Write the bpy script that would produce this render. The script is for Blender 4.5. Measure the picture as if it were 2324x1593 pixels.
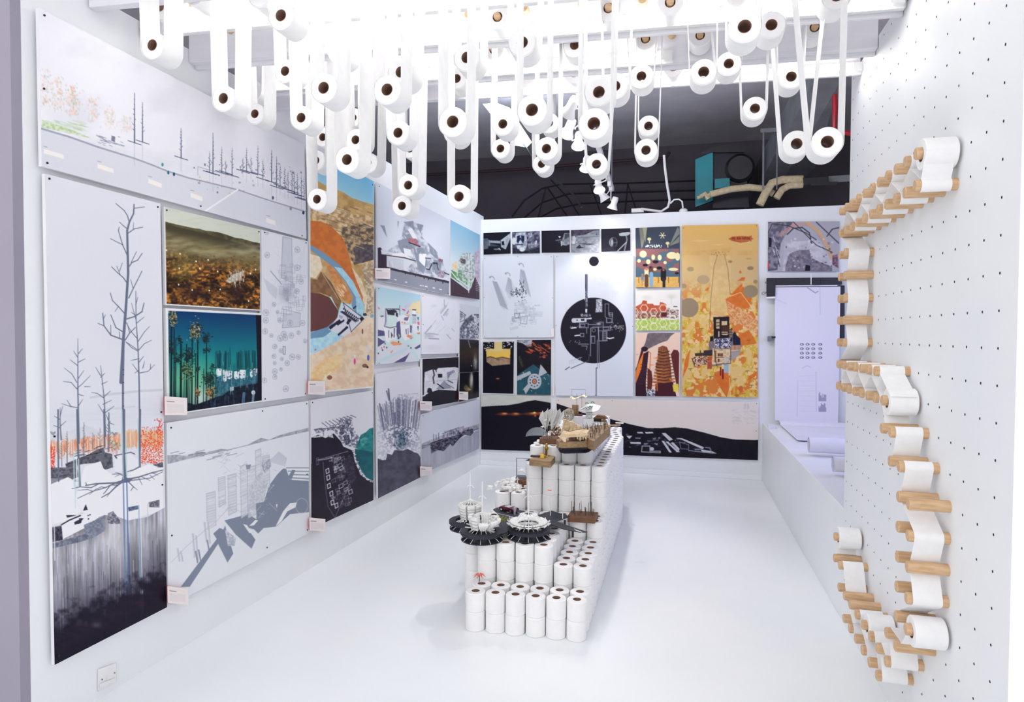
import bpy, bmesh, math, random
import numpy as np
from mathutils import Vector, Matrix

scene = bpy.context.scene
for o in list(bpy.data.objects):
    bpy.data.objects.remove(o)
COL = scene.collection
PI = math.pi

# ------------------------------------------------------------------ camera
FPX = 1477.0                       # focal length in pixels of the 2324 x 1593 frame
YAW, PITCH, ROLL, EYE = -0.250517, -0.0265392, 0.0046879, 1.55
_cy, _sy = math.cos(YAW), math.sin(YAW)
FWD = np.array([_sy * math.cos(PITCH), _cy * math.cos(PITCH), math.sin(PITCH)])
_r = np.array([_cy, -_sy, 0.0]); _u = np.cross(_r, FWD)
RGT = math.cos(ROLL) * _r + math.sin(ROLL) * _u
UPV = -math.sin(ROLL) * _r + math.cos(ROLL) * _u
CAM = np.array([0.0, 0.0, EYE])
cd = bpy.data.cameras.new('camera'); cam = bpy.data.objects.new('camera', cd); COL.objects.link(cam)
cd.sensor_width = 36.0; cd.lens = FPX / 2324 * 36.0; cd.clip_start = 0.05; cd.clip_end = 60
cam.matrix_world = Matrix(((RGT[0], UPV[0], -FWD[0], 0), (RGT[1], UPV[1], -FWD[1], 0), (RGT[2], UPV[2], -FWD[2], EYE), (0, 0, 0, 1)))
scene.camera = cam

# ------------------------------------------------------------------ world, exposure, room light
scene.view_settings.view_transform = 'Standard'
scene.view_settings.look = 'None'
scene.view_settings.gamma = 1.0
scene.view_settings.use_curve_mapping = False
scene.view_settings.exposure = 0.82
scene.cycles.use_denoising = True
scene.cycles.max_bounces = 8
scene.cycles.diffuse_bounces = 5
W = bpy.data.worlds.new('world'); scene.world = W; W.use_nodes = True
W.node_tree.nodes['Background'].inputs[0].default_value = (1.0, 0.985, 1.0, 1)
W.node_tree.nodes['Background'].inputs[1].default_value = 0.80
TUBE_POWER = 9.0                   # emission of the fluorescent strips

def area_light(name, loc, aim, sx, sy, power, col):
    l = bpy.data.lights.new(name, 'AREA'); l.shape = 'RECTANGLE'; l.size = sx; l.size_y = sy; l.energy = power; l.color = col
    o = bpy.data.objects.new(name, l); COL.objects.link(o); o.location = loc
    o.rotation_euler = (Vector(aim) - Vector(loc)).to_track_quat('-Z', 'Y').to_euler()
    return o
area_light('added_alcove_light', (1.86, 5.6, 1.75), (0.9, 6.0, 1.2), 1.7, 1.3, 9, (0.45, 0.5, 1.0))  # added bluish lamp for the alcove, its source out of view

area_light('added_soffit_light', (-0.5, 4.15, 3.2), (-0.2, 7.2, 4.2), 2.6, 0.3, 22, (0.97, 0.97, 1.0))   # added lamp without a fitting, stands in for strip spill on the hall soffit

# ------------------------------------------------------------------ pixel / plane helpers (the frame is 2324 x 1593)
def ray(x, y):
    a = (x - 1162.0) / FPX; b = -(y - 796.5) / FPX
    return RGT * a + UPV * b + FWD
def at(x, y, axis, val):            # point where the sight line of a frame position meets the plane axis = val
    d = ray(x, y); return CAM + d * ((val - CAM[axis]) / d[axis])
def project(P):
    q = np.asarray(P, float) - CAM
    z = q @ FWD
    return 1162.0 + FPX * (q @ RGT) / z, 796.5 - FPX * (q @ UPV) / z
LW0 = np.array([-2.362, 1.9, 0.0]); LW1 = np.array([-2.262, 7.35, 0.0])
_t = LW1 - LW0; LWN = np.array([_t[1], -_t[0], 0.0]) / np.linalg.norm(_t)     # left wall normal, into the room
BACK = 7.35
RIGHT = 0.876
def on_left(x, y, off=0.0):
    d = ray(x, y); p0 = LW0 + LWN * off
    return CAM + d * ((LWN @ (p0 - CAM)) / (LWN @ d))
def left_x(y):
    return LW0[0] + (LW1[0] - LW0[0]) * (y - LW0[1]) / (LW1[1] - LW0[1])

# ------------------------------------------------------------------ materials
MATS = {}
def srgb(c):
    c = [v / 255.0 for v in c]
    return tuple(v / 12.92 if v <= 0.04045 else ((v + 0.055) / 1.055) ** 2.4 for v in c)
def mat(name, c, rough=0.6, metal=0.0, noise=None, scale=(1, 1, 1), nscale=6.0, spec=0.5, emit=None, es=0.0, trans=0.0, alpha=1.0, bump=0.0, ior=1.45, coord='Object'):
    """Principled material; noise = second colour mixed in by a procedural noise pattern."""
    if name in MATS: return MATS[name]
    m = bpy.data.materials.new(name); m.use_nodes = True
    nt = m.node_tree; b = nt.nodes['Principled BSDF']
    b.inputs['Base Color'].default_value = (*srgb(c), 1); b.inputs['Roughness'].default_value = rough
    b.inputs['Metallic'].default_value = metal; b.inputs['Specular IOR Level'].default_value = spec
    b.inputs['IOR'].default_value = ior
    if emit: b.inputs['Emission Color'].default_value = (*srgb(emit), 1); b.inputs['Emission Strength'].default_value = es
    if trans: b.inputs['Transmission Weight'].default_value = trans
    if alpha < 1: b.inputs['Alpha'].default_value = alpha
    if noise is not None or bump:
        tc = nt.nodes.new('ShaderNodeTexCoord'); mp = nt.nodes.new('ShaderNodeMapping'); nz = nt.nodes.new('ShaderNodeTexNoise')
        mp.inputs['Scale'].default_value = scale; nz.inputs['Scale'].default_value = nscale; nz.inputs['Detail'].default_value = 5
        nt.links.new(tc.outputs[coord], mp.inputs[0]); nt.links.new(mp.outputs[0], nz.inputs['Vector'])
        if noise is not None:
            rp = nt.nodes.new('ShaderNodeValToRGB'); e = rp.color_ramp.elements
            e[0].position = 0.35; e[1].position = 0.65; e[0].color = (*srgb(c), 1); e[1].color = (*srgb(noise), 1)
            nt.links.new(nz.outputs['Fac'], rp.inputs[0]); nt.links.new(rp.outputs[0], b.inputs['Base Color'])
        if bump:
            bp = nt.nodes.new('ShaderNodeBump'); bp.inputs['Strength'].default_value = bump; bp.inputs['Distance'].default_value = 0.003
            nt.links.new(nz.outputs['Fac'], bp.inputs['Height']); nt.links.new(bp.outputs[0], b.inputs['Normal'])
    MATS[name] = m
    return m
M_WALL = mat('white_wall_paint', (238, 240, 242), 0.55, noise=(234, 237, 240), nscale=2.0)
M_JAMB = mat('lavender_grey_jamb', (152, 147, 163), 0.6, noise=(147, 142, 158), nscale=1.5)  # even jamb tone, set darker and more lavender than the walls
M_FLOOR = mat('white_gloss_floor', (240, 243, 245), 0.34, noise=(235, 240, 243), nscale=1.5, spec=0.35)
M_CEIL = mat('grey_concrete_soffit', (204, 200, 206), 0.9, noise=(186, 182, 188), nscale=1.8)
M_DARKWALL = mat('dark_upper_wall', (84, 78, 88), 0.9, noise=(74, 68, 78), nscale=1.2)
M_BEAM = mat('white_painted_timber', (232, 232, 236), 0.6, noise=(226, 226, 232), scale=(1, 8, 8), nscale=3)
M_PAPER = mat('white_tissue_paper', (243, 243, 243), 0.9, noise=(239, 239, 240), nscale=30, spec=0.15, bump=0.15)
M_CORE = mat('brown_cardboard', (150, 118, 100), 0.9, noise=(136, 106, 90), nscale=40)
M_WOOD = mat('pale_beech_wood', (218, 184, 146), 0.55, noise=(198, 160, 120), scale=(3, 24, 24), nscale=5)
M_EDGE = mat('white_foam_board', (236, 236, 240), 0.6, noise=(230, 230, 235), nscale=8)
M_BLACK = mat('black_metal', (22, 20, 26), 0.45, noise=(28, 26, 32), nscale=10)
M_WHITEM = mat('white_enamel', (236, 236, 236), 0.35, noise=(230, 230, 230), nscale=10)
M_TUBE = mat('lit_fluorescent_tube', (255, 255, 255), 0.4, emit=(255, 252, 247), es=TUBE_POWER)
M_LENS = mat('lit_lamp_lens', (255, 255, 255), 0.3, emit=(255, 250, 240), es=6.0)

# ------------------------------------------------------------------ mesh helpers
class MB:
    """Collects shapes and links them as ONE mesh object."""
    def __init__(s): s.v = []; s.f = []; s.sm = []
    def add(s, vs, fs, smooth=False):
        n = len(s.v); s.v += [tuple(map(float, p)) for p in vs]
        s.f += [tuple(i + n for i in f) for f in fs]; s.sm += [smooth] * len(fs)
        return s
    def box(s, a, b):
        (x0, y0, z0), (x1, y1, z1) = a, b
        return s.add([(x0, y0, z0), (x1, y0, z0), (x1, y1, z0), (x0, y1, z0), (x0, y0, z1), (x1, y0, z1), (x1, y1, z1), (x0, y1, z1)],
                     [(0, 3, 2, 1), (4, 5, 6, 7), (0, 1, 5, 4), (1, 2, 6, 5), (2, 3, 7, 6), (3, 0, 4, 7)])
    def hexa(s, lo, hi):             # lo / hi: matching rings of points (any count), joined as a prism
        n = len(lo); vs = list(lo) + list(hi)
        fs = [tuple(range(n - 1, -1, -1)), tuple(range(n, 2 * n))] + [(i, (i + 1) % n, n + (i + 1) % n, n + i) for i in range(n)]
        return s.add(vs, fs)
    def prism(s, pts, z0, z1):       # polygon in XY raised from z0 to z1
        return s.hexa([(p[0], p[1], z0) for p in pts], [(p[0], p[1], z1) for p in pts])
    def tube(s, pts, r, n=8, caps=True):
        pts = [np.array(p, float) for p in pts]; rs = r if isinstance(r, (list, tuple)) else [r] * len(pts)
        rings = []; prev = None
        for i, p in enumerate(pts):
            t = (pts[min(i + 1, len(pts) - 1)] - pts[max(i - 1, 0)]); t = t / (np.linalg.norm(t) + 1e-12)
            if prev is None:
                a = np.array([0, 0, 1.0]) if abs(t[2]) < 0.9 else np.array([1.0, 0, 0])
                u = np.cross(t, a)
            else: u = prev - t * (prev @ t)
            u = u / (np.linalg.norm(u) + 1e-12); w = np.cross(t, u); prev = u
            rings.append([p + rs[i] * (math.cos(k * 2 * PI / n) * u + math.sin(k * 2 * PI / n) * w) for k in range(n)])
        vs = [q for R in rings for q in R]; m = len(rings)
        fs = [(i * n + k, i * n + (k + 1) % n, (i + 1) * n + (k + 1) % n, (i + 1) * n + k) for i in range(m - 1) for k in range(n)]
        s.add(vs, fs, True)
        if caps:
            s.add(rings[0], [tuple(range(n - 1, -1, -1))]); s.add(rings[-1], [tuple(range(n))])
        return s
    def lathe(s, prof, n=32, c=(0, 0, 0), axis='z', closed=False):
        vs = []
        for (r, h) in prof:
            for k in range(n):
                a = 2 * PI * k / n; x, y = r * math.cos(a), r * math.sin(a)
                p = {'z': (x, y, h), 'y': (x, h, -y), 'x': (h, x, y)}[axis]
                vs.append((p[0] + c[0], p[1] + c[1], p[2] + c[2]))
        m = len(prof); fs = []
        for i in range(m if closed else m - 1):
            j = (i + 1) % m
            fs += [(i * n + k, i * n + (k + 1) % n, j * n + (k + 1) % n, j * n + k) for k in range(n)]
        return s.add(vs, fs, True)
    def sheet(s, P, Q, th):          # thin bent sheet between two matching 3-D polylines
        n = len(P); P = np.array(P, float); Q = np.array(Q, float)
        t = np.gradient(P, axis=0); wv = Q - P; nn = np.cross(t, wv); nn /= (np.linalg.norm(nn, axis=1, keepdims=True) + 1e-12)
        a, b = P + nn * th / 2, Q + nn * th / 2; c, d = P - nn * th / 2, Q - nn * th / 2
        vs = list(a) + list(b) + list(c) + list(d); fs = []
        for i in range(n - 1):
            fs += [(i, i + 1, n + i + 1, n + i), (2 * n + i, 3 * n + i, 3 * n + i + 1, 2 * n + i + 1),
                   (i, 2 * n + i, 2 * n + i + 1, i + 1), (n + i, n + i + 1, 3 * n + i + 1, 3 * n + i)]
        fs += [(0, n, 3 * n, 2 * n), (n - 1, 3 * n - 1, 4 * n - 1, 2 * n - 1)]
        return s.add(vs, fs, True)
    def build(s, name, m, parent=None, bevel=0.0, loc=None, seg=2):
        q = parent; ox = oy = oz = 0.0            # shapes are given in world coordinates; store them relative to the parent's base
        while q is not None: ox += q.location[0]; oy += q.location[1]; oz += q.location[2]; q = q.parent
        if loc is not None: ox += loc[0]; oy += loc[1]; oz += loc[2]
        me = bpy.data.meshes.new(name); me.from_pydata([(a - ox, b - oy, c - oz) for a, b, c in s.v], [], s.f); me.update()
        bm = bmesh.new(); bm.from_mesh(me); bmesh.ops.recalc_face_normals(bm, faces=bm.faces); bm.to_mesh(me); bm.free()
        me.polygons.foreach_set('use_smooth', s.sm if len(s.sm) == len(me.polygons) else [False] * len(me.polygons))
        if any(s.sm): me.set_sharp_from_angle(angle=0.72)
        me.materials.append(m)
        o = bpy.data.objects.new(name, me); COL.objects.link(o)
        if parent is not None: o.parent = parent
        if loc is not None: o.location = loc
        if bevel:
            b = o.modifiers.new('bevel', 'BEVEL'); b.width = bevel; b.segments = seg; b.limit_method = 'ANGLE'; b.angle_limit = 0.7
        return o
def tag(o, label, cat, group=None):
    o['label'] = label; o['category'] = cat
    if group: o['group'] = group
    return o
def thing(name, label, cat, loc=(0, 0, 0), group=None):
    o = bpy.data.objects.new(name, None); COL.objects.link(o); o.location = loc; o.empty_display_size = 0.05
    return tag(o, label, cat, group)
def struct(o): o['kind'] = 'structure'; return o
def ordinal(n):
    w = ['zeroth', 'first', 'second', 'third', 'fourth', 'fifth', 'sixth', 'seventh', 'eighth', 'ninth', 'tenth', 'eleventh', 'twelfth', 'thirteenth',
         'fourteenth', 'fifteenth', 'sixteenth', 'seventeenth', 'eighteenth', 'nineteenth', 'twentieth', 'twenty-first', 'twenty-second', 'twenty-third',
         'twenty-fourth', 'twenty-fifth', 'twenty-sixth', 'twenty-seventh', 'twenty-eighth', 'twenty-ninth', 'thirtieth']
    return w[n]

# ================================================================== SETTING
struct(MB().box((-6.5, -1.0, -0.1), (6.5, 9.6, 0.0)).build('floor', M_FLOOR))
H_LEFT, H_BACK, H_RIGHT = 2.94, 2.885, 2.93
# left wall: its front end closes the opening beside the camera
struct(MB().prism([(LW0[0], 1.905), (LW1[0], BACK + 0.1), (-3.4, BACK + 0.1), (-3.4, 1.905)], 0, H_LEFT).build('wall_left', M_WALL))
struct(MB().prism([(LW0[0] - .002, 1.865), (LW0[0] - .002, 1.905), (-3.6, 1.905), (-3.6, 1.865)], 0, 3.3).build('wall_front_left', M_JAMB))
struct(MB().box((-2.262, BACK, 0), (2.05, BACK + 0.12, H_BACK)).build('wall_back', M_WALL))
# right pegboard wall with a grid of drilled holes, and the wall beyond it
PY, PZ = 0.104, 0.1062
def peg_y(k): return 2.124 + PY * k
def peg_z(m): return 1.515 + PZ * m
wr = struct(MB().box((RIGHT, 2.075, 0), (RIGHT + 0.12, 3.835, H_RIGHT)).build('wall_right', M_WALL))
M_HOLE = mat('drilled_hole', (30, 28, 32), 0.9, noise=(36, 34, 38), nscale=30)
hb = MB(); _n = 10
PEGS = [(k, 6) for k in range(3, 14)] + [(k, 5) for k in range(3, 14)] + [(k, m) for m in (4, 3, 2, 1, 0) for k in (12, 13)] \
    + [(k, -1) for k in range(7, 14)] + [(k, -2) for k in range(6, 14)] + [(6, -3), (5, -3), (5, -4), (4, -4), (4, -5), (3, -5)] \
    + [(k, m) for m in (-6, -7, -8, -9) for k in (4, 3)] + [(13, -9), (13, -10), (12, -10)] + [(k, -11) for k in range(5, 13)] \
    + [(k, -12) for k in range(6, 12)] + [(5, -10), (4, -10)]
for k in range(0, 17):
    for m in range(-14, 14):
        if (k, m) in PEGS or not (0.03 < peg_z(m) < 2.9): continue
        y, z = peg_y(k), peg_z(m)
        if y > 3.81: continue
        x = RIGHT - 0.0006
        ring = [(x, y + 0.0043 * math.cos(2 * PI * i / _n), z + 0.0043 * math.sin(2 * PI * i / _n)) for i in range(_n)]
        hb.add([(x, y, z)] + ring, [(0, 1 + i, 1 + (i + 1) % _n) for i in range(_n)])
hb.build('holes', M_HOLE, wr)
struct(MB().prism([(RIGHT, 2.02), (RIGHT, 2.075), (RIGHT + 0.12, 2.075), (3.2, 2.075), (3.2, 2.02)], 0, H_RIGHT).build('wall_front', M_WALL))
# low bench wall and its ledge at the far right, alcove walls behind the pegboard
struct(MB().box((RIGHT, 3.835, 0), (2.0, BACK, 0.61)).build('trim_1', M_WALL, bevel=0.006))
aw = MB()
for a, b in (((2.0, 2.075, 0), (2.1, 4.7, H_RIGHT)), ((2.0, 6.5, 0), (2.1, BACK, H_RIGHT)), ((2.0, 4.7, 0), (2.1, 6.5, 1.05)), ((2.0, 4.7, 2.45), (2.1, 6.5, H_RIGHT))): aw.box(a, b)
struct(aw.build('wall_alcove', M_WALL))
wf = struct(MB().box((2.02, 4.7, 1.05), (2.06, 6.5, 1.11)).box((2.02, 4.7, 2.39), (2.06, 6.5, 2.45)).box((2.02, 4.7, 1.11), (2.06, 4.76, 2.39)).box((2.02, 6.44, 1.11), (2.06, 6.5, 2.39)).box((2.02, 5.57, 1.11), (2.06, 5.63, 2.39)).build('window_1', M_WHITEM))  # unseen window, put in to go with the bluish alcove lamp
MB().box((2.035, 4.76, 1.11), (2.045, 6.44, 2.39)).build('pane', mat('window_glass', (235, 240, 245), 0.05, trans=1.0), wf)
# skirting line of the cove along the back wall
struct(MB().box((-2.262, BACK - 0.012, 0), (RIGHT, BACK, 0.055)).build('baseboard_back', M_WALL, bevel=0.004))
# the hall above and behind
struct(MB().box((-6.5, 1.2, 4.15), (6.5, 9.6, 4.3)).build('ceiling', M_CEIL))
struct(MB().box((-6.5, 9.3, 0), (6.5, 9.5, 4.15)).build('wall_hall_back', M_DARKWALL))
struct(MB().box((-6.6, 1.9, 0), (-6.5, 9.5, 4.15)).build('wall_hall_left', M_DARKWALL))
struct(MB().box((6.5, 1.9, 0), (6.6, 9.5, 4.15)).build('wall_hall_right', M_DARKWALL))

# ------------------------------------------------------------------ white timber ceiling frame with strip lights
SL = 0.07                                                   # the boards run at a slight angle to the back wall
def fy(y0, x): return y0 + SL * x
ZB = 2.86
def board(name, y0, x0, x1, z0, z1, th):
    lo = [(x0, fy(y0, x0), z0), (x1, fy(y0, x1), z0), (x1, fy(y0, x1) + th, z0), (x0, fy(y0, x0) + th, z0)]
    return MB().hexa(lo, [(p[0], p[1], z1) for p in lo]).build(name, M_BEAM, bevel=0.003)
XL, XR = -2.345, 0.874
FRAME = [(2.34, XL, XR), (2.60, XL, XR), (2.90, XL, XR), (3.29, XL, XR), (3.59, XL, XR)]
for i, (y0, x0, x1) in enumerate(FRAME):
    struct(board('ceiling_beam', y0, x0, x1, ZB + 0.012, ZB + 0.20, 0.04))
for y0 in (2.941, 3.331):                                     # lower battens behind two of the boards
    struct(board('ceiling_beam', y0, XL, XR, ZB - 0.004, ZB + 0.06, 0.022))
STRIPS = [(2.60, -2.14, -0.02, 'strip light on the second ceiling board from the entrance'), (2.90, -1.75, 0.80, 'strip light on the middle ceiling board'),
          (3.29, -2.12, -0.10, 'strip light on the fourth ceiling board from the entrance'), (3.59, -1.15, 0.83, 'strip light on the farthest white ceiling board')]
for y0, x0, x1, lab in STRIPS:
    t = thing('strip_light', 'long glowing white ' + lab, 'light', ((x0 + x1) / 2, fy(y0, (x0 + x1) / 2) - 0.02, ZB), 'strip lights in the ceiling frame')
    lo = lambda a, b, z, u0, u1: [(u0, fy(y0, u0) + a, z), (u1, fy(y0, u1) + a, z), (u1, fy(y0, u1) + b, z), (u0, fy(y0, u0) + b, z)]
    MB().hexa(lo(-0.016, -0.001, ZB + 0.000, x0 - 0.06, x1 + 0.06), lo(-0.016, -0.001, ZB + 0.062, x0 - 0.06, x1 + 0.06)).build('batten', M_WHITEM, t)
    MB().hexa(lo(-0.040, -0.017, ZB + 0.006, x0, x1), lo(-0.036, -0.017, ZB + 0.050, x0, x1)).build('light_tube', M_TUBE, t)
    for e0, e1 in ((x0 - 0.055, x0 - 0.003), (x1 + 0.003, x1 + 0.055)):
        MB().hexa(lo(-0.044, -0.006, ZB + 0.010, e0, e1), lo(-0.038, -0.010, ZB + 0.055, e0, e1)).build('end_cap', M_WHITEM, t)

# wooden dowels that carry the paper loops, running between the boards
DOWELS = [(1189, 24, 2.90), (1458, 6, 2.90), (1320, 14, 2.90), (1062, 38, 2.90), (1525, 80, 3.29), (434, 14, 2.60), (1849, 55, 3.29), (1752, 74, 3.29)]
for i, (x, y, y0) in enumerate(DOWELS):
    p = at(x, y, 1, y0); p = at(x, y, 1, fy(y0, p[0]) - 0.03)
    o = MB().lathe([(0.0, 0), (0.016, 0), (0.018, 0.003), (0.018, 0.26), (0.0, 0.26)], 20, (p[0], p[1], p[2] + 0.012), 'y').build('wooden_dowel', M_WOOD)
    tag(o, 'round tan end of a wooden dowel in the ceiling frame, %s from the left wall' % ordinal(1 + sum(d[0] < x for d in DOWELS)), 'dowel', 'dowels in the ceiling frame')

# ------------------------------------------------------------------ hall services seen over the back wall
def rope(pts, r, z=None): return pts
def P(x, y, Y): return at(x, y, 1, Y)
M_RED = mat('red_sprinkler_pipe', (168, 20, 46), 0.4, noise=(150, 16, 40), nscale=6)
M_PIPE = mat('dark_maroon_pipe', (52, 34, 40), 0.6, noise=(60, 40, 46), nscale=6)
M_LAG = mat('beige_pipe_lagging', (196, 182, 150), 0.8, noise=(178, 162, 130), scale=(6, 6, 6), nscale=6)
M_TEAL = mat('teal_sheet_metal', (20, 128, 140), 0.45, noise=(16, 116, 128), nscale=3)
M_DARKBOX = mat('dark_blue_black_metal', (22, 22, 40), 0.5, noise=(16, 16, 30), nscale=4)
M_STEEL = mat('grey_painted_steel', (120, 122, 128), 0.6, noise=(104, 106, 112), nscale=4)
tag(MB().tube([P(945, 398, 8.9), P(1180, 384, 8.9), P(1430, 363, 8.9), P(1512, 359, 8.9), P(1519, 345, 8.9)], 0.022).build('ceiling_pipe', M_PIPE), 'dark maroon pipe running across the hall below the ceiling', 'pipe')
tag(MB().tube([P(1893, 180, 6.2), P(1895, 250, 6.2), P(1893, 296, 6.2), P(1935, 304, 6.2)], 0.022).build('sprinkler_pipe', M_RED), 'bright red pipe dropping from the ceiling beside the pegboard wall', 'pipe')
hoops = [[(1162, 492), (1190, 455), (1230, 428), (1275, 418), (1420, 416), (1590, 410)], [(1190, 494), (1230, 460), (1290, 440), (1400, 437), (1590, 432)],
         [(1225, 494), (1262, 474), (1320, 462), (1450, 456), (1600, 452)], [(1240, 425), (1228, 470), (1222, 494)], [(1242, 425), (1290, 494)], [(1425, 418), (1418, 485)], [(1425, 418), (1448, 490)], [(1250, 408), (1290, 450), (1318, 494)], [(1340, 420), (1365, 488)]]
for i, h in enumerate(hoops):
    tag(MB().tube([P(x, y, 8.6) for x, y in h], 0.012 if i < 6 else 0.010, 6).build('hanging_cable', M_BLACK), ['black cable arching widest above the back wall', 'second arching black cable above the back wall', 'lowest arching black cable above the back wall',
        'short black cable dropping from the arch crest', 'black cable slanting down from the arch crest', 'black cable dropping at the right of the spotlights', 'black cable slanting down right of the spotlights', 'thick black cable slanting behind the arches', 'black cable slanting behind the lowest spotlight'][i], 'cable', 'black cables above the back wall')
# blower unit: teal cabinet, dark housing, motor
t = thing('blower_unit', 'teal and black ventilation unit hanging under the ceiling', 'ventilation unit', tuple(P(1620, 468, 8.0)))
g = lambda pts, Y: [P(x, y, Y) for x, y in pts]
MB().hexa(g([(1578, 362), (1618, 345), (1618, 455), (1578, 470)], 7.7), g([(1582, 362), (1625, 345), (1625, 455), (1582, 470)], 8.3)).build('side_panel', M_TEAL, t)
MB().hexa(g([(1618, 345), (1690, 335), (1700, 470), (1618, 472)], 7.75), g([(1618, 345), (1690, 335), (1700, 470), (1618, 472)], 8.4)).build('housing', M_DARKBOX, t)
MB().hexa(g([(1580, 352), (1625, 330), (1700, 330), (1690, 345), (1620, 346)], 7.7), g([(1580, 352), (1625, 330), (1700, 330), (1690, 345), (1620, 346)], 8.3)).build('cover', M_BLACK, t)
MB().hexa(g([(1622, 406), (1656, 404), (1656, 425), (1622, 428)], 7.6), g([(1622, 406), (1656, 404), (1656, 425), (1622, 428)], 7.8)).build('junction_box', M_TEAL, t)
c = P(1680, 380, 7.7); MB().lathe([(0.0, 0), (0.13, 0.0), (0.16, 0.03), (0.16, 0.35), (0.0, 0.35)], 24, tuple(c), 'y').build('motor', M_BLACK, t)
MB().tube(g([(1582, 449), (1590, 447)], 7.5), 0.02).tube(g([(1590, 447), (1600, 440), (1608, 452)], 7.5), 0.03).tube(g([(1604, 446), (1614, 440)], 7.5), 0.024).build('valve', M_LAG, t)
tag(MB().tube(g([(1612, 441), (1660, 429), (1700, 425), (1732, 428), (1756, 440)], 7.45), 0.036, 12).build('lagged_pipe', M_LAG), 'beige lagged pipe running level from the teal ventilation unit', 'pipe', 'beige lagged pipes')
tag(MB().tube(g([(1724, 465), (1738, 437), (1752, 415), (1775, 408), (1822, 407)], 7.35), 0.042, 12).build('lagged_pipe', M_LAG), 'beige lagged pipe, upper and longer of the two bending to the black box', 'pipe', 'beige lagged pipes')
tag(MB().tube(g([(1762, 450), (1775, 430), (1792, 421), (1822, 419)], 7.35), 0.036, 12).build('lagged_pipe', M_LAG), 'beige lagged pipe, lower and shorter of the two bending to the black box', 'pipe', 'beige lagged pipes')
t = thing('control_box', 'black metal box under the ceiling where two beige pipes end', 'box', tuple(P(1850, 420, 7.35)))
MB().hexa(g([(1822, 403), (1880, 400), (1880, 415), (1824, 421)], 7.25), g([(1822, 403), (1880, 400), (1880, 415), (1824, 421)], 7.5)).build('casing', M_BLACK, t, bevel=0.004)
MB().hexa(g([(1838, 414), (1902, 412), (1898, 420), (1840, 421)], 7.2), g([(1838, 414), (1902, 412), (1898, 420), (1840, 421)], 7.5)).build('tray', M_BLACK, t)
tag(MB().hexa(g([(1880, 400), (1935, 396), (1935, 411), (1880, 415)], 7.35), g([(1880, 400), (1935, 396), (1935, 411), (1880, 415)], 7.5)).build('cable_duct', M_STEEL), 'grey cable duct running from the black box toward the pegboard', 'duct')
# sloping beam with a darker underside
struct(MB().hexa([P(1845, 190, 6.0), P(1905, 190, 6.0), P(1850, 380, 7.9), P(1735, 480, 9.0), P(1690, 480, 9.0)], [p + np.array((0, 0.25, 0.3)) for p in (P(1845, 190, 6.0), P(1905, 190, 6.0), P(1850, 380, 7.9), P(1735, 480, 9.0), P(1690, 480, 9.0))]).build('roof_beam', M_STEEL))
t = thing('hanger_bracket', 'thin steel hanger frame hanging from the ceiling beside the ventilation unit', 'bracket', tuple(P(1745, 290, 7.2)))
MB().hexa(g([(1726, 292), (1775, 289), (1775, 298), (1726, 301)], 7.2), g([(1726, 292), (1775, 289), (1775, 298), (1726, 301)], 7.35)).build('crossbar', M_STEEL, t)
MB().tube(g([(1733, 300), (1732, 430)], 7.2), 0.010).build('rod', M_STEEL, t)
MB().tube(g([(1764, 298), (1763, 430)], 7.2), 0.006).build('rod', M_STEEL, t)
tag(MB().tube(g([(1507, 352), (1509, 380), (1514, 420), (1520, 455), (1516, 470), (1500, 480), (1455, 474)], 7.42), 0.014, 8).build('white_cable', M_WHITEM), 'thick white cable dropping from the ceiling onto the back wall top', 'cable')
t = thing('plug_socket_lead', 'white lead with a round socket looped on the back wall top', 'cable', tuple(P(1550, 480, 7.40)))
MB().tube(g([(1521, 462), (1530, 453), (1540, 452), (1548, 457), (1550, 472)], 7.40), 0.009, 8).build('lead', M_WHITEM, t)
c = P(1551, 479, 7.40); MB().lathe([(0, -0.03), (0.03, -0.03), (0.045, -0.01), (0.045, 0.012), (0.03, 0.025), (0, 0.025)], 20, tuple(c)).build('socket', M_WHITEM, t)
tag(MB().box(tuple(P(1433, 482, 7.42)), tuple(P(1462, 476, 7.52))).build('junction_box', M_WHITEM), 'small white junction box lying on the back wall top', 'box')

# ------------------------------------------------------------------ track with white spotlights
tk = np.array([P(1300, 215, 4.1), P(1388, 458, 7.2)])
def track_at(Y): f = (Y - tk[0][1]) / (tk[1][1] - tk[0][1]); return tk[0] + (tk[1] - tk[0]) * f + np.array((0, 0, .14))
tr_ = thing('lighting_track', 'white lighting track carrying the spotlights down the room', 'lighting track', tuple(track_at(5.6)))
ta, tb = track_at(4.0), track_at(7.3)
MB().hexa([ta + np.array((-.02, 0, .0)), ta + np.array((.02, 0, .0)), tb + np.array((.02, 0, .0)), tb + np.array((-.02, 0, .0))], [ta + np.array((-.02, 0, .04)), ta + np.array((.02, 0, .04)), tb + np.array((.02, 0, .04)), tb + np.array((-.02, 0, .04))]).build('rail', M_WHITEM, tr_)
for Y in (4.2, 5.7, 7.2): q = track_at(Y); MB().tube([(q[0], q[1], q[2] + .04), (q[0], q[1], 4.155)], .006, 6).build('hanger_rod', M_STEEL, tr_)
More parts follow.
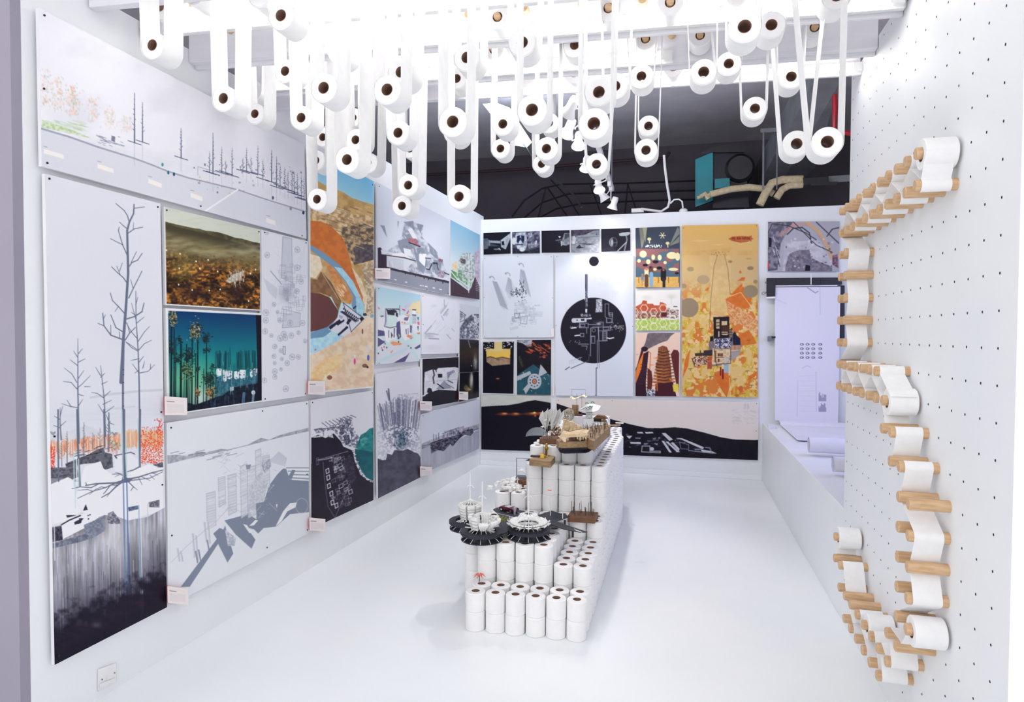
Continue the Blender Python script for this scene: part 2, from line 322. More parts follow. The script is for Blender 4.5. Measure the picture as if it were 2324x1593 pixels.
def spotlight(x, y, Y, aim, label, power, lit=True, r=0.055):
    c = Vector(P(x, y, Y)); d = (Vector(aim) - c).normalized()
    t = thing('track_spotlight', label, 'spotlight', tuple(c), 'white spotlights on the ceiling track')
    q = d.to_track_quat('Z', 'Y').to_matrix()
    def put(prof, m, nm, n=24):
        b = MB().lathe(prof, n); b.v = [tuple(c + q @ Vector(p)) for p in b.v]; return b.build(nm, m, t)
    put([(0.0, -0.12), (0.028, -0.12), (0.034, -0.10), (0.034, -0.04), (0.055, 0.0), (0.060, 0.012), (0.056, 0.012), (0.050, 0.0), (0.0, -0.004)], M_WHITEM, 'lamp_head')
    put([(0.0, 0.004), (0.048, 0.004), (0.050, 0.007), (0.0, 0.009)], M_LENS if lit else M_WHITEM, 'lens')
    top = Vector(track_at(Y)) - Vector((0, 0, .045)); side = d.cross(Vector((0, 0, 1))).normalized() * 0.05
    MB().tube([c - d * 0.05 + side, c + side * 1.1 + Vector((0, 0, .04)), Vector((top.x, top.y, c.z + .085)), top + Vector((0, 0, 0.02))], 0.006, 6).build('yoke', M_WHITEM, t)
    MB().box(tuple(top - Vector((.018, .035, 0))), tuple(top + Vector((.018, .035, .046)))).build('track_adaptor', M_WHITEM, t)
    if power:
        l = bpy.data.lights.new('spot_beam', 'SPOT'); l.energy = power; l.spot_size = 1.15; l.spot_blend = 0.6; l.shadow_soft_size = 0.04; l.color = (1.0, 0.97, 0.93)
        lo = bpy.data.objects.new('spot_beam', l); COL.objects.link(lo); lo.location = c + d * 0.03; lo.rotation_euler = d.to_track_quat('-Z', 'Y').to_euler()
SPOTS = [(1288, 258, 4.3, (-2.1, 5.6, 1.4), 'white track spotlight nearest the ceiling frame, turned to the left wall', 22), (1286, 303, 4.8, (-2.1, 6.6, 1.5), 'second white track spotlight, tilted steeply away', 22),
         (1313, 330, 5.3, (-0.7, 4.3, 0.5), 'white track spotlight turned sideways with a bright oval lens', 34), (1330, 382, 5.9, (-0.9, 5.0, 0.6), 'white track spotlight with glowing lens above the hanging rolls row', 24),
         (1360, 430, 6.5, (-0.2, 5.2, 0.2), 'white track spotlight pointing straight down, lens glowing', 26), (1373, 452, 6.9, (0.1, 7.3, 1.5), 'silver white track spotlight second from the far end', 20), (1390, 472, 7.1, (-1.2, 7.3, 1.4), 'white track spotlight at the far end of the track', 20)]
for a in SPOTS: spotlight(*a)
# flat fluorescent fitting in the hall behind
t = thing('hall_light', 'bright flat fluorescent fitting under the hall ceiling behind the rolls', 'light', tuple(P(1150, 290, 6.4)))
a = g([(1096, 236), (1128, 234), (1182, 318), (1170, 330)], 6.4); b = [p + np.array((0.0, 0.5, 0.12)) for p in a]
MB().hexa(a, b).build('light_panel', mat('lit_panel', (255, 255, 255), 0.4, emit=(225, 240, 255), es=7.0), t)
MB().hexa(g([(1122, 238), (1134, 238), (1196, 336), (1184, 330)], 6.5), g([(1122, 238), (1134, 238), (1196, 336), (1184, 330)], 6.7)).build('reflector', M_STEEL, t)
tag(MB().tube(g([(1176, 305), (1215, 370), (1300, 440), (1320, 470)], 6.9), 0.012, 6).build('hanging_cable', M_BLACK), 'black cable running down from the hall light fitting', 'cable')

# double socket plate low on the left wall
S = lambda x, y, off: on_left(x, y, off)
t = thing('telephone_socket', 'white wall socket plate low on the wall under the lake panel', 'socket', tuple(S(245, 1570, 0)))
a = [S(x, y, 0.0) for x, y in ((221.5, 1519), (265, 1503), (265, 1549), (221.5, 1570))]; b = [S(x, y, 0.012) for x, y in ((222.5, 1520), (264.5, 1504), (264.5, 1548.5), (222.5, 1569))]
MB().hexa(a, b).build('face_plate', M_WHITEM, t, bevel=0.002)
MB().hexa([S(x, y, 0.012) for x, y in ((242, 1534), (253, 1529), (253, 1540), (242, 1545))], [S(x, y, 0.016) for x, y in ((242, 1534), (253, 1529), (253, 1540), (242, 1545))]).build('port', M_WHITEM, t)
MB().hexa([S(x, y, 0.012) for x, y in ((226, 1552), (262, 1538), (262, 1546), (226, 1562))], [S(x, y, 0.02) for x, y in ((226, 1552), (262, 1538), (262, 1546), (226, 1562))]).build('rocker', M_WHITEM, t, bevel=0.002)
for x, y in ((232, 1542), (260.5, 1527)):
    MB().hexa([S(x + 1.5 * math.cos(k), y + 1.8 * math.sin(k), 0.012) for k in np.arange(8) * PI / 4], [S(x + 1.5 * math.cos(k), y + 1.8 * math.sin(k), 0.014) for k in np.arange(8) * PI / 4]).build('screw', M_STEEL, t)

# ================================================================== TOILET ROLLS OF THE PLINTH
RR, RH = 0.0515, 0.1
def roll_prof(R, H, r, e=0.004):
    return [(r, 0.001), (R - e, 0.0), (R, e), (R, H - e), (R - e, H), (r + 0.001, H), (r, H - 0.001)]
def core_prof(H, r):
    return [(r, 0.0), (r, H - 0.0015), (r - 0.0012, H - 0.0015), (r - 0.0012, 0.0)]
proto = MB().lathe(roll_prof(RR, RH, 0.0215), 36, closed=True).build('toilet_roll', M_PAPER)
core = MB().lathe(core_prof(RH, 0.0213), 24, closed=True).build('cardboard_core', M_CORE, proto)
rnd = random.Random(5)
CX0, CP, RY0, RP = -0.487, 0.1065, 3.25, 0.104
def cell(c, r):                       # plan position of column c (0 = aisle side) and row r (1 = front)
    x = CX0 - CP * c - (0.055 if r >= 23 else 0.0) * min(1, (r - 22) / 3)
    return x, RY0 + RP * (r - 1) + 0.05 * (x + 0.75)
def height(c, r):
    if r <= 2: return 2 if 0 <= c <= 5 else 0
    if r <= 7:
        if c <= 1: return 3
        return 4 if c <= (5 if r < 4 else 6) else 0
    if r <= 9:
        return 4 if c <= 6 else 0
    if r == 10: return 7 if c <= 4 else (5 if c <= 6 else 0)
    if r <= 14: return (7 if c == 0 else 8) if c <= 4 else (5 if c <= 6 else 0)
    if r <= 22: return (7 if c == 0 else 8) if c <= 4 else 0
    if r <= 27: return (7 if c == 0 else 8) if c <= 4 else 0
    return 0
cells = []; hidden = []
for r in range(1, 28):
    for c in range(0, 7):
        h = height(c, r)
        for l in range(1, h + 1):
            top = l == h
            front = height(c, r - 1) < l if r > 1 else True
            side = (height(c - 1, r) < l) if c > 0 else True
            lefts = height(c + 1, r) < l
            x, y = cell(c, r)
            vis = front or side or top
            if r >= 11 and c >= 2 and l == 8 and not front: vis = top and False   # under the model landscape
            if r in (3, 4, 5, 6, 7, 8, 9) and c >= 3 and l == 4 and not front and r not in (8, 9): vis = False   # under the black disc model
            (cells if vis else hidden).append((y, c, r, l, front + side))
def pl_place(o, c, r, l):
    x, y = cell(c, r); q = random.Random(c * 1000 + r * 31 + l)
    o.location = (x + q.uniform(-.0012, .0012), y + q.uniform(-.0012, .0012), (l - 1) * RH)
    o.rotation_euler = (0, 0, q.uniform(0, 6.28))
cells.sort(); first = True
for (y, c, r, l, e) in cells[:292]:
    if first: o = proto; first = False
    else:
        o = proto.copy(); COL.objects.link(o)
        k = core.copy(); COL.objects.link(k); k.parent = o
    pl_place(o, c, r, l)
    h = height(c, r)
    lev = 'top layer' if l == h else ('bottom layer' if l == 1 else ordinal(l) + ' layer up')
    tag(o, 'white roll in plinth, %s row from front, %s column from aisle side, %s' % (ordinal(r), ordinal(c + 1), lev), 'toilet roll', 'toilet rolls stacked as a plinth')
rest = cells[292:] + [k for k in hidden if True]
mb = MB()
for (y, c, r, l, e) in rest:
    x, yy = cell(c, r); mb.lathe([(0.0215, 0.0), (RR, 0.0), (RR, RH), (0.0215, RH)], 14, (x, yy, (l - 1) * RH), closed=True)
rs = mb.build('toilet_rolls', M_PAPER); rs['kind'] = 'stuff'
tag(rs, 'remaining white toilet rolls packed inside and behind the plinth', 'toilet rolls', 'toilet rolls stacked as a plinth')
def top_z(c, r): return height(c, r) * RH

# ================================================================== HANGING ROLLS
# (x, y) = centre of the front face in the frame, d = its height in pixels there
HANG = [(345, 102, 61.82), (506.5, 223, 58.94), (578, 258, 47.69), (573, 205, 45.3), (637, 34.5, 64.4), (646.5, 161, 52.4), (683, 267, 53.9), (734, 199, 65.01), (719, 452, 48.39), (732, 311, 43.03), (716, 364, 46.03), (769, 114.5, 55.04), (801, 267, 43.46), (806.5, 317, 48.19), (787, 362, 59.61), (834, 369, 46.66), (878, 203, 66.18), (909, 163, 60.7), (903, 301, 55.05), (930, 337, 43.15), (926, 420, 48.96), (912, 467, 47.06), (1027, 276, 67.31), (1031, 300, 50.0), (1059, 130, 62.05), (1036, 178, 48.4), (1041.5, 446, 54.76), (1185, 96, 64.43), (1141, 281, 51.28), (1135.6, 337, 44.26), (1207, 249, 68.91), (1246, 279, 44.99), (1240, 337, 51.79), (1229, 372, 42.32), (1304, 102, 52.45), (1359, 208.6, 65.05), (1396, 195, 58.03), (1347.6, 280, 70.14), (1353.6, 372.5, 49.8), (1455.6, 172.6, 53.39), (1471.6, 285.5, 47.04), (1466, 340.5, 51.46), (1597, 163, 59.06), (1654, 144, 54.05), (1690, 59.6, 73.2), (1751, 56, 62.0), (1713.6, 245.7, 53.0), (1796, 173.5, 55.46), (1808, 326, 60.24), (1878, 321.6, 67.97), (1899, -10, 63.18), (363, 14, 56.93), (589, -14, 59.83), (440, -20, 58.61)]
# spread of the two paper tails at the top (frame columns at row 0-ish), only where it is not straight
SPREAD = {1878: (1822, 1921), 1808: (1760, 1863), 1713.6: (1678, 1748), 1466: (1443, 1500), 1471.6: (1449, 1502), 1597: (1560, 1630), 1455.6: (1418, 1492), 1353.6: (1318, 1392), 1654: (1610, 1700)}
HR, HL = 0.052, 0.102
def zband(y): return 'close under ceiling frame' if y < 150 else ('at middle height' if y < 290 else 'in the lowest tier')
bands = {}
for i, h in enumerate(HANG): bands.setdefault(zband(h[1]), []).append(i)
for b in bands: bands[b].sort(key=lambda i: HANG[i][0])
roll_me = MB().lathe(roll_prof(HR, HL, 0.0215), 40, axis='y', closed=True)
hroll = None
for i, (x, y, d) in enumerate(HANG):
    zf = FPX * 2 * HR / d
    c = CAM + ray(x, y) * zf
    # keep clear of the ceiling boards: the loop hangs between them
    ztop = 2.985
    band = zband(y)
    lab = 'paper roll slung in a paper loop %s, %s from left wall' % (band, ordinal(bands[band].index(i) + 1))
    t = thing('hanging_roll', lab, 'toilet roll', tuple(c), 'toilet rolls hanging in paper loops')
    if hroll is None:
        a = MB().lathe(roll_prof(HR, HL, 0.0215), 40, axis='y', closed=True); a.v = [(p[0] + c[0], p[1] + c[1], p[2] + c[2]) for p in a.v]
        pr = a.build('paper_roll', M_PAPER, t)
        a = MB().lathe(core_prof(HL, 0.0213), 26, axis='y', closed=True); a.v = [(p[0] + c[0], p[1] + c[1], p[2] + c[2]) for p in a.v]
        pc = a.build('cardboard_core', M_CORE, t); hroll = (pr, pc)
    else:
        for s in hroll:
            k = s.copy(); COL.objects.link(k); k.parent = t
    q = random.Random(i)
    pr_rot = q.uniform(-0.03, 0.03)
    # paper sling: down one side, under the roll, up the other side
    R = HR + 0.0012
    sx = SPREAD.get(x)
    if sx:
        yt = c[1]; up = lambda px: (at(px, max(y - 200, 20) if y > 220 else 0, 1, yt))
        l3, r3 = up(sx[0]), up(sx[1]); k = (ztop - c[2])
        tl = c[0] - R + (l3[0] - (c[0] - R)) * k / max(0.05, l3[2] - c[2]); tr = c[0] + R + (r3[0] - (c[0] + R)) * k / max(0.05, r3[2] - c[2])
    else: tl, tr = c[0] - R - q.uniform(0.0, 0.012), c[0] + R + q.uniform(0.0, 0.012)
    # neighbours in depth: move the top end so it passes between two boards
    yo = c[1]
    pts = [(tl, ztop)] + [(tl + (c[0] - R - tl) * f, ztop + (c[2] - ztop) * f) for f in (0.25, 0.5, 0.75, 0.92)]
    pts += [(c[0] - R * math.cos(a), c[2] - R * math.sin(a)) for a in np.linspace(0, PI, 17)]
    pts += [(tr + (c[0] + R - tr) * f, ztop + (c[2] - ztop) * f) for f in (0.92, 0.75, 0.5, 0.25)] + [(tr, ztop)]
    y0, y1 = yo + 0.001, yo + HL - 0.001
    MB().sheet([(p[0], y0, p[1]) for p in pts], [(p[0], y1, p[1]) for p in pts], 0.0010).build('paper_sling', M_PAPER, t)

# rolls carried on dowels right under the boards: only their lower halves show
ONDOWEL = [(1381, 18, 2.90, 47), (1521, 5, 2.90, 47), (1129, 38, 2.90, 46), (1465, 88, 3.29, 45), (1120, 112, 3.29, 45), (1528, 152, 3.59, 42), (1302, 166, 3.59, 42), (1192, 172, 3.59, 42), (1589, 80, 3.29, 45), (1672, -16, 2.90, 47), (1849, 62, 3.29, 45), (1752, 130, 3.59, 42)]
for i, (x, y, y0, d) in enumerate(ONDOWEL):
    p = at(x, y, 1, y0); p = at(x, y, 1, fy(y0, p[0]) - 0.115)
    t = thing('dowel_roll', 'white roll half hidden above a strip light, %s from the left wall' % ordinal(1 + sum(o[0] < x for o in ONDOWEL)), 'toilet roll', tuple(p), 'rolls tucked between the ceiling boards')
    for s in hroll:
        k = s.copy(); COL.objects.link(k); k.parent = t
    MB().lathe([(0.0, -0.012), (0.014, -0.012), (0.0155, -0.009), (0.0155, 0.114), (0.0, 0.114)], 18, tuple(p), 'y').build('dowel', M_WOOD, t)

# ================================================================== PEGBOARD: PEGS, WOVEN PAPER, ROLLS
PL = 0.123; PR = 0.0200
M_PEG = M_WOOD
pg = MB().lathe([(0.0, -PL), (PR - 0.002, -PL), (PR, -PL + 0.002), (PR, 0.0), (0.0, 0.0)], 28, axis='x').build('wooden_peg', M_PEG)
NAMES = {6: 'topmost peg row', 5: 'second peg row', -1: 'upper middle peg row', -2: 'lower middle peg row', -11: 'second lowest peg row', -12: 'lowest peg row'}
for i, (k, m) in enumerate(PEGS):
    o = pg if i == 0 else pg.copy()
    if i: COL.objects.link(o)
    o.location = (RIGHT - 0.0003, peg_y(k), peg_z(m)); o.rotation_euler = (random.Random(i).uniform(0, 6), 0, 0)
    if m in NAMES:
        ks = sorted(q[0] for q in PEGS if q[1] == m); tx = 'round wooden peg, %s from the entrance in the %s' % (ordinal(ks.index(k) + 1), NAMES[m])
    else:
        ms = sorted((q[1] for q in PEGS if q[0] == k), reverse=True)
        col = 'farthest peg column' if k == 13 else ('peg column beside the farthest' if k == 12 else ('nearest peg column' if k == 3 else ('second nearest peg column' if k == 4 else ('third nearest peg column' if k == 5 else 'fourth nearest peg column'))))
        tx = 'round wooden peg, %s from the top in the %s' % (ordinal(ms.index(m) + 1), col)
    tag(o, tx, 'peg', 'wooden pegs on the pegboard')
def belt(seq, start=None, end=None, r=PR + 0.0012, gap=0.0):
    """Taut paper path in the (y, z) plane round pegs: seq of (k, m, turn), turn +1 = counter-clockwise round the peg."""
    C = [(np.array((peg_y(k), peg_z(m))) if not isinstance(k, float) else np.array((k, m)), s, r) for k, m, s in seq]
    pts = [] if start is None else [np.array(start)]
    tang = []
    for (a, sa, ra), (b, sb, rb) in zip(C[:-1], C[1:]):
        d = b - a; L = np.linalg.norm(d); u = d / L; n = np.array((-u[1], u[0]))
        # leaving point a + ra*na, arriving b + rb*nb with travel direction consistent with turn signs
        if sa == sb: na = nb = -sa * n * 1.0
        else:
            s = (ra + rb) / L; cth = math.sqrt(max(0.0, 1 - s * s))
            na = -sa * (n * cth) + u * s; nb = -na
        tang.append((a + ra * na, b + rb * nb))
    def arc(c, p, q, s, r):
        a0 = math.atan2(p[1] - c[1], p[0] - c[0]); a1 = math.atan2(q[1] - c[1], q[0] - c[0])
        if s > 0:
            while a1 < a0: a1 += 2 * PI
        else:
            while a1 > a0: a1 -= 2 * PI
        n = max(3, int(abs(a1 - a0) / 0.22)); return [c + r * np.array((math.cos(t), math.sin(t))) for t in np.linspace(a0, a1, n)]
    for i, (c, s, rr) in enumerate(C):
        if i == 0:
            if start is not None:
                d = np.array(start) - c; pts += arc(c, c + rr * d / np.linalg.norm(d), tang[0][0], s, rr)
            else: pts.append(tang[0][0])
        elif i == len(C) - 1:
            if end is not None:
                d = np.array(end) - c; pts += arc(c, tang[-1][1], c + rr * d / np.linalg.norm(d), s, rr); pts.append(np.array(end))
            else: pts.append(tang[-1][1])
        else: pts += arc(c, tang[i - 1][1], tang[i][0], s, rr)
        if i < len(C) - 1:
            a, b = tang[i]
            for f in (0.25, 0.5, 0.75): pts.append(a + (b - a) * f)
    out = [pts[0]]
    for p in pts[1:]:
        if np.linalg.norm(p - out[-1]) > 1e-4: out.append(p)
    return out
def ribbon(pts, label, x1=RIGHT - 0.020, w=0.088):
    o = MB().sheet([(x1 - w, p[0], p[1]) for p in pts], [(x1, p[0], p[1]) for p in pts], 0.0009).build('paper_strip', M_PAPER)
    return tag(o, label, 'paper strip', 'paper strips woven round the pegs')
def wall_roll(k, m, label, drop=0.006):
    c = (RIGHT - 0.004 - 0.096, peg_y(k), peg_z(m) - 0.0)
    z = peg_z(m) - (0.0240 - PR) - 0.0
    t = thing('pegged_roll', label, 'toilet roll', (RIGHT - 0.010, peg_y(k), z), 'rolls threaded on pegs')
    b = MB().lathe([(0.0240, 0.0), (RR - .003, 0.0), (RR, -0.003), (RR, -0.093), (RR - 0.003, -0.096), (0.0245, -0.096), (0.0240, -0.095)], 40, axis='x', closed=True)
    b.v = [(p[0] + RIGHT - 0.010, p[1] + peg_y(k), p[2] + z) for p in b.v]; b.build('paper_roll', M_PAPER, t)
    b = MB().lathe([(0.0239, -0.001), (0.0239, -0.0955), (0.0228, -0.0955), (0.0228, -0.001)], 26, axis='x', closed=True)
    b.v = [(p[0] + RIGHT - 0.010, p[1] + peg_y(k), p[2] + z) for p in b.v]; b.build('cardboard_core', M_CORE, t)
    return peg_y(k), z
ya, za = wall_roll(3, 6, 'large white roll on the highest peg, at the top of the pegboard figure')
yb, zb = wall_roll(6, -2, 'white roll at the end of the short pegboard shelf, above the long descent')
yc, zc = wall_roll(3, -9, 'white roll at the lowest point of the front peg column')
ye, ze = wall_roll(8, -11, 'white roll in the middle of the bottom pegboard curve')
yf, zf_ = wall_roll(13, -9, 'small-looking white roll at the far low end of the pegboard figure')
# top: from the first roll round the lower pegs and over the upper ones in turn
seq = []
for k in range(3, 13):
    seq.append((k, 5, -1) if k % 2 else (k, 6, 1))
seq += [(13, 5, 1), (12, 4, -1), (13, 3, 1), (12, 2, -1), (13, 1, 1), (12, 0, -1), (13, -1, 1)]
seq2 = []
for (k, m, s) in seq: seq2.append((k, m, s))
ribbon(belt(seq2[:10], start=(ya - RR, za)), 'long white paper strip zigzagging between the two top rows of pegs')
ribbon(belt([(12, 6, -1), (13, 5, -1), (12, 4, 1), (12, 3, -1), (12, 2, 1), (12, 1, -1), (12, 0, 1), (13, -1, -1)]), 'white paper strip weaving down the far peg columns')
ribbon(belt([(13, -1, 1), (13, -2, 1), (12, -1, -1), (11, -2, 1), (10, -1, -1), (9, -2, 1), (8, -1, -1), (7, -2, 1), (7, -1, -1)], end=(peg_y(6) - RR, peg_z(-2) + 0.02)), 'white paper strip zigzagging along the short middle shelf of pegs')
ribbon(belt([(6, -3, -1), (5, -3, 1), (5, -4, -1), (4, -4, 1), (4, -5, -1), (3, -6, 1), (3, -7, -1), (3, -8, 1), (4, -9, -1)], start=(peg_y(6) + RR, peg_z(-2) - 0.02)), 'long white paper strip weaving down the front peg columns')
ribbon(belt([(4, -10, -1), (5, -10, -1), (5, -11, 1), (6, -11, -1), (6, -12, 1), (7, -11, -1)], start=(yc + RR * 0.8, zc - RR * 0.62), end=(ye - RR, ze)), 'white paper strip looping below the lowest roll along the bottom curve')
ribbon(belt([(8, -12, -1), (9, -11, 1), (10, -12, -1), (11, -11, 1), (12, -10, -1), (13, -10, 1)], start=(ye + RR * 0.5, ze - RR * .87), end=(yf + RR, zf_)), 'white paper strip climbing the far end of the bottom curve')

# ================================================================== EXHIBITION PANELS
# Each panel is a foam board; its printed face is a fine grid whose points carry the ink colours.
def _hash(ix, iy, seed):
    h = (ix.astype(np.int64) * 374761393 + iy.astype(np.int64) * 668265263 + seed * 1442695041) & 0x7fffffff
    h = (h ^ (h >> 13)) * 1274126177 & 0x7fffffff
    return ((h ^ (h >> 16)) & 0xffff) / 65535.0
def vnoise(x, y, seed=0):
    ix, iy = np.floor(x), np.floor(y); fx, fy_ = x - ix, y - iy
    fx = fx * fx * (3 - 2 * fx); fy_ = fy_ * fy_ * (3 - 2 * fy_)
    a, b, c, d = _hash(ix, iy, seed), _hash(ix + 1, iy, seed), _hash(ix, iy + 1, seed), _hash(ix + 1, iy + 1, seed)
    return (a + (b - a) * fx) * (1 - fy_) + (c + (d - c) * fx) * fy_
def fbm(x, y, seed=0, o=4):
    v = 0; w = 0.5
    for i in range(o): v = v + w * vnoise(x * 2 ** i, y * 2 ** i, seed + i * 17); w *= 0.5
    return v / (1 - 0.5 ** o)
def T(ox, oy, s): return lambda pts: [(ox + x / s, oy + y / s) for x, y in pts]

class Art:
    """Ink on a flat panel; drawing positions are given in the same frame positions as the panel's four corners."""
    def __init__(s, quad, plane, base, off=0.034, step=1.6):
        P4 = [(on_left(x, y, off) if plane == 'L' else at(x, y, 1, BACK - off)) for x, y in quad]
        s.P4 = P4; TL, TR, BR, BL = P4
        w = max(abs(quad[1][0] - quad[0][0]), 8); h = max(math.dist(quad[0], quad[3]), math.dist(quad[1], quad[2]))
        step = min(step, 1.05); s.nx = max(12, int(w / step)); s.ny = max(12, int(h / step))
        u, v = np.meshgrid(np.linspace(0, 1, 2 * s.nx + 1), np.linspace(0, 1, 2 * s.ny + 1))   # painted twice as fine as the mesh
        s.u, s.v = u.ravel(), v.ravel(); U, V = s.u[:, None], s.v[:, None]
        s.P = TL * (1 - U) * (1 - V) + TR * U * (1 - V) + BR * U * V + BL * (1 - U) * V
        s.X, s.Y = project(s.P); s.C = np.tile(np.array(base, float), (len(s.u), 1)); s.plane = plane
        s.rng = random.Random(int(quad[0][0] * 7 + quad[0][1])); s.quad = quad; s.base = base
    def mix(s, idx, col, a=1.0):
        a = np.asarray(a, float); a = a[:, None] if a.ndim else a
        s.C[idx] = s.C[idx] * (1 - a) + np.array(col, float) * a; return s
    def box(s, x0, x1, y0, y1): return np.nonzero((s.X >= x0) & (s.X <= x1) & (s.Y >= y0) & (s.Y <= y1))[0]
    def inside(s, pts):
        p = np.array(pts, float); idx = s.box(p[:, 0].min(), p[:, 0].max(), p[:, 1].min(), p[:, 1].max())
        x, y = s.X[idx], s.Y[idx]; c = np.zeros(len(idx), bool); j = len(p) - 1
        for i in range(len(p)):
            if p[i, 1] != p[j, 1]:
                c ^= ((p[i, 1] > y) != (p[j, 1] > y)) & (x < (p[j, 0] - p[i, 0]) * (y - p[i, 1]) / (p[j, 1] - p[i, 1]) + p[i, 0])
            j = i
        return idx[c]
    def poly(s, pts, col, a=1.0): return s.mix(s.inside(pts), col, a)
    def npoly(s, pts, c1, c2, sc=6.0, seed=1, a=1.0, lo=0.35, hi=0.65, sx=1.0):   # polygon filled with a two-colour mottle
        i = s.inside(pts); n = np.clip((fbm(s.X[i] / sc / sx, s.Y[i] / sc, seed) - lo) / (hi - lo), 0, 1)[:, None]
        return s.mix(i, np.array(c1) * (1 - n) + np.array(c2) * n, a)
    def ell(s, cx, cy, rx, ry, col, a=1.0, soft=0.0):
        k = 1 + soft; i = s.box(cx - rx * k, cx + rx * k, cy - ry * k, cy + ry * k)
        d = np.hypot((s.X[i] - cx) / rx, (s.Y[i] - cy) / ry)
        cov = (d <= 1).astype(float) if soft == 0 else np.clip((k - d) / (2 * soft), 0, 1)
        return s.mix(i, col, cov * a)
    def ring(s, cx, cy, rx, ry, w, col, a=1.0):
        i = s.box(cx - rx - w, cx + rx + w, cy - ry - w, cy + ry + w); m = (rx + ry) / 2
        d = np.abs(np.hypot((s.X[i] - cx) / rx, (s.Y[i] - cy) / ry) - 1) * m
        return s.mix(i, col, np.clip(w / 2 - d + 0.6, 0, 1) * a)
    def line(s, pts, w, col, a=1.0, w2=None):
        n = len(pts) - 1
        for k in range(n):
            (x0, y0), (x1, y1) = pts[k], pts[k + 1]
            wa = w if w2 is None else w + (w2 - w) * k / n; wb = w if w2 is None else w + (w2 - w) * (k + 1) / n
            m = max(wa, wb) / 2 + 1.2; i = s.box(min(x0, x1) - m, max(x0, x1) + m, min(y0, y1) - m, max(y0, y1) + m)
            if not len(i): continue
            dx, dy = x1 - x0, y1 - y0; L = dx * dx + dy * dy + 1e-9
            t = np.clip(((s.X[i] - x0) * dx + (s.Y[i] - y0) * dy) / L, 0, 1)
            d = np.hypot(s.X[i] - x0 - t * dx, s.Y[i] - y0 - t * dy); ww = wa + (wb - wa) * t
            s.mix(i, col, np.clip(ww / 2 - d + 0.7, 0, 1) * np.minimum(1, ww / 0.9) * a)
        return s
    def frame(s, pts, w, col, a=1.0): return s.line(list(pts) + [pts[0]], w, col, a)
    def vgrad(s, c1, c2, v0=0.0, v1=1.0, pts=None):
        i = s.inside(pts) if pts else np.arange(len(s.u)); t = np.clip((s.v[i] - v0) / (v1 - v0), 0, 1)[:, None]
        s.C[i] = np.array(c1) * (1 - t) + np.array(c2) * t; return s
    def fog(s, col, fn, a=1.0):
        s.C = s.C * (1 - np.clip(fn(s), 0, 1)[:, None] * a) + np.array(col, float) * np.clip(fn(s), 0, 1)[:, None] * a; return s
    def speck(s, n, region, size, cols, a=1.0, sq=True, tall=1.0):
        x0, x1, y0, y1 = region
        for _ in range(n):
            x, y = s.rng.uniform(x0, x1), s.rng.uniform(y0, y1); r = s.rng.uniform(*size); c = s.rng.choice(cols)
            if sq: i = s.box(x - r, x + r * s.rng.uniform(.4, 1.2), y - r * tall, y + r * tall * s.rng.uniform(.4, 1.2)); s.mix(i, c, a)
            else: s.ell(x, y, r, r * tall, c, a)
        return s
    def streaks(s, n, region, length, cols, w=0.8, a=0.7, ang=(0, 1)):
        x0, x1, y0, y1 = region
        for _ in range(n):
            x, y, L = s.rng.uniform(x0, x1), s.rng.uniform(y0, y1), s.rng.uniform(*length)
            s.line([(x, y), (x + ang[0] * L, y + ang[1] * L)], w, s.rng.choice(cols), a)
        return s
    def tree(s, x, y0, y1, w, col, n=10, spread=14, a=1.0, lean=0):
        s.line([(x, y0), (x + lean, (y0 + y1) / 2), (x + lean * 1.5, y1)], w, col, a, w2=w * 0.35)
        for k in range(n):
            f = 0.25 + 0.72 * k / n; yy = y0 + (y1 - y0) * f; d = s.rng.choice((-1, 1)); L = spread * (1.1 - f) * s.rng.uniform(.6, 1.2)
            xx = x + lean * f * 1.5
            s.line([(xx, yy), (xx + d * L * .6, yy - L * .35), (xx + d * L, yy - L * 1.0)], max(0.6, w * .3), col, a)
        return s
    def border(s, col, e):
        i = np.nonzero((s.u < e[0]) | (s.u > 1 - e[1]) | (s.v < e[2]) | (s.v > 1 - e[3]))[0]; return s.mix(i, col)
FONT = {'T': (7, 2, 2, 2, 2), 'H': (5, 5, 7, 5, 5), 'E': (7, 4, 6, 4, 7), 'N': (5, 7, 7, 7, 5), 'W': (5, 5, 7, 7, 5), 'F': (7, 4, 6, 4, 4), 'U': (5, 5, 5, 5, 7), 'R': (6, 5, 6, 5, 5), ' ': (0,) * 5}
M_INK = bpy.data.materials.new('printed_ink'); M_INK.use_nodes = True
_nt = M_INK.node_tree; _b = _nt.nodes['Principled BSDF']; _b.inputs['Roughness'].default_value = 0.42; _b.inputs['Specular IOR Level'].default_value = 0.14
_at = _nt.nodes.new('ShaderNodeAttribute'); _at.attribute_name = 'ink'; _nt.links.new(_at.outputs['Color'], _b.inputs['Base Color'])
M_SCREW = mat('black_screw', (26, 26, 32), 0.5, noise=(34, 34, 40), nscale=20)
SCREW = None
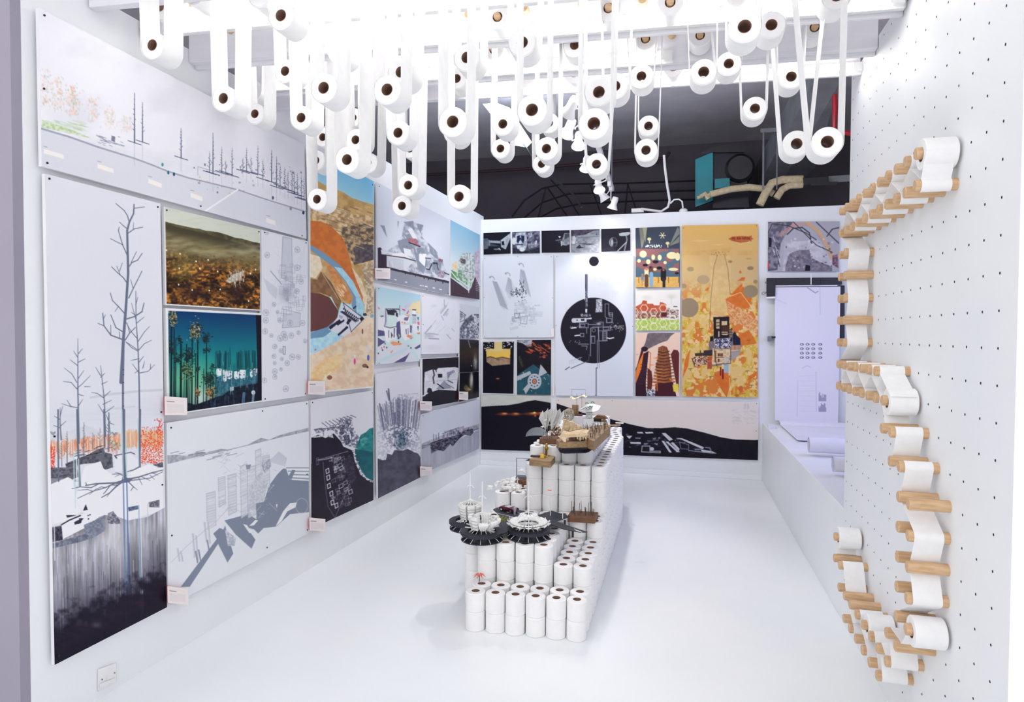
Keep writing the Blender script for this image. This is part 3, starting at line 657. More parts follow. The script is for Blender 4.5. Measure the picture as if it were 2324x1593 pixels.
def ink_mesh(A, base, t):
    C = A.C.reshape(2 * A.ny + 1, 2 * A.nx + 1, 3); C = np.pad(C, ((1, 1), (1, 1), (0, 0)), 'edge')
    C = (C[:-2] + 2 * C[1:-1] + C[2:]) / 4; C = (C[:, :-2] + 2 * C[:, 1:-1] + C[:, 2:]) / 4
    A.C = C[::2, ::2].reshape(-1, 3); A.P = A.P.reshape(2 * A.ny + 1, 2 * A.nx + 1, 3)[::2, ::2].reshape(-1, 3)
    V = A.P - base; nx, ny = A.nx, A.ny
    i = np.arange(nx * ny); r, c = i // nx, i % nx; a0 = r * (nx + 1) + c
    F = np.stack([a0, a0 + nx + 1, a0 + nx + 2, a0 + 1], 1)
    me = bpy.data.meshes.new('print'); me.vertices.add(len(V)); me.vertices.foreach_set('co', V.ravel())
    me.loops.add(F.size); me.loops.foreach_set('vertex_index', F.ravel().astype(np.int32))
    me.polygons.add(len(F)); me.polygons.foreach_set('loop_start', (np.arange(len(F)) * 4).astype(np.int32))
    me.update(calc_edges=True)
    col = np.clip(A.C * np.array((1.03, 1.02, 1.0)), 0, 244) / 255.0; lin = np.where(col <= 0.04045, col / 12.92, ((col + 0.055) / 1.055) ** 2.4)
    at_ = me.color_attributes.new('ink', 'FLOAT_COLOR', 'POINT'); at_.data.foreach_set('color', np.concatenate([lin, np.ones((len(lin), 1))], 1).ravel().astype(np.float32))
    me.materials.append(M_INK); o = bpy.data.objects.new('print', me); COL.objects.link(o); o.parent = t
def finish(A, name, label, group, screws=(), thick=0.016, edge=None):
    TL, TR, BR, BL = A.P4; n = LWN if A.plane == 'L' else np.array((0, -1.0, 0)); base = (BL + BR) / 2
    t = thing(name, label, 'panel' if name != 'photograph' else 'photo', tuple(base), group)
    b = MB().hexa([p - n * thick for p in A.P4], [p - n * 0.0004 for p in A.P4]); b.build('backing_board', edge or M_EDGE, t)
    ink_mesh(A, base, t)
    for (u, v) in screws:
        p = TL * (1 - u) * (1 - v) + TR * u * (1 - v) + BR * u * v + BL * (1 - u) * v
        global SCREW
        R = 0.0040; tx = np.array((n[1], -n[0], 0)); ring = lambda d: [p + n * d + R * (math.cos(k) * tx + math.sin(k) * np.array((0, 0, 1))) for k in np.arange(10) * PI / 5]
        MB().hexa(ring(-0.0002), ring(0.003)).build('screw', M_SCREW, t)
    return t
E6 = ((0.02, 0.02), (0.97, 0.02), (0.97, 0.975), (0.03, 0.975))
INK = (64, 66, 84); PAPER = (226, 230, 240); MIDG = (128, 134, 152); DARK = (24, 20, 38)

# ---- L1 long panorama at the top of the left wall
A = Art([(88, 18), (690, 328), (696, 542), (95, 377)], 'L', (230, 232, 242), step=1.7)
A.fog((208, 212, 226), lambda s: fbm(s.X / 90, s.Y / 60, 3) * 1.6 - 0.75, 0.8)
t0 = T(0, 0, 3.3186)
A.poly(t0([(300, 965), (740, 1110), (1000, 1190), (1250, 1290), (1450, 1350), (1800, 1430), (2100, 1530), (2400, 1600), (2400, 1900), (300, 1260)]), (214, 218, 230))
for k in range(22):
    y = 985 + k * 13; A.line(t0([(315, y), (800, y + 118), (1250, y + 225), (1700, y + 330), (2310, y + 500)]), 0.6, (196, 202, 216), 0.55)
A.line(t0([(310, 968), (520, 1030), (740, 1108), (860, 1145), (1010, 1192), (1140, 1240), (1250, 1285), (1420, 1340), (1560, 1372), (1800, 1432), (2000, 1500), (2320, 1600)]), 4.0, (150, 156, 176), 0.9, w2=2.2)
A.line(t0([(1500, 1620), (1790, 1428)]), 3.2, (236, 240, 246))
for x, y, w, h in ((330, 1120, 150, 45), (735, 1232, 120, 40), (1118, 1345, 100, 38), (1435, 1450, 90, 34), (2005, 1640, 70, 25)):
    A.poly(t0([(x, y), (x + w, y + h), (x + w, y + h + 32), (x, y + 34)]), (238, 234, 234)); A.line(t0([(x, y - 18), (x + 26, y - 12)]), 1.2, (150, 155, 170), .8)
for i in range(700):
    f = A.rng.random(); x = 310 + 640 * f ** 1.2; yb = 800 + 0.28 * (x - 310); c = A.rng.choice([(236, 178, 150), (228, 160, 130), (150, 168, 150), (176, 190, 170), (240, 200, 176)])
    cl = A.rng.choice((335, 440, 540, 560, 700, 830, 950)); x = cl + A.rng.gauss(0, 26); hgt = 250 * (1.15 - (cl - 300) / 900) * A.rng.random()
    y = 790 + 0.32 * (cl - 310) - hgt + A.rng.gauss(0, 10); A.ell(*t0([(x, y)])[0], A.rng.uniform(.8, 1.9), A.rng.uniform(1, 3.2), c, 0.42 * (1.1 - (cl - 300) / 900), .6)
A.streaks(50, (97, 185, 272, 292), (8, 26), [(150, 190, 130), (176, 206, 158), (196, 216, 190)], 1.0, .5, (1, .30))
A.npoly(t0([(315, 900), (560, 985), (700, 1045), (315, 960)]), (160, 196, 134), (214, 226, 206), 4, 3, .8)
NAVY = (52, 62, 96)
def ptree(x, y0, y1, w): A.tree(x / 3.3186, y0 / 3.3186, y1 / 3.3186, w, NAVY, 7, 5, .9); A.line(t0([(x - 48, y0 - 16), (x, y0), (x + 50, y0 + 16)]), 1.3, NAVY, .8)
for x, y0, y1, w in ((1013, 1075, 700, 2.4), (1073, 1070, 770, 2.0), (1364, 1190, 965, 1.8), (1604, 1305, 1000, 1.8), (1578, 1300, 1140, 1.2), (1670, 1300, 1105, 1.2), (1748, 1320, 1110, 1.2), (1857, 1290, 1110, 1.1), (1942, 1310, 1095, 1.1), (2046, 1370, 1130, 1.6), (2083, 1410, 1180, 1.5), (1980, 1350, 1200, 1.0), (2110, 1400, 1240, 1.), (2145, 1420, 1260, 1.), (2170, 1430, 1290, .9), (2200, 1440, 1280, .9), (2215, 1460, 1290, 1.), (2240, 1465, 1300, .9), (2270, 1500, 1320, .9), (2290, 1500, 1330, .9), (1890, 1300, 1180, .8), (1830, 1290, 1190, .8), (1700, 1300, 1210, .8)):
    ptree(x, y0, y1, w); A.line(t0([(x, y0), (x, y0 + (y0 - y1) * .45)]), max(.7, w * .5), (160, 170, 190), .5)
A.line(t0([(730, 1020), (800, 1060), (930, 1100)]), 3, (150, 156, 178), .6); A.poly(t0([(840, 1020), (868, 1030), (866, 1070), (838, 1060)]), (120, 126, 150)); A.streaks(18, (222, 280, 308, 330), (4, 16), [(120, 128, 154)], 1, .7, (1, .35))
A.speck(60, (440, 690, 370, 440), (.8, 2.6), [(120, 130, 150), (150, 160, 176), (60, 70, 96), (206, 196, 150)], .6)
for x, y, c in ((1224, 1240, (60, 150, 150)), (1268, 1300, (26, 110, 130)), (1310, 1312, (22, 70, 110)), (2055, 1490, (90, 96, 130)), (2190, 1570, (140, 150, 160)), (2285, 1602, (30, 40, 84))): A.ell(*t0([(x, y)])[0], 2.6, 4.2, c)
A.line(t0([(1490, 1320), (1490, 1255), (1560, 1275), (1760, 1330)]), .9, (140, 150, 170), .7)
finish(A, 'art_panel', 'very long white landscape panorama high along the left wall, sparse dark trees', 'left wall exhibition panels', ((.012, .03), (.008, .5), (.012, .97), (.97, .98), (.47, .97)))

# ---- L2 tall bare tree above a dark lake
A = Art([(102, 394), (364, 462), (379, 1378), (124, 1509)], 'L', (219, 223, 235))
t1 = T(60, 370, 2.6118); t2 = T(90, 930, 4.98); t3 = T(60, 940, 2.44)
A.fog((204, 210, 224), lambda s: np.exp(-((s.v - .5) / .03) ** 2) * fbm(s.X / 40, s.Y / 4, 5), .6)
A.npoly(t2([(90, 280), (250, 250), (330, 240), (520, 175), (640, 220), (760, 280), (930, 260), (1150, 230), (1290, 200), (1400, 190), (1400, 420), (90, 420)]), (206, 210, 222), (214, 218, 228), 30, 4, .9)
A.line(t1([(380, 1390), (480, 1372), (570, 1362), (680, 1350), (800, 1345)]), 5, (196, 202, 216), .8); A.line(t1([(470, 1460), (640, 1443)]), 3, (204, 208, 220), .8)
# orange wood
for i in range(520):
    x = A.rng.uniform(95, 920); y0 = 380 - 0.02 * x + A.rng.uniform(-40, 60); y0 = 395 - 0.11 * (x - 95) + A.rng.uniform(-50, 40)
    A.line(t2([(x, y0), (x, y0 + A.rng.uniform(30, 160))]), A.rng.uniform(.8, 2.6), A.rng.choice([(226, 120, 80), (232, 150, 100), (222, 96, 70), (240, 180, 130), (190, 150, 110), (232, 236, 236), (236, 232, 230)]), .42)
for i in range(260):
    x = A.rng.uniform(960, 1390); A.line(t2([(x, 270 + A.rng.uniform(-50, 30)), (x, 330 + A.rng.uniform(0, 110))]), A.rng.uniform(1, 3), A.rng.choice([(214, 170, 120), (226, 150, 100), (236, 190, 150), (222, 214, 206)]), .45)
for i in range(650):
    x, y = A.rng.uniform(1145, 1395), A.rng.uniform(190, 610)
    if A.rng.random() < (y - 120) / 260 or x > 1320: A.ell(*t2([(x, y)])[0], 1.3, 1.2, A.rng.choice([(226, 66, 48), (232, 92, 60), (240, 130, 90)]), .85)
for i in range(40): A.ell(*t2([(A.rng.gauss(1350, 22), A.rng.uniform(100, 260))])[0], 1.3, 1.2, (226, 60, 60), .9)
for i in range(180): A.ell(*t2([(A.rng.uniform(95, 170), A.rng.uniform(420, 650))])[0], 1.4, 1.4, (230, 70, 50), .8)
# village
A.npoly(t2([(100, 655), (300, 650), (420, 620), (440, 760), (330, 800), (215, 810), (105, 840)]), (80, 80, 94), (110, 112, 124), 5, 2)
A.npoly(t2([(290, 610), (440, 545), (560, 500), (640, 455), (720, 425), (740, 480), (820, 500), (830, 650), (700, 690), (640, 600), (500, 610), (300, 650)]), (70, 72, 84), (104, 108, 118), 5, 7)
A.streaks(30, (155, 240, 1010, 1060), (5, 22), [(40, 40, 52), (130, 134, 146), (90, 92, 104)], 1.2, .8, (1, -.25)); A.streaks(26, (112, 172, 1062, 1095), (6, 20), [(52, 52, 66), (136, 138, 150)], 1.2, .7, (1, -.1))
A.poly(t2([(100, 870), (320, 760), (395, 800), (400, 1000), (470, 1150), (300, 1260), (110, 1300)]), (233, 235, 243)); A.poly(t2([(480, 740), (510, 640), (690, 580), (720, 660), (800, 720), (960, 760), (1390, 640), (1400, 1130), (1000, 1250), (860, 1200), (740, 1190), (640, 1230), (480, 1150), (400, 1000)]), (233, 235, 243))
A.poly(t2([(850, 540), (1010, 490), (1110, 560), (1120, 650), (980, 690), (850, 700)]), (228, 230, 240)); A.line(t2([(850, 520), (870, 545)]), 2.5, (70, 72, 90)); A.line(t2([(860, 515), (1030, 480), (1075, 500)]), 1.6, (80, 82, 100))
A.poly(t2([(980, 740), (1040, 700), (1230, 615), (1390, 660), (1250, 720)]), (236, 237, 244)); A.npoly(t2([(1280, 620), (1395, 590), (1395, 650), (1340, 650)]), (84, 86, 100), (120, 124, 134), 4, 2)
A.poly(t2([(105, 770), (330, 780), (395, 800), (310, 760), (110, 870)]), (140, 142, 156)); A.poly(t2([(105, 850), (320, 760), (400, 810), (400, 1000), (105, 1000)]), (233, 235, 243))
A.speck(26, (248, 272, 1000, 1022), (.8, 2), [(120, 176, 160), (90, 150, 136), (220, 226, 230)], .9)
for x, y0, y1, w in ((740, 200, 420, 0), (500, 520, 140, 2.0), (310, 600, 240, 1.8), (250, 640, 300, 1.4), (780, 470, 30, 3), (680, 420, 200, 1.0), (600, 440, 250, 1.0), (160, 300, 250, .8), (850, 300, 260, .8)):
    if w: A.tree(*t2([(x, y0)])[0], t2([(x, y1)])[0][1], w, (110, 116, 132), 9, 9)
TC = (104, 112, 136)
def stem(pts, w, w2): A.line(t1(pts), w * .62, TC, 1, w2 * .62)
for x, b, tp, w in ((200, 1640, 1450, 4.2), (305, 1660, 1040, 6.0), (462, 1620, 1200, 5.0), (490, 1600, 1480, 2.6)):
    stem([(x + 6, b), (x, (b + tp) / 2), (x - (22 if x == 462 else 0), tp)], w, 1.2)
for br in ([(300, 1340), (265, 1300), (217, 1295)], [(300, 1335), (330, 1310), (378, 1260)], [(298, 1300), (270, 1250), (225, 1215)], [(305, 1280), (340, 1230)], [(303, 1200), (258, 1165)], [(308, 1180), (348, 1160)], [(303, 1150), (280, 1115)], [(308, 1130), (332, 1100)], [(300, 1450), (250, 1440), (208, 1425)], [(302, 1450), (318, 1425), (334, 1400)], [(265, 1445), (240, 1405)], [(305, 1370), (340, 1380)], [(345, 1325), (380, 1325)],
           [(455, 1390), (420, 1365), (385, 1360)], [(455, 1430), (505, 1405)], [(455, 1390), (498, 1350)], [(447, 1310), (480, 1295)], [(440, 1270), (465, 1245)], [(440, 1260), (410, 1210)], [(462, 1490), (425, 1430)], [(466, 1480), (520, 1440)], [(200, 1520), (165, 1500)], [(200, 1500), (215, 1440)], [(200, 1560), (235, 1530)], [(200, 1570), (160, 1555)], [(490, 1540), (520, 1550)], [(490, 1530), (470, 1490)]):
    A.line(t1(br), 1.5, TC, 1, .7)
stem([(560, 1300), (575, 1040), (590, 850), (603, 650), (597, 400), (610, 350), (635, 300), (638, 245)], 11, 3.5); stem([(577, 1020), (572, 1300), (572, 1600)], 6.5, 6.5)
for br, w in (([(598, 390), (575, 372), (552, 350)], 2.6), ([(608, 345), (598, 310), (578, 280), (530, 240)], 3), ([(638, 268), (700, 260)], 2.4), ([(603, 415), (640, 390), (690, 380)], 3), ([(633, 395), (636, 352)], 1.6), ([(597, 545), (570, 485), (545, 400), (550, 380)], 3), ([(572, 485), (530, 465), (497, 447)], 2.2), ([(607, 615), (625, 590), (660, 575), (686, 535)], 3.4), ([(620, 592), (652, 525)], 2.2), ([(602, 720), (575, 680), (540, 650), (505, 615)], 3.2), ([(555, 660), (535, 610)], 2), ([(552, 640), (568, 592)], 2),
              ([(606, 800), (635, 740), (685, 640)], 3.4), ([(632, 742), (618, 690)], 2), ([(580, 890), (545, 850), (510, 815), (497, 770)], 3.2), ([(545, 850), (525, 880)], 2), ([(590, 925), (640, 910), (685, 880), (697, 830)], 4), ([(650, 905), (622, 885)], 2.4), ([(575, 1002), (530, 975), (500, 900)], 3.6), ([(575, 1048), (500, 1020), (460, 965), (452, 890)], 4.2), ([(460, 965), (424, 950)], 2.4), ([(458, 920), (468, 900)], 2), ([(500, 1020), (500, 960)], 2.4), ([(553, 1035), (550, 1000)], 2.2), ([(585, 1050), (610, 1010), (645, 975)], 3.4), ([(612, 1005), (595, 945)], 2.4), ([(590, 1060), (625, 1095), (660, 1115)], 2.4)): A.line(t1(br), w * .62, TC, 1, w * .4)
stem([(672, 1620), (668, 1300), (662, 1110), (650, 930), (648, 760)], 5.2, 1.6)
for br in ([(650, 930), (622, 830)], [(650, 905), (690, 880)], [(652, 950), (698, 912)], [(656, 1040), (622, 1000), (590, 945)], [(660, 1060), (700, 1000), (730, 968)], [(662, 1110), (600, 1065)], [(664, 1110), (700, 1070), (742, 1050)], [(668, 1160), (618, 1170)], [(668, 1180), (695, 1145)], [(668, 1245), (628, 1190)], [(668, 1245), (720, 1235), (760, 1195)], [(690, 1215), (700, 1175)], [(735, 1222), (735, 1190)], [(664, 1230), (642, 1245)], [(648, 840), (660, 795)]): A.line(t1(br), 1.5, TC, 1, .7)
stem([(672, 1600), (674, 1700)], 5.2, 5.2)
for k in (1225, 1255, 1300, 1365, 1440, 1520): A.ell(*t1([(575, k)])[0], 1.6, 1.0, (40, 40, 54))
A.line(t2([(1135, 0), (1128, 400), (1132, 640)]), 4.4, TC, 1); A.line(t2([(1132, 640), (1060, 680), (985, 700)]), 2.6, TC, 1, 1.2)
A.line(t2([(425, 0), (432, 400), (455, 860)]), 4.2, TC, 1); A.line(t2([(208, 0), (208, 400), (215, 805)]), 3.2, TC, 1); A.line(t2([(728, 0), (735, 425)]), 3.4, TC, 1)
A.line(t2([(952, 0), (950, 500), (960, 790)]), 5.2, TC, 1, 7.5)
A.poly(t2([(930, 790), (958, 640), (990, 770), (1060, 770), (1020, 815), (930, 830), (860, 840)]), TC)
for br, w in (([(950, 800), (860, 825), (640, 835), (520, 855)], 5.4), ([(530, 850), (520, 820)], 2.6), ([(940, 810), (860, 870), (790, 940), (700, 990)], 4.6), ([(880, 850), (800, 850), (740, 930), (720, 950)], 3.2), ([(860, 825), (740, 880), (600, 920), (430, 1000)], 3), ([(660, 840), (580, 880), (460, 870), (365, 890)], 2.8), ([(600, 920), (540, 900), (430, 910)], 2), ([(740, 880), (700, 870), (630, 900), (560, 960)], 2), ([(790, 940), (760, 985)], 1.8), ([(990, 785), (1120, 760), (1270, 710), (1395, 680)], 4.2), ([(1010, 800), (1100, 790), (1250, 770), (1390, 700)], 2.6), ([(1000, 810), (1060, 870), (1030, 915)], 2.8), ([(1060, 870), (1105, 905)], 1.8), ([(1120, 770), (1160, 850)], 1.8), ([(1160, 760), (1250, 800)], 1.8), ([(1250, 740), (1300, 790)], 1.6), ([(1270, 712), (1340, 740)], 1.6), ([(940, 740), (900, 720), (820, 730)], 2.6), ([(920, 725), (860, 705)], 1.6), ([(900, 730), (850, 760)], 1.6), ([(1200, 740), (1240, 720), (1330, 710)], 1.6)): A.line(t2(br), w * .72, TC, 1, w * .35)
# waterline village and lake
i = A.inside(t2([(100, 1330), (260, 1300), (400, 1215), (600, 1230), (740, 1190), (860, 1200), (1000, 1250), (1220, 1210), (1420, 1100), (1500, 3200), (60, 3200)]))
v = np.clip((A.v[i] - 0.78) / 0.2, 0, 1)[:, None] ** 1.3; n = fbm(A.X[i] / 5, A.Y[i] / 90, 9)[:, None]; m = fbm(A.X[i] / 34, A.Y[i] / 60, 4)[:, None]
lake = np.array((196, 198, 212)) * (1 - v) + np.array((26, 22, 44)) * v; lake = lake * (0.62 + 0.55 * n) * (0.72 + 0.5 * m)
A.C[i] = np.clip(lake, 14, 232)
A.ell(262, 1235, 26, 46, (232, 233, 240), .55, .9)
A.npoly(t2([(105, 1340), (250, 1310), (260, 1470), (110, 1500)]), (40, 40, 60), (86, 88, 108), 3, 3); A.poly(t2([(245, 1300), (480, 1180), (560, 1160), (700, 1190), (620, 1250), (520, 1330), (265, 1460)]), (234, 236, 244))
A.line(t2([(245, 1300), (330, 1250), (460, 1195)]), 2.4, (36, 36, 56)); A.npoly(t2([(500, 1300), (640, 1240), (740, 1185), (735, 1370), (600, 1450), (520, 1470)]), (112, 120, 142), (140, 148, 166), 4, 5)
A.npoly(t2([(110, 1520), (520, 1400), (600, 1450), (430, 1500), (130, 1570)]), (98, 104, 126), (130, 136, 154), 5, 6)
for p in ([(390, 1270), (480, 1220), (470, 1280), (395, 1300)], [(300, 1190), (420, 1190), (310, 1220)], [(490, 1140), (520, 1065), (545, 1130)], [(540, 1190), (555, 1185), (555, 1200), (540, 1202)], [(560, 1182), (576, 1176), (576, 1192), (560, 1196)], [(545, 1225), (558, 1220), (558, 1240), (545, 1243)], [(440, 1225), (500, 1225), (470, 1260)]): A.poly(t2(p), (50, 52, 72))
A.npoly(t2([(770, 1170), (830, 1145), (890, 1220), (930, 1285), (760, 1290)]), (96, 98, 116), (170, 172, 186), 3, 4); A.npoly(t2([(1000, 1100), (1110, 1080), (1120, 1120), (1005, 1150)]), (70, 84, 116), (110, 124, 150), 4, 2); A.npoly(t2([(1230, 1045), (1355, 1015), (1355, 1105), (1235, 1100)]), (90, 94, 112), (150, 154, 168), 3, 2)
for x, y0, y1, c, w in ((945, 800, 2500, (96, 130, 176), 2.6), (985, 800, 2500, (60, 104, 168), 2.2), (930, 0, 780, (168, 210, 216), 1.8), (975, 300, 760, (170, 212, 216), 1.8), (1120, 1080, 2400, (150, 190, 214), 2.2), (1140, 1080, 2300, (236, 240, 246), 1.6), (1110, 100, 640, (176, 214, 218), 1.6), (385, 480, 860, (176, 216, 220), 2.4), (415, 540, 840, (240, 244, 248), 2.4), (438, 560, 860, (176, 216, 220), 2.0), (400, 860, 1110, (190, 220, 226), 1.4), (135, 1290, 1600, (236, 238, 244), 2.2), (165, 1320, 1700, (230, 232, 240), 2), (1220, 1060, 1400, (190, 206, 216), 1.4)):
    A.line(t2([(x, y0), (x + (y1 - y0) * .02, y1)]), w, c, .85)
A.streaks(120, (130, 375, 1225, 1400), (30, 110), [(60, 60, 84), (210, 212, 224), (120, 122, 142), (34, 30, 52)], 1.2, .35, (.02, 1))
A.fog((20, 16, 34), lambda s: (s.v - 0.885 + .10 * (fbm(s.X / 14, s.Y / 14, 8) - .5)) / 0.05, .93); A.fog((60, 34, 54), lambda s: np.exp(-((s.v - .955) / .025) ** 2) * (fbm(s.X / 16, s.Y / 8, 2) - .3) * 1.6, .6)
A.ell(219, 1418, 10, 6, (74, 76, 92), .7, .6)
finish(A, 'art_panel', 'tall panel of a bare grey tree with roots above a dark reflecting lake', 'left wall exhibition panels', ((.03, .008), (.97, .01), (.97, .51), (.03, .53), (.97, .69), (.03, .985)))

# ---- L3 autumn forest
A = Art([(372.5, 469), (590.7, 521), (590.7, 705), (376, 692)], 'L', (206, 212, 200))
t = T(370, 460, 6.126)
A.fog((170, 178, 170), lambda s: (fbm(s.X / 30, s.Y / 5, 3) - .5) * 1.5, .5)
H = [(25, 262), (200, 305), (430, 355), (500, 362), (600, 390), (750, 405), (870, 440), (1010, 490), (1100, 500), (1250, 545), (1360, 565), (1360, 1480), (30, 1420)]
A.npoly(t(H), (72, 68, 50), (98, 92, 66), 9, 3)
i = A.inside(t([(20, 300), (300, 360), (560, 420), (900, 520), (1150, 590), (1380, 650), (1380, 1500), (20, 1430)]))
n = fbm(A.X[i] / 26, A.Y[i] / 7, 6)[:, None]; n2 = fbm(A.X[i] / 5, A.Y[i] / 4, 16)[:, None]; n3 = fbm(A.X[i] / 22, A.Y[i] / 14, 26)[:, None]
vv = A.v[i][:, None]; mid = np.array((92, 82, 54)) * (1 - n) + np.array((150, 140, 96)) * n
low = np.array((70, 46, 28)) + (np.array((196, 128, 46)) - np.array((70, 46, 28))) * np.clip((n2 - .42) * 4.5, 0, 1); low = low * np.clip(.55 + (n3 - .38) * 2.4, .38, 1.12)
d = np.clip((vv - .34 - .08 * n3) / .22, 0, 1); e = np.clip((vv - .22) / .12, 0, 1); up = np.array((70, 64, 48)) * (1 - e) + mid * e; A.C[i] = up * (1 - d) + low * d
A.fog((176, 172, 140), lambda s: np.exp(-((s.v - .33 - .05 * np.sin(s.u * 5)) / .07) ** 2) * np.clip(fbm(s.X / 24, s.Y / 6, 12) * 2 - .5, 0, 1) * (s.v > .2), .75)
A.fog((164, 156, 84), lambda s: np.exp(-(((s.X - 415) / 26) ** 2 + ((s.Y - 612) / 22) ** 2)) * .6, .8)
for k in range(300):
    x, y = A.rng.uniform(40, 1340), A.rng.uniform(740, 1430); A.ell(*t([(x, y)])[0], A.rng.uniform(1.0, 3.0), A.rng.uniform(.8, 2.2), A.rng.choice([(204, 138, 52), (186, 116, 44), (150, 88, 38), (216, 156, 66), (84, 52, 30), (52, 34, 26), (70, 44, 30)]), .5, .8)
A.fog((44, 26, 26), lambda s: np.exp(-(((s.X - 533) / 22) ** 2 + ((s.Y - 667) / 16) ** 2)) * 1.2 + np.exp(-(((s.X - 440) / 40) ** 2 + ((s.Y - 665) / 18) ** 2)) * .9, .8)
for k in range(90): x, y = A.rng.gauss(1030, 50), A.rng.gauss(1000, 55); A.line(t([(x, y), (x + 6, y + 40)]), 1.0, A.rng.choice([(228, 224, 214), (206, 200, 190), (120, 110, 100)]), .8)
A.npoly(t([(880, 1090), (960, 1000), (1110, 950), (1090, 1050), (930, 1120)]), (216, 210, 198), (170, 160, 146), 3, 4)
for x, y in ((50, 660), (237, 710), (226, 912), (217, 1140), (405, 1212), (460, 815), (628, 795), (760, 957), (795, 1205), (642, 1220), (512, 915), (1287, 930), (1215, 985), (1190, 1366)): A.ell(*t([(x, y)])[0], 1.6, 2.0, (250, 244, 226))
A.border((226, 228, 232), (.008, .004, 0, .012))
finish(A, 'art_panel', 'print of a misty orange autumn forest under a grey sky', 'left wall exhibition panels', ((.02, .03), (.98, .03)))

# ---- L4 teal night forest
A = Art([(376, 699), (593, 710.5), (594, 911), (379.5, 943)], 'L', (10, 70, 104))
t = T(370, 690, 6.126)
A.vgrad((8, 52, 104), (16, 132, 138), 0, .5); i = np.nonzero(A.v > .5)[0]; q = np.clip((A.v[i] - .5) / .4, 0, 1)[:, None]; A.C[i] = np.array((16, 132, 138)) * (1 - q) + np.array((40, 96, 96)) * q
A.fog((112, 196, 150), lambda s: np.exp(-(((s.X - 430) / 60) ** 2 + ((s.Y - 868) / 50) ** 2)) * .95); A.fog((206, 222, 214), lambda s: np.exp(-(((s.X - 455) / 22) ** 2 + ((s.Y - 905) / 26) ** 2)) * .8)
NT = (14, 22, 34)
i = A.inside(t([(60, 1300), (350, 1420), (700, 1330), (820, 1260), (1100, 1120), (1380, 1100), (1380, 1400), (60, 1560)])); A.npoly(t([(60, 1290), (450, 1400), (700, 1310), (820, 1260), (1000, 1150), (1380, 1060), (1380, 1400), (60, 1560)]), (12, 18, 34), (24, 36, 52), 6, 2)
A.npoly(t([(735, 1010), (1310, 990), (1310, 1100), (980, 1160), (830, 1270), (735, 1290)]), (34, 84, 110), (60, 116, 136), 3, 5, .85)
for k in range(46):
    x = A.rng.choice((745, 800, 930, 1115, 1260, 980, 870, 1050, 1180)) + A.rng.gauss(0, 22); y = {800: 570, 930: 600, 1115: 590}.get(int(x), 640) + A.rng.uniform(0, 60); A.line(t([(x, y), (x + A.rng.gauss(0, 8), 900 + A.rng.uniform(-30, 30))]), A.rng.uniform(1, 3.4), (12, 60, 74), .55)
for x0, x1, y0, y1 in ((742, 815, 895, 1010), (832, 888, 912, 1085), (890, 962, 925, 1050), (985, 1060, 930, 1050), (1065, 1150, 912, 1040), (1208, 1250, 905, 1025), (1258, 1312, 895, 1005)): A.poly(t([(x0, y0 + 12), (x0 + 12, y0), (x1, y0 + 4), (x1 - 4, y1 - 20), (x0 + 20, y1), (x0 + 2, y1 - 26)]), (226, 232, 240))
A.speck(50, (492, 584, 838, 866), (.8, 2), [(40, 90, 116), (20, 60, 84)], .7); A.streaks(60, (492, 584, 820, 880), (6, 26), [(26, 70, 88), (150, 190, 200)], .9, .6)
def ntree(x, yb, yt, w): A.line(t([(x, yb), (x + 4, (yb + yt) / 2), (x + 6, yt)]), w, NT, 1, w * .6)
for x, yb, yt, w in ((112, 1400, 120, 4.4), (150, 1440, 330, 3), (172, 1430, 480, 2.2), (240, 1440, 480, 3), (255, 1440, 560, 1.6), (322, 1400, 560, 3), (345, 1400, 600, 2), (400, 1400, 300, 3), (478, 1420, 260, 3.4), (448, 1400, 700, 2.4), (600, 1400, 420, 2.2), (560, 1400, 900, 1.4), (655, 1390, 950, 2), (690, 1380, 950, 1.8), (730, 1300, 980, 1.6), (75, 1400, 450, 2), (290, 1400, 800, 1.6), (370, 1400, 800, 1.4)): ntree(x, yb, yt, w)
for cx, cy, sx, sy, n, cs in ((140, 200, 50, 95, 150, 1), (450, 380, 70, 110, 210, 1), (600, 480, 45, 70, 90, 0), (350, 720, 70, 80, 160, 0), (340, 930, 80, 90, 170, 2), (215, 760, 40, 60, 70, 0), (640, 1040, 65, 80, 170, 0), (660, 1230, 60, 60, 120, 3), (100, 600, 40, 110, 90, 0), (230, 500, 30, 40, 40, 0), (480, 900, 24, 24, 30, 0), (600, 640, 40, 34, 40, 0), (480, 1230, 30, 50, 50, 3), (700, 860, 40, 40, 24, 0)):
    for k in range(n):
        x, y = A.rng.gauss(cx, sx * .62), A.rng.gauss(cy, sy * .62); c = A.rng.choice([[(24, 44, 48), (30, 54, 52), (16, 30, 38)], [(40, 50, 46), (24, 36, 40), (176, 160, 110), (120, 110, 84), (200, 182, 130)], [(40, 62, 50), (24, 40, 40), (120, 150, 100)], [(150, 116, 70), (190, 140, 76), (40, 40, 40)]][cs])
        A.ell(*t([(x, y)])[0], A.rng.uniform(.8, 2.2), A.rng.uniform(.8, 1.8), c, .85)
A.poly(t([(1290, 130), (1365, 135), (1378, 1390), (1320, 1400), (1310, 800)]), (12, 14, 30)); A.ell(*t([(1255, 1230)])[0], 4.4, 5, (206, 216, 224)); A.line(t([(1260, 1230), (1248, 1350)]), 5, (150, 176, 196), .7); A.line(t([(1125, 1240), (1115, 1370)]), 6, (90, 130, 166), .8); A.streaks(26, (470, 560, 890, 915), (6, 20), [(80, 110, 140), (20, 26, 44)], 1.2, .5)
A.poly(t([(930, 1160), (985, 1145), (985, 1200), (935, 1215)]), (200, 214, 220), .7)
A.border((228, 232, 238), (.02, 0, .022, .012))
finish(A, 'art_panel', 'white bordered print of a teal night forest with lit white houses', 'left wall exhibition panels')

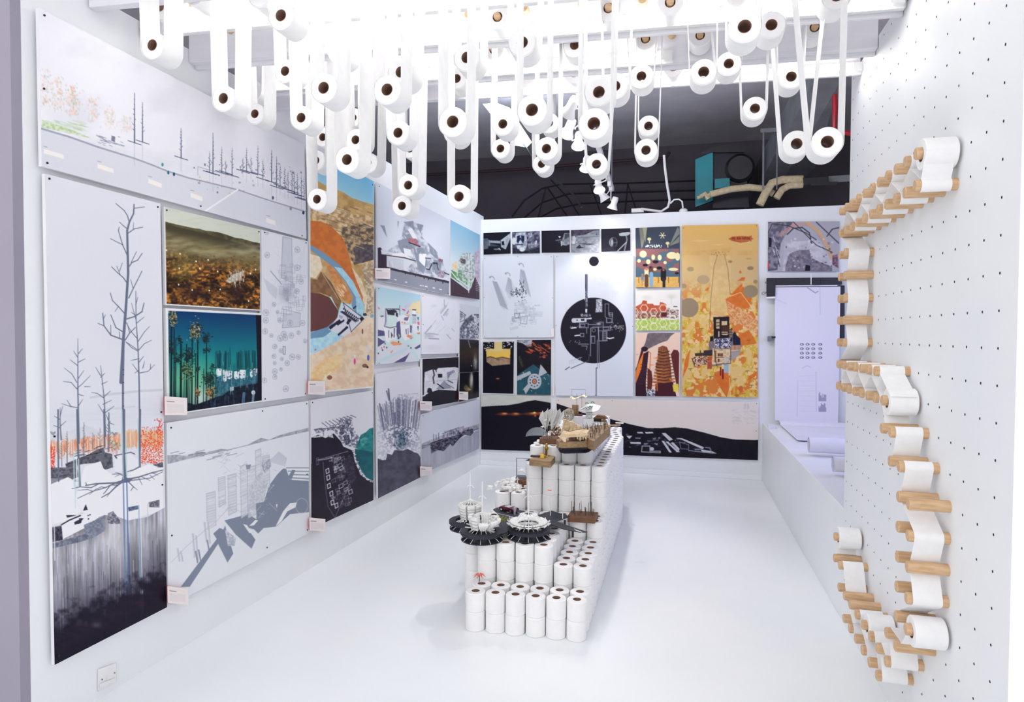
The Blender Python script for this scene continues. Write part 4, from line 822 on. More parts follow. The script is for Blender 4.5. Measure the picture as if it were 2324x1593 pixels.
# ---- L5 faint plan drawing
A = Art([(593.5, 521), (699, 548), (697.4, 898), (594.5, 912)], 'L', (221, 225, 236))
t = T(360, 460, 3.186); LG = (150, 156, 176)
A.poly(t([(898, 245), (962, 260), (968, 580), (885, 540)]), (200, 206, 218)); A.frame(t([(898, 245), (962, 260), (968, 580), (885, 540)]), .8, LG); A.poly(t([(900, 800), (1020, 790), (1020, 895), (895, 905)]), (204, 208, 220)); A.frame(t([(905, 770), (1025, 800), (1020, 895), (895, 905)]), .8, LG)
A.poly(t([(755, 540), (860, 620), (850, 700), (790, 640)]), (202, 208, 220)); A.line(t([(810, 495), (890, 590)]), 1.6, LG)
for k in range(26): A.line(t([(A.rng.uniform(800, 1060), A.rng.uniform(300, 900)), (A.rng.uniform(800, 1060), A.rng.uniform(300, 900))]), .6, (190, 196, 210), .4)
for k in range(46): x, y = A.rng.uniform(860, 1050), A.rng.uniform(440, 800); w, h = A.rng.uniform(8, 50), A.rng.uniform(8, 60); A.frame(t([(x, y), (x + w, y + 4), (x + w, y + h), (x, y + h)]), .7, LG, .6)
A.fog((150, 154, 174), lambda s: np.exp(-(((s.X - 650) / 16) ** 2 + ((s.Y - 665) / 18) ** 2)) * .7)
pts = [(780, 215), (785, 378), (1003, 340), (1003, 470), (1030, 570), (920, 635), (835, 735), (1000, 640), (775, 795), (775, 850), (770, 930), (877, 850), (950, 870), (1040, 870), (905, 950), (815, 960), (1060, 1000), (840, 1040), (880, 980), (915, 975), (885, 1070), (960, 960), (835, 1110), (890, 1130), (840, 1160), (885, 1205), (930, 1160), (965, 1115), (840, 1220), (840, 1260), (765, 1285), (920, 1345), (1010, 1115), (1012, 940), (930, 700), (970, 600), (860, 790)]
for x, y in pts:
    cx, cy = t([(x, y)])[0]; r = A.rng.uniform(3.2, 6.4); A.ring(cx, cy, r, r * 1.1, .9, LG, .8); A.ell(cx, cy, r * .5, r * .5, (130, 136, 158), .35, .5)
    for k in range(6): a = A.rng.uniform(0, 6.3); A.line([(cx, cy), (cx + r * math.cos(a), cy + r * math.sin(a))], .6, LG, .6)
A.frame(t([(900, 1040), (915, 1040), (915, 1095), (900, 1095)]), .9, (110, 116, 140))
finish(A, 'art_panel', 'white panel with a faint grey site plan of tree circles', 'left wall exhibition panels', ((.06, .012), (.95, .012), (.06, .985), (.95, .985)))

# ---- L6 pale drawing with grey shadow shapes
A = Art([(379, 959.6), (700.5, 909.4), (702, 1209), (382, 1376)], 'L', (222, 227, 236))
t = T(360, 900, 3.186); SG = (128, 138, 158)
A.npoly(t([(62, 425), (130, 420), (200, 430), (280, 400), (340, 405), (450, 378), (500, 383), (640, 350), (740, 298), (800, 312), (870, 280), (1000, 245), (1085, 225), (1085, 250), (880, 295), (700, 340), (500, 390), (300, 430), (65, 488)]), (150, 154, 168), (178, 182, 194), 4, 3)
A.streaks(30, (384, 520, 1025, 1045), (5, 22), [(110, 114, 130), (200, 204, 214)], 1, .7, (1, -.22))
A.poly(t([(160, 1375), (420, 1030), (395, 990), (440, 950), (470, 960), (480, 930), (540, 1135), (498, 1200), (430, 1065), (225, 1375)]), SG)
A.poly(t([(475, 895), (590, 865), (640, 850), (655, 780), (760, 762), (800, 640), (860, 560), (900, 520), (1085, 530), (1088, 835), (950, 850), (850, 940), (760, 950), (720, 990), (690, 960), (650, 950), (620, 920), (700, 1035), (672, 1100), (560, 1000)]), SG)
A.poly(t([(915, 505), (1085, 510), (1085, 600), (950, 600)]), (222, 227, 236))
for k in range(8): A.line(t([(925 + k * 6, 515 + k * 12), (1085, 515 + k * 13)]), 1.6, SG if k % 2 == 0 else (232, 236, 242))
A.poly(t([(965, 530), (990, 532), (960, 600), (930, 590)]), SG); A.poly(t([(845, 940), (900, 830), (950, 770), (1000, 765), (990, 800), (930, 830), (890, 900)]), (232, 233, 238))
for p in ([(700, 890), (720, 895), (690, 930), (655, 935)], [(610, 920), (640, 930), (680, 990), (655, 985)], [(848, 780), (860, 775), (855, 810)]): A.poly(t(p), (228, 231, 238))
for k in range(5): A.line(t([(660 + k * 4, 815 + k * 12), (705, 840 + k * 10)]), 2, (230, 233, 240))
A.line(t([(660, 780), (755, 766)]), .8, (110, 118, 140))
for x0, x1, y0, y1 in ((345, 410, 690, 960), (430, 480, 575, 800), (500, 560, 560, 860), (590, 640, 490, 880), (640, 700, 500, 880), (700, 740, 380, 760), (750, 800, 420, 680)):
    A.poly(t([(x0, y0 + 12), (x1, y0), (x1 + 5, y1 - 30), (x0 + 8, y1)]), (206, 211, 222), .8)
    for k in range(14): yy = y0 + (y1 - y0) * k / 14; A.line(t([(x0, yy + 12), (x1, yy - 6)]), .8, A.rng.choice([(168, 174, 190), (236, 239, 244), (186, 190, 204)]), .8)
    A.frame(t([(x0, y0 + 12), (x1, y0), (x1 + 5, y1 - 30), (x0 + 8, y1)]), .8, (168, 174, 190), .8)
A.npoly(t([(650, 660), (740, 540), (790, 620), (760, 760), (660, 780)]), (208, 212, 222), (186, 190, 204), 3, 5)
for k in range(90): x, y = A.rng.uniform(430, 820), A.rng.uniform(430, 880); a = A.rng.choice((-.3, .5, 1.2, -1.0)); L = A.rng.uniform(10, 60); A.line(t([(x, y), (x + L, y - L * a)]), .7, A.rng.choice([(160, 166, 184), (238, 240, 246), (176, 182, 198)]), .6)
for k in range(12): A.line(t([(800 + k * 10, 470 + k * 3), (870 + k * 5, 400 + k * 4)]), .9, (170, 176, 192), .8)
A.npoly(t([(750, 460), (810, 450), (815, 500), (770, 560), (745, 500)]), (150, 156, 174), (196, 200, 212), 3, 8); A.poly(t([(630, 495), (668, 490), (660, 525), (635, 525)]), (140, 146, 164))
for x, y, h in ((135, 1100, 90), (158, 1120, 70), (245, 990, 170), (268, 1005, 180), (330, 910, 140), (355, 910, 150)): A.line(t([(x, y), (x + 14, y + h)]), 3.0, (204, 209, 220)); A.line(t([(x + 5, y), (x + 19, y + h)]), .8, (160, 168, 186))
for x, y in ((268, 1120), (290, 1110), (352, 1040)): A.line(t([(x, y), (x + 14, y + 80)]), 2.6, SG)
A.line(t([(90, 1200), (200, 1085), (330, 970), (420, 900), (520, 790)]), .7, (176, 182, 198)); A.ring(*t([(1035, 790)])[0], 14, 17, .8, (214, 218, 228), .7)
A.npoly(t([(480, 960), (560, 1020), (550, 1080), (500, 1080)]), (206, 211, 220), (168, 176, 192), 3, 4)
finish(A, 'art_panel', 'wide pale panel low on the left wall, wireframe towers casting grey shadows', 'left wall exhibition panels', ((.02, .03), (.6, .02), (.98, .02), (.02, .62), (.63, .95), (.98, .97), (.98, .55)))

# ---- L7 sand and river collage
A = Art([(702.4, 334), (849, 412), (848, 879.5), (703.5, 893)], 'L', (214, 192, 160))
t = T(690, 380, 3.0634); u = T(700, 560, 4.6856)
A.vgrad((110, 178, 210), (176, 214, 228), 0, .2)
A.npoly(t([(30, 90), (80, 80), (140, 120), (220, 150), (270, 170), (330, 210), (400, 235), (490, 260), (490, 900), (30, 900)]), (196, 164, 104), (172, 136, 82), 14, 3)
A.npoly(t([(40, 300), (120, 250), (220, 260), (330, 320), (490, 340), (490, 700), (300, 660), (100, 500)]), (166, 134, 92), (214, 190, 144), 7, 5); A.npoly(t([(250, 420), (420, 390), (490, 420), (490, 640), (350, 680), (310, 600)]), (96, 80, 66), (186, 160, 118), 6, 8)
A.npoly(t([(340, 570), (400, 530), (480, 540), (490, 640), (370, 670)]), (70, 62, 68), (100, 90, 92), 5, 9); A.streaks(60, (700, 846, 465, 560), (6, 26), [(90, 68, 50), (226, 204, 160), (120, 92, 66)], 1.2, .6, (1, .35))
A.npoly(t([(40, 370), (120, 375), (200, 420), (270, 490), (300, 560), (330, 680), (380, 790), (420, 900), (400, 1040), (350, 980), (320, 860), (250, 720), (150, 640), (40, 540)]), (202, 116, 52), (186, 104, 48), 10, 4)
A.npoly(t([(330, 690), (400, 780), (440, 900), (430, 1010), (400, 1040), (410, 900), (370, 800)]), (226, 210, 176), (206, 186, 148), 5, 2); A.npoly(t([(400, 700), (490, 650), (490, 1060), (430, 1030), (440, 900)]), (150, 134, 110), (206, 186, 150), 4, 6)
A.npoly(t([(40, 560), (120, 600), (200, 660), (270, 780), (345, 900), (330, 950), (250, 940), (150, 840), (40, 760)]), (198, 168, 118), (180, 146, 96), 8, 5); A.npoly(t([(40, 600), (110, 620), (130, 700), (80, 770), (40, 760)]), (226, 212, 184), (214, 196, 164), 6, 3); A.npoly(t([(40, 770), (90, 780), (120, 720), (190, 800), (260, 930), (240, 1000), (190, 900), (110, 870), (40, 870)]), (116, 84, 58), (140, 104, 70), 7, 3)
A.npoly(t([(140, 650), (230, 700), (340, 900), (320, 955), (250, 900)]), (204, 142, 84), (190, 126, 70), 6, 7)
A.poly(t([(40, 870), (110, 875), (180, 905), (240, 1000), (230, 1050), (150, 1120), (40, 1145)]), (98, 58, 56))
A.poly(t([(40, 535), (120, 580), (200, 640), (260, 690), (330, 780), (380, 870), (420, 960), (415, 1030), (370, 1030), (330, 960), (340, 900), (290, 800), (200, 690), (120, 630), (40, 570)]), (112, 146, 172)); A.npoly(t([(210, 690), (265, 700), (340, 790), (390, 890), (420, 970), (410, 1030), (365, 1010), (360, 900), (290, 790)]), (168, 208, 218), (150, 194, 208), 5, 5)
A.poly(t([(40, 1150), (160, 1110), (230, 1050), (270, 1080), (200, 1130), (130, 1185), (40, 1190)]), (104, 140, 168)); A.npoly(t([(40, 1190), (130, 1180), (220, 1130), (330, 1120), (230, 1210), (120, 1270), (40, 1305)]), (150, 194, 216), (176, 210, 224), 6, 5)
A.npoly(t([(40, 1305), (120, 1270), (230, 1210), (330, 1130), (400, 1060), (440, 1030), (490, 1040), (490, 1560), (40, 1590)]), (222, 200, 172), (206, 182, 148), 10, 3); A.npoly(t([(40, 1420), (150, 1330), (280, 1290), (250, 1400), (130, 1480), (40, 1510)]), (216, 180, 124), (226, 196, 150), 7, 7); A.speck(60, (705, 845, 790, 880), (.4, .8), [(150, 120, 96), (236, 226, 208)], .5)
A.poly(u([(370, 595), (590, 765), (455, 905), (380, 955), (215, 880), (350, 690)]), (206, 208, 220))
for p in ([(220, 850), (330, 770), (345, 790), (230, 885)], [(310, 930), (410, 840), (425, 860), (320, 950)], [(345, 690), (360, 680), (520, 790), (510, 800)], [(300, 820), (380, 770), (384, 790), (310, 840)], [(430, 760), (460, 780), (420, 830), (400, 810)], [(470, 650), (505, 625), (512, 636), (478, 665)], [(540, 760), (580, 740), (590, 770), (560, 790)]): A.poly(u(p), (30, 26, 50))
for k in range(9): A.ell(*u([(375 + k * 19, 660 + k * 13)])[0], 1.8, 2.2, (34, 30, 54)); A.ell(*u([(390 + k * 17, 690 + k * 12)])[0], 1.5, 1.7, (34, 30, 54))
A.line(u([(340, 690), (500, 800)]), 1.2, (60, 56, 84)); A.poly(u([(325, 720), (370, 740), (355, 770), (325, 750)]), (160, 164, 184)); A.frame(u([(370, 595), (590, 765), (455, 905)]), .9, (40, 36, 60))
for x, y, c, rx, ry in ((575, 900, (120, 70, 80), 1.8, 6), (495, 1165, (240, 236, 230), 2, 3), (492, 1220, (232, 70, 150), 2.4, 7), (636, 1080, (196, 196, 216), 2.2, 9), (636, 1180, (70, 84, 176), 2.6, 7), (600, 1265, (128, 84, 66), 6, 4.4), (628, 1280, (40, 34, 40), 2.6, 2.4), (225, 1390, (140, 90, 70), 6, 5), (75, 1095, (214, 84, 60), 1.8, 2), (600, 720, (50, 44, 50), 4.4, 3.4), (672, 740, (96, 160, 206), 3.4, 3.4), (180, 1390, (232, 214, 168), 2, 8)): A.ell(*u([(x, y)])[0], rx, ry, c)
A.line(u([(160, 1410), (240, 1330)]), 1.2, (236, 226, 190)); A.line(u([(100, 200), (320, 560)]), 1.2, (240, 222, 190), .5); A.streaks(20, (765, 780, 645, 668), (4, 12), [(240, 222, 190)], .9, .7, (.6, .8))
A.C = np.minimum(A.C * np.array((1.09, 1.10, 1.13)), 240); A.border((230, 232, 236), (.008, .006, 0, .006))
finish(A, 'art_panel', 'tall collage of orange desert, blue river and sandy beach', 'left wall exhibition panels', ((.97, .02), (.03, .985)))

# ---- L8 white collage of a hillside
A = Art([(856, 414), (1021.4, 499), (1019, 669), (856.5, 635.6)], 'L', (212, 220, 234), step=1.3)
t = T(690, 380, 3.0634); G1, G2 = (128, 138, 158), (168, 176, 192)
A.npoly(t([(640, 540), (680, 480), (700, 370), (760, 380), (830, 400), (820, 480), (870, 540), (900, 600), (960, 640), (1000, 760), (800, 770), (700, 700), (560, 590)]), (206, 214, 226), (150, 158, 176), 7, 3)
for p in ([(530, 400), (560, 405), (578, 490)], [(650, 370), (660, 375), (652, 430)], [(690, 380), (760, 370), (770, 440), (720, 400)], [(700, 470), (760, 450), (800, 520), (730, 520)], [(650, 510), (720, 490), (760, 560), (690, 600), (660, 560)], [(760, 560), (830, 560), (860, 660), (830, 740), (790, 700)], [(780, 390), (830, 400), (810, 460)], [(860, 520), (930, 590), (930, 640), (880, 600)], [(900, 640), (960, 650), (940, 760), (890, 720)]): A.poly(t(p), G1, .85)
for p in ([(720, 430), (750, 420), (790, 500), (760, 500)], [(800, 600), (850, 600), (840, 690), (800, 650)], [(690, 560), (740, 570), (760, 620), (700, 610)], [(600, 600), (680, 590), (760, 640), (640, 640)]): A.poly(t(p), (232, 235, 242))
A.npoly(t([(722, 490), (780, 495), (805, 550), (730, 525)]), (156, 96, 112), (190, 130, 140), 2, 4); A.line(t([(730, 522), (806, 550)]), 1.8, (30, 26, 44)); A.npoly(t([(935, 635), (965, 640), (965, 660), (935, 655)]), (160, 100, 112), (120, 80, 96), 2, 2)
A.poly(t([(512, 560), (530, 555), (575, 605), (575, 690), (512, 685)]), (46, 30, 52)); A.poly(t([(535, 572), (575, 570), (575, 605), (538, 605)]), (206, 212, 224)); A.poly(t([(575, 610), (700, 630), (770, 645), (700, 720), (578, 690)]), (214, 220, 230))
for k in range(8): A.line(t([(580, 625 + k * 9), (690, 645 + k * 9)]), .8, (160, 166, 182), .8)
A.line(t([(530, 605), (700, 628), (775, 650)]), 1.8, (34, 26, 46)); A.line(t([(845, 630), (880, 632)]), 1.4, (34, 26, 46)); A.line(t([(850, 705), (870, 710), (890, 670), (925, 665), (935, 715), (1008, 745)]), 2.0, (34, 26, 46)); A.line(t([(895, 660), (925, 665)]), 1.2, (34, 26, 46))
A.streaks(40, (878, 1015, 560, 625), (4, 12), [(234, 237, 243), (180, 186, 200), (150, 156, 174)], 1.2, .6, (.2, 1)); A.npoly(t([(930, 710), (975, 720), (970, 770), (930, 760)]), (190, 170, 184), (120, 116, 140), 2, 8)
A.poly(t([(512, 690), (600, 700), (1008, 800), (1008, 885), (510, 783)]), (142, 148, 164)); A.poly(t([(512, 685), (600, 696), (1008, 790), (1008, 806), (600, 712), (512, 700)]), (46, 30, 50)); A.poly(t([(512, 660), (575, 690), (620, 700), (512, 700)]), (46, 30, 50))
for x, y in ((700, 735), (770, 752), (830, 768), (860, 775), (910, 788), (960, 800)): A.poly(t([(x, y - 10), (x + 10, y - 8), (x + 8, y + 8), (x + 2, y + 8)]), (46, 30, 50))
for x, y, w in ((628, 775, 16), (702, 792, 16), (806, 815, 12), (824, 817, 8), (840, 822, 20), (894, 832, 16), (940, 842, 18)): A.poly(t([(x, y), (x + w, y + 3), (x + w, y + 11), (x, y + 8)]), (226, 230, 238))
finish(A, 'art_panel', 'pale blue panel of a grey house collage above a dark cut ground', 'left wall exhibition panels', ((.02, .03), (.98, .985), (.63, .99)))

# ---- L9 blue sky building
A = Art([(1022.4, 499), (1089, 533), (1088.3, 679.7), (1022.4, 670.5)], 'L', (168, 206, 226), step=1.1)
A.vgrad((138, 190, 220), (206, 226, 236), 0, .5)
A.npoly(t([(1180, 600), (1222, 560), (1222, 800), (1150, 800)]), (180, 160, 186), (206, 196, 212), 4, 2); A.npoly(t([(1075, 640), (1100, 600), (1140, 590), (1190, 620), (1190, 780), (1150, 860), (1080, 790)]), (220, 226, 230), (150, 166, 162), 3, 5); A.npoly(t([(1085, 630), (1125, 640), (1120, 670), (1090, 665)]), (110, 84, 90), (70, 60, 66), 2, 2)
A.npoly(t([(1022, 710), (1075, 740), (1080, 800), (1022, 760)]), (70, 130, 70), (110, 160, 96), 3, 7); A.npoly(t([(1060, 690), (1170, 800), (1150, 840), (1060, 780)]), (200, 220, 206), (100, 146, 110), 3, 4); A.npoly(t([(1030, 670), (1065, 650), (1065, 720), (1030, 710)]), (236, 214, 176), (226, 200, 160), 3, 1)
A.poly(t([(1018, 765), (1145, 860), (1160, 840), (1190, 760), (1222, 830), (1222, 920), (1018, 892)]), (60, 32, 50)); A.line(t([(1020, 720), (1060, 770), (1145, 830), (1145, 870)]), 1.6, (236, 238, 242)); A.line(t([(1145, 600), (1148, 830)]), 1.2, (236, 238, 242)); A.line(t([(1165, 600), (1165, 820), (1150, 840)]), 1.2, (226, 230, 236))
for k in range(7): A.line(t([(1195, 780 + k * 12), (1222, 790 + k * 12)]), 1.0, (200, 190, 206), .8)
A.speck(40, (1042, 1078, 575, 640), (.5, 1.4), [(110, 130, 126), (60, 70, 74), (236, 238, 240), (150, 170, 160)], .8)
finish(A, 'art_panel', 'blue sky panel of a stepped green building in the wall corner', 'left wall exhibition panels')

# ---- L10 colourful town collage
A = Art([(857, 651), (953.8, 669), (955, 819), (856.5, 827)], 'L', (226, 230, 240), step=1.1)
t = T(850, 640, 7.963)
A.vgrad((170, 208, 226), (206, 228, 232), 0, .33); VI = (92, 86, 134)
for p, c in (([(530, 430), (640, 370), (690, 380), (660, 440), (560, 490)], (206, 202, 226)), ([(620, 470), (700, 350), (740, 390), (820, 330), (830, 600), (760, 560), (650, 540)], (232, 220, 176)), ([(740, 370), (815, 330), (815, 500)], (238, 216, 160)), ([(60, 520), (200, 500), (200, 620), (60, 640)], (206, 220, 228)), ([(60, 620), (190, 640), (190, 870), (60, 860)], (226, 228, 236)), ([(60, 440), (110, 490), (65, 490)], (226, 130, 170)),
             ([(210, 480), (450, 480), (440, 520), (360, 560), (360, 600), (240, 590)], (40, 38, 62)), ([(230, 490), (440, 500), (430, 540), (360, 500), (240, 505)], (214, 216, 226)), ([(230, 600), (380, 600), (390, 820), (300, 840), (235, 800)], (196, 228, 222)), ([(180, 560), (230, 540), (230, 800), (190, 790)], (206, 208, 222)), ([(380, 540), (420, 560), (420, 640), (385, 610)], (44, 42, 66)),
             ([(495, 480), (545, 490), (560, 525), (510, 510)], (226, 70, 150)), ([(575, 570), (610, 510), (625, 520), (600, 580)], (226, 70, 150)), ([(540, 590), (640, 590), (620, 640), (550, 630)], (244, 176, 130)), ([(400, 640), (530, 590), (640, 640), (620, 720), (470, 770), (420, 720)], (236, 238, 244)), ([(540, 640), (620, 630), (600, 700), (530, 690)], (120, 112, 156)), ([(680, 500), (740, 490), (755, 740), (690, 740)], (236, 238, 244)), ([(770, 640), (805, 630), (790, 710)], VI),
             ([(400, 730), (460, 700), (480, 990), (430, 1040), (380, 900)], VI), ([(60, 860), (190, 890), (185, 970), (60, 980)], VI), ([(60, 1000), (200, 1080), (60, 1175)], VI), ([(60, 1000), (150, 1060), (170, 1050), (90, 980)], (230, 232, 240)), ([(165, 820), (300, 850), (300, 1040), (250, 1100), (200, 1040)], (238, 240, 245)), ([(300, 840), (400, 820), (390, 1040), (300, 1050)], (232, 234, 242)), ([(300, 900), (330, 960), (300, 1020)], (50, 48, 76)), ([(350, 840), (370, 830), (360, 1000), (345, 1000)], (60, 58, 86)), ([(250, 870), (262, 870), (262, 1010), (250, 1000)], VI),
             ([(465, 770), (650, 780), (640, 1000), (560, 1060), (480, 960)], (238, 240, 246)), ([(640, 780), (680, 790), (670, 920), (640, 910)], (110, 104, 146)), ([(680, 760), (820, 740), (820, 900), (700, 930)], (228, 230, 240)), ([(770, 800), (800, 790), (790, 900)], (96, 92, 132)), ([(560, 850), (580, 850), (580, 950), (565, 940)], (110, 106, 146)), ([(600, 830), (612, 830), (612, 960), (600, 960)], (120, 116, 150)), ([(770, 720), (815, 715), (815, 780), (780, 770)], (226, 110, 120)),
             ([(280, 1100), (330, 1070), (500, 1110), (390, 1170)], (240, 158, 110)), ([(280, 1110), (390, 1165), (500, 1112), (400, 1180)], (150, 100, 110)), ([(570, 980), (600, 955), (690, 970), (650, 1020)], (236, 150, 108)), ([(650, 1020), (705, 990), (660, 1035)], VI), ([(760, 920), (820, 905), (820, 940), (790, 945)], (226, 140, 100)), ([(60, 1180), (830, 1100), (830, 1480), (60, 1480)], (216, 222, 232)), ([(60, 1420), (560, 1190), (640, 1200), (60, 1470)], (196, 222, 232)), ([(560, 1050), (700, 1200), (830, 1430), (790, 1440), (640, 1180)], (196, 226, 230)),
             ([(720, 1190), (830, 1120), (830, 1180), (750, 1215)], VI), ([(335, 1465), (590, 1320), (640, 1270), (550, 1440)], VI), ([(330, 1440), (500, 1330), (560, 1330)], (232, 235, 241)), ([(430, 930), (460, 960), (445, 1010)], (206, 216, 110))): A.poly(t(p), c)
for k in range(6): A.line(t([(240, 640 + k * 30), (385, 640 + k * 30)]), 1.4, (236, 240, 242), .7)
for k in range(7): A.line(t([(690, 620 + k * 20), (750, 618 + k * 20)]), .9, (130, 128, 160), .8)
for y in (500, 595): A.line(t([(690, y), (745, y + 4)]), 2.0, (46, 42, 66))
for x, y, c in ((175, 1170, (226, 60, 90)), (130, 1190, (230, 100, 120)), (190, 1115, (70, 90, 110)), (220, 1185, (60, 70, 96)), (145, 1230, (60, 60, 80)), (70, 1290, (50, 70, 80)), (610, 1155, (80, 150, 150)), (658, 1190, (50, 60, 100)), (300, 1270, (230, 150, 140)), (320, 1245, (230, 150, 140)), (435, 1080, (60, 44, 50)), (430, 1020, (50, 46, 90)), (500, 730, (220, 110, 90)), (545, 735, (220, 120, 100)), (150, 615, (70, 80, 76)), (120, 620, (80, 90, 86))): A.ell(*t([(x, y)])[0], 1.5, 2.0, c)
A.line(t([(200, 480), (205, 700), (180, 800), (280, 830), (400, 800)]), 1.2, (90, 88, 116)); A.line(t([(455, 420), (455, 590)]), .8, (80, 80, 100))
finish(A, 'art_panel', 'colourful collage of a white town with pink flags and orange mats', 'left wall exhibition panels', ((.02, .02), (.97, .985), (.03, .985)))

# ---- L11 faint white drawing
A = Art([(957.7, 669), (1041.6, 683.6), (1042, 801.8), (957, 803.4)], 'L', (224, 227, 238), step=1.3)
for p, w, c in (([(910, 930), (1030, 790)], 2.0, (150, 154, 172)), ([(1030, 790), (1110, 690)], .8, (176, 180, 196)), ([(1200, 560), (1300, 430)], 2.2, (168, 172, 190)), ([(1250, 600), (1330, 490)], 2.4, (160, 164, 184)), ([(1180, 540), (1280, 420)], 1, (190, 194, 208)), ([(1260, 320), (1262, 440)], 1, (150, 154, 174)), ([(1210, 610), (1250, 690)], 1.2, (170, 174, 190)), ([(1305, 950), (1380, 1030)], 1.4, (166, 170, 188)), ([(1395, 840), (1440, 890)], 1.2, (176, 180, 196)), ([(985, 1020), (1160, 1030)], 1.6, (130, 134, 156)), ([(930, 940), (985, 930), (1060, 935), (1150, 950)], 1.6, (160, 164, 184)), ([(930, 940), (920, 1020)], 1, (180, 184, 200)), ([(1330, 360), (1300, 440)], .8, (190, 194, 208))): A.line(t(p), w, c, .9)
A.ell(*t([(990, 970)])[0], 9, 5, (176, 180, 196), .7, .8); A.ell(*t([(1300, 575)])[0], 3, 4, (180, 184, 200), .7, .8); A.ell(*t([(1050, 1190)])[0], 14, 6, (212, 215, 228), .8, .8); A.streaks(30, (978, 1030, 688, 770), (3, 14), [(198, 202, 216)], .7, .6, (.6, -.8)); A.ell(*t([(1070, 430)])[0], 6, 2.5, (206, 209, 222), .8, .8)
finish(A, 'art_panel', 'nearly blank white panel with faint diagonal pencil lines', 'left wall exhibition panels', ((.02, .02), (.03, .5)))
# small black chip on the edge of that panel
# ---- L12-L14 small black and white pictures by the corner
A = Art([(1043.2, 688.5), (1087.6, 697), (1087, 768.5), (1043, 769)], 'L', (206, 212, 222), step=1.0)
A.npoly(t([(1540, 840), (1600, 740), (1700, 620), (1790, 575), (1890, 580), (1890, 1020), (1540, 1020)]), (70, 74, 96), (206, 210, 222), 3, 5); A.npoly(t([(1560, 800), (1640, 680), (1760, 580), (1760, 700), (1640, 840), (1560, 900)]), (54, 56, 78), (110, 114, 134), 3, 2); A.npoly(t([(1540, 530), (1590, 540), (1610, 640), (1545, 700)]), (90, 96, 112), (190, 196, 206), 2, 3)
A.streaks(30, (1050, 1086, 715, 765), (3, 12), [(40, 42, 60), (220, 223, 232)], .8, .7, (.7, -.6)); A.frame(t([(1790, 600), (1880, 700), (1800, 820), (1880, 950)]), 1, (226, 229, 236), .8); A.ring(*t([(1860, 720)])[0], 2.4, 3, .9, (232, 234, 240)); A.line(t([(1540, 520), (1640, 590), (1620, 690), (1545, 720)]), 1, (80, 84, 104))
finish(A, 'art_panel', 'small grey picture of a craggy rock, topmost of three in the corner', 'left wall exhibition panels')
A = Art([(1043, 770.5), (1086.8, 772.3), (1086.7, 843), (1042.6, 845)], 'L', (24, 22, 34), step=1.0)
A.fog((196, 198, 190), lambda s: np.exp(-(((s.X - 1079) / 4.5) ** 2 + ((s.Y - 822) / 17) ** 2)) * (0.4 + fbm(s.X / 2, s.Y / 6, 3)), .85); A.line(t([(1690, 1040), (1730, 1180)]), 1.2, (150, 152, 170)); A.ell(1070, 830, 1.2, 1.2, (220, 220, 214)); A.fog((60, 56, 60), lambda s: np.exp(-(((s.X - 1084) / 8) ** 2 + ((s.Y - 800) / 12) ** 2)), .5)
finish(A, 'art_panel', 'small black picture with a pale glowing blur, middle of three in the corner', 'left wall exhibition panels')
A = Art([(1043, 846.5), (1086.8, 843.5), (1087.3, 901), (1042, 911.5)], 'L', (22, 20, 28), step=1.0)
A.fog((190, 184, 160), lambda s: np.exp(-(((s.X - 1069.5) / 4.2) ** 2 + ((s.Y - 866) / 18) ** 2)) * 1.1, .85); A.ell(1070.5, 858, 2.2, 12, (214, 218, 214), .7, .5)
for k in range(16): a = 1.9 + k * .14; A.line([(1068, 884), (1068 + 15 * math.cos(a), 886 + 9 * math.sin(a) - 6)], .7, (170, 150, 96), .7)
finish(A, 'art_panel', 'small black picture of a feathery spiked plant, lowest of three in the corner', 'left wall exhibition panels')

# ---- L15 black windscreen view
t = T(690, 800, 3.7049)
A = Art([(956.7, 813.5), (1040.9, 809), (1040.9, 911), (956.7, 926)], 'L', (30, 26, 40), step=1.1)
A.npoly(t([(1015, 165), (1085, 140), (1110, 150), (1130, 130), (1270, 122), (1298, 130), (1298, 160), (1285, 300), (1280, 322), (1200, 315), (1130, 312), (1080, 330), (1070, 300), (1040, 300), (1030, 350), (1008, 370), (1010, 260)]), (222, 224, 232), (206, 209, 220), 8, 3)
A.poly(t([(1105, 310), (1180, 235), (1240, 300), (1180, 308)]), (150, 154, 170)); A.poly(t([(1115, 262), (1125, 260), (1185, 305), (1170, 306)]), (30, 26, 40)); A.poly(t([(1125, 180), (1163, 180), (1163, 210), (1127, 212)]), (34, 30, 44)); A.npoly(t([(1200, 170), (1260, 145), (1270, 160), (1230, 190), (1210, 230)]), (120, 124, 146), (176, 180, 196), 2, 3)
A.line(t([(1085, 140), (1095, 190), (1085, 210), (1092, 258)]), 2.4, (34, 30, 44)); A.ell(*t([(1092, 258)])[0], 1.6, 1.6, (30, 26, 40)); A.ell(*t([(1055, 315)])[0], 3.6, 5, (30, 26, 40)); A.line(t([(1000, 365), (1040, 340)]), 2.0, (224, 226, 232)); A.line(t([(1020, 250), (1080, 240), (1200, 235), (1290, 225)]), .8, (160, 164, 180), .8); A.line(t([(1210, 235), (1250, 255)]), 1.4, (40, 38, 52)); A.line(t([(1200, 265), (1260, 300)]), 1.0, (90, 92, 110)); A.line(t([(1108, 128), (1112, 160)]), 1.6, (34, 30, 44))
A.border((226, 229, 236), (.02, 0, .012, 0))
finish(A, 'art_panel', 'black panel of a road seen through a rounded windscreen', 'left wall exhibition panels')

